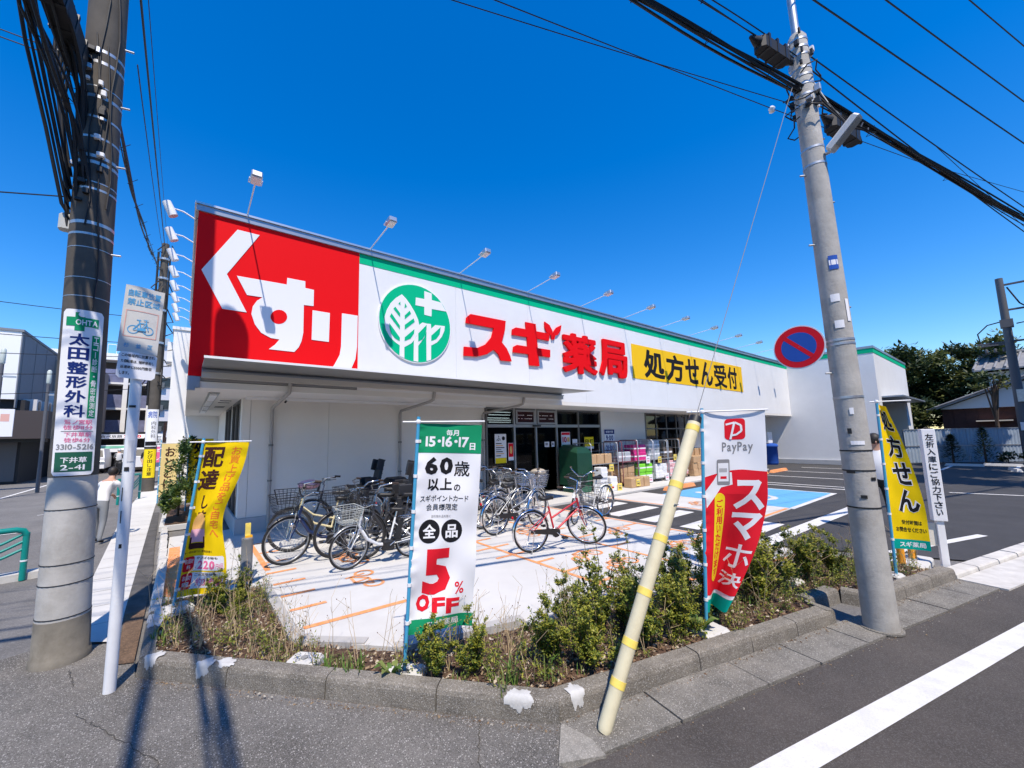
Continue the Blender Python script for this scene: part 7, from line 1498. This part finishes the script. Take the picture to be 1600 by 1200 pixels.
MB().box(-9, .3, .3, 9.5, 0, 3.999, mat('dark shop face', (.022, .022, .025), .8)).build('lower_wall', None, lb_); MB().box(-9, 1.4, -1.2, 6, 2.1, 3.4, mat('brown sign band', (.05, .04, .04), .8)).build('sign_band', None, lb_)
for k in range(4): MB().box(.041, .06, .3 + 2 * k, .32 + 2 * k, 3.6, 7.2, mat('seam dark', (.2, .2, .21), .9)).build('panel_joint', None, lb_)
for y in (7.0, 7.8): MB().box(.0, 1.2, y, y + .6, 2.8, 6.2, mat('far balcony', (.35, .34, .34), .8)).build('balcony_block', None, lb_)
for k, (y, z) in enumerate(((1.0, 3.5), (3.0, 3.55), (5.0, 3.5))): q = MB().box(.06, .55, y, y + .8, z, z + .6, mat('unit white', (.6, .6, .6), .6)).build('air_conditioner', None, lb_); MB().cyl((0, 0), .24, 0, .02, 14, FRAME, M=Matrix.Translation((.551, y + .4, z + .3)) @ Matrix.Rotation(R(90), 4, 'Y')).build('fan_grille', None, q)
for y0 in (5.0, 7.2): MB().box(.05, 1.3, y0, y0 + .12, 4.2, 4.9, WHITE2).box(.05, 1.3, y0, y0 + 1.8, 4.05, 4.2).build('balcony', None, lb_)
for k in range(3): MB().box(-6.5 + 2.4 * k, -4.6 + 2.4 * k, .27, .30, .1, 2.0, mat('shutter slats', (.10, .10, .11), .6)).build('shop_shutter', None, lb_)
MB().box(-9, 1.2, -.6, .29, 1.95, 2.09, mat('awning dark', (.03, .035, .04), .7)).build('awning', None, lb_)
pb = obj('poster_board', MB().box(-.62, .62, -.05, 0, 0, 1.1, INK['white']).mesh('poster_board'), None, loc=(-6.15, 24.2, 2.15), label='white poster board hung on the dark shop band at left', cat='poster board'); P_ = Print(planeF((-.62, -.0505, 0), (1, 0, 0), (0, 0, 1))); P_.rect(.1, .75, .12, .98, 'grey').rect(.88, 1.12, .6, .9, 'salmon').disc(.42, .6, .2, .26, 'white'); P_.emit(pb)
bb = thing('brick_building', 'mid height building with dark windows beyond the grey left building', 'building', (-6.0, 35, 0)); MB().box(-4, 1.2, 0, 6, 0, 7.0, mat('brown grey wall', (.26, .24, .23), .9)).build('wall', None, bb)
for fl in range(3):
    for k in range(3): bwin(bb, -2.6 + k * 1.2, -1.8 + k * 1.2, 0, 2.6 + 1.5 * fl, 3.5 + 1.5 * fl)
# thin street posts at left
for x, y, h, lb in ((-5.1, 20.5, 4.6, 'dark thin street post at the far left edge'), (-4.35, 22.5, 4.2, 'rusty brown street post right of the far left post')):
    o = thing('street_post', lb, 'post', (x, y, 0)); MB().tube([(0, 0, 0), (0, 0, h)], [.06, .05], 10, DP if y < 21 or True else mat('rusty post', (.14, .07, .05), .8)).build('shaft', None, o); MB().box(-.03, .35, -.03, .03, h - .5, h - .44, STEEL).lathe([(.05, 0), (.07, .05), (.07, .5), (.03, .56)], 10, mat('pale lamp', (.50, .55, .50), .5), Matrix.Translation((.0, 0, h - .05))).build('lamp_head', None, o)
# the next pole down the side street
np_ = thing('utility_pole', 'distant grey utility pole with yellow wrap down the side street', 'utility pole', (-.98, 19.7, 0))
MB().tube([(0, 0, 0), (0, 0, 9.7)], [.20, .12], 16, SHEETP).build('shaft', None, np_)
rN = random.Random(12)
for k in range(22): z = rN.uniform(3.8, 9.4); a = rN.uniform(0, 6.28); MB().tube([(math.cos(a) * .18, math.sin(a) * .18, z), (math.cos(a) * .42, math.sin(a) * .42, z + rN.uniform(-.2, .3)), (math.cos(a + .5) * .2, math.sin(a + .5) * .2, z + rN.uniform(.2, .6))], .022, 5, CABLE).build('drop_wire', None, np_)
for z in (4.4, 5.6, 6.9, 8.2, 9.0): MB().tube([(0, 0, z), (0, 0, z + .08)], .19, 14, STEEL).build('band', None, np_)
MB().tube([(.17, -.05, 2.8), (.17, -.05, 9.3)], .035, 6, CABLE).tube([(-.19, -.05, 3.2), (-.2, -.05, 9.3)], .04, 6, CABLE).build('riser_cable', None, np_)
def nF_(u, v, l): a = u / .2; return Vector((math.sin(a) * (.205 + l), -math.cos(a) * (.205 + l), v))
P_ = Print(nF_, .06); P_.rect(-.20, .20, 1.65, 3.05, 'white').text('病院', -.14, .14, 2.72, 2.98, 'blue', .03).vtext('内科外科', -.02, .12, 1.95, 2.6, 'grey', .02).rect(-.18, .18, 1.68, 1.84, 'black').rect(-.20, .20, .50, 1.55, 'yellow').vtext('とび出し注意', -.06, .08, .56, 1.5, 'black', .02); P_.emit(np_, 'pole_wrap')
o = thing('street_post', 'thin rusty post beside the distant grey utility pole', 'post', (-.62, 20.4, 0)); MB().tube([(0, 0, 0), (0, 0, 2.6)], .05, 8, mat('rusty post', (.14, .07, .05), .8)).build('shaft', None, o)
# scooter rider and van far down the street
sc_ = thing('scooter', 'small distant motor scooter at the street end', 'scooter', (-3.0, 32, 0), R(100)); MB().torus((-.45, 0, .22), .17, .05, 'y', 16, 6, RUBBER).torus((.5, 0, .22), .17, .05, 'y', 16, 6, RUBBER).build('wheels', None, sc_); MB().bbox(-.65, 0, -.16, .16, .35, .75, .08, BLACK).bbox(.3, .45, -.18, .18, .3, .95, .05, BLACK).bbox(-.1, .4, -.14, .14, .25, .33, .02, BLACK).tube([(.38, 0, .9), (.3, 0, 1.05)], .03, 6, BLACK).tube([(.28, -.3, 1.05), (.28, .3, 1.05)], .02, 6, BLACK).build('body', None, sc_)
person((-3.0, 32, .02), R(100), 'distant scooter rider in pale clothes with pale helmet', 1.45, mat('pale coat', (.55, .55, .55), .8), mat('dark slacks', (.03, .03, .03), .8), .25, .45, .2, cap=mat('pale helmet', (.62, .62, .63), .4))
for x, lb in ((-4.7, 'white van parked left of the scooter at the street end'), (-2.5, 'white van parked right behind the scooter at the street end')):
    v = thing('parked_van', lb, 'van', (x, 34.6, 0)); MB().add([(-.85, -.6, .3), (.85, -.6, .3), (.85, 2.4, .3), (-.85, 2.4, .3), (-.85, -.6, .95), (.85, -.6, .95), (.75, -.3, 1.5), (-.75, -.3, 1.5), (.75, 2.4, 1.5), (-.75, 2.4, 1.5), (.85, 2.4, .95), (-.85, 2.4, .95)], [(0, 1, 5, 4), (4, 5, 6, 7), (7, 6, 8, 9), (1, 2, 10, 8, 6, 5), (0, 4, 7, 9, 11, 3), (2, 3, 11, 9, 8, 10)], INK['white']).build('body', None, v)
    MB().add([(-.78, -.585, 1.0), (.78, -.585, 1.0), (.70, -.35, 1.42), (-.70, -.35, 1.42)], [(0, 1, 2, 3)], BLACK).build('windscreen', None, v)
    for sx in (-.75, .75): MB().torus((sx, 0, .3), .2, .1, 'x', 14, 6, RUBBER).build('wheel', None, v); MB().bbox(sx - .12, sx + .12, -.63, -.601, .6, .75, .02, ALU).build('headlight', None, v)

# trees across the road, out of the picture to the right: they shade the far lot and the wing wall
for i, (x, y, lb) in enumerate(((19.5, -2.4, 'roadside tree nearest across the right road'), (23.5, -2.3, 'roadside tree second along the right road'), (27.5, -2.4, 'roadside tree third along the right road'), (31.0, -2.5, 'roadside tree farthest along the right road'))):
    treelike('tree', lb, 'tree', (x, y, 0), [((0, 0, 6.8), 1.9, 1.2, 1.5), ((.4, .1, 8.4), 1.5, .9, 1.3)], 1800, .22, TL, 5.5, .2, wk=.45)

# houses on the other side of the right road, behind the viewer: mirrored in the shop glass
for i, (s_, w_, hh, wm, lb) in enumerate(((-9, 8, 5.6, (.16, .14, .12), 'dull beige house across the road behind the viewer to the left'), (1, 7, 6.2, (.10, .105, .11), 'grey house across the road opposite the planting bed'), (10.5, 8, 5.4, (.18, .16, .14), 'dull cream house across the road opposite the parking entrance'), (21, 9, 6.0, (.09, .07, .06), 'brown house across the road opposite the far lot'), (31.5, 9, 6.2, (.11, .10, .095), 'dark grey house across the road beyond the brown one'), (42, 9, 5.8, (.15, .13, .11), 'tan house across the road second beyond the brown one'), (53, 14, 6.6, (.10, .10, .105), 'long dark house across the road farthest along'))):
    o = thing('house', lb, 'house', rd(s_, -8.5, 0), math.atan2(RD.y, RD.x)); MB().box(0, w_, -7, 0, 0, hh, mat('house render %s' % 'abcdefg'[i], wm, .85, var=.06)).build('wall', None, o)
    MB().add([(-.5, .6, hh - .15), (w_ + .5, .6, hh - .15), (w_ + .5, -3.5, hh + 1.7), (-.5, -3.5, hh + 1.7), (-.5, -7.6, hh - .15), (w_ + .5, -7.6, hh - .15)], [(0, 1, 2, 3), (3, 2, 5, 4), (0, 3, 4), (1, 5, 2)], TILE).build('roof', None, o)
    for k in range(3):
        for z in (.9, 3.5):
            q = MB().box(.8 + k * 2.3, 2.2 + k * 2.3, .0, .06, z, z + 1.2, ALU).build('window', None, o); MB().box(.87 + k * 2.3, 2.13 + k * 2.3, .061, .07, z + .07, z + 1.13, mat('far window glass', (.03, .035, .04), .1)).build('pane', None, q)
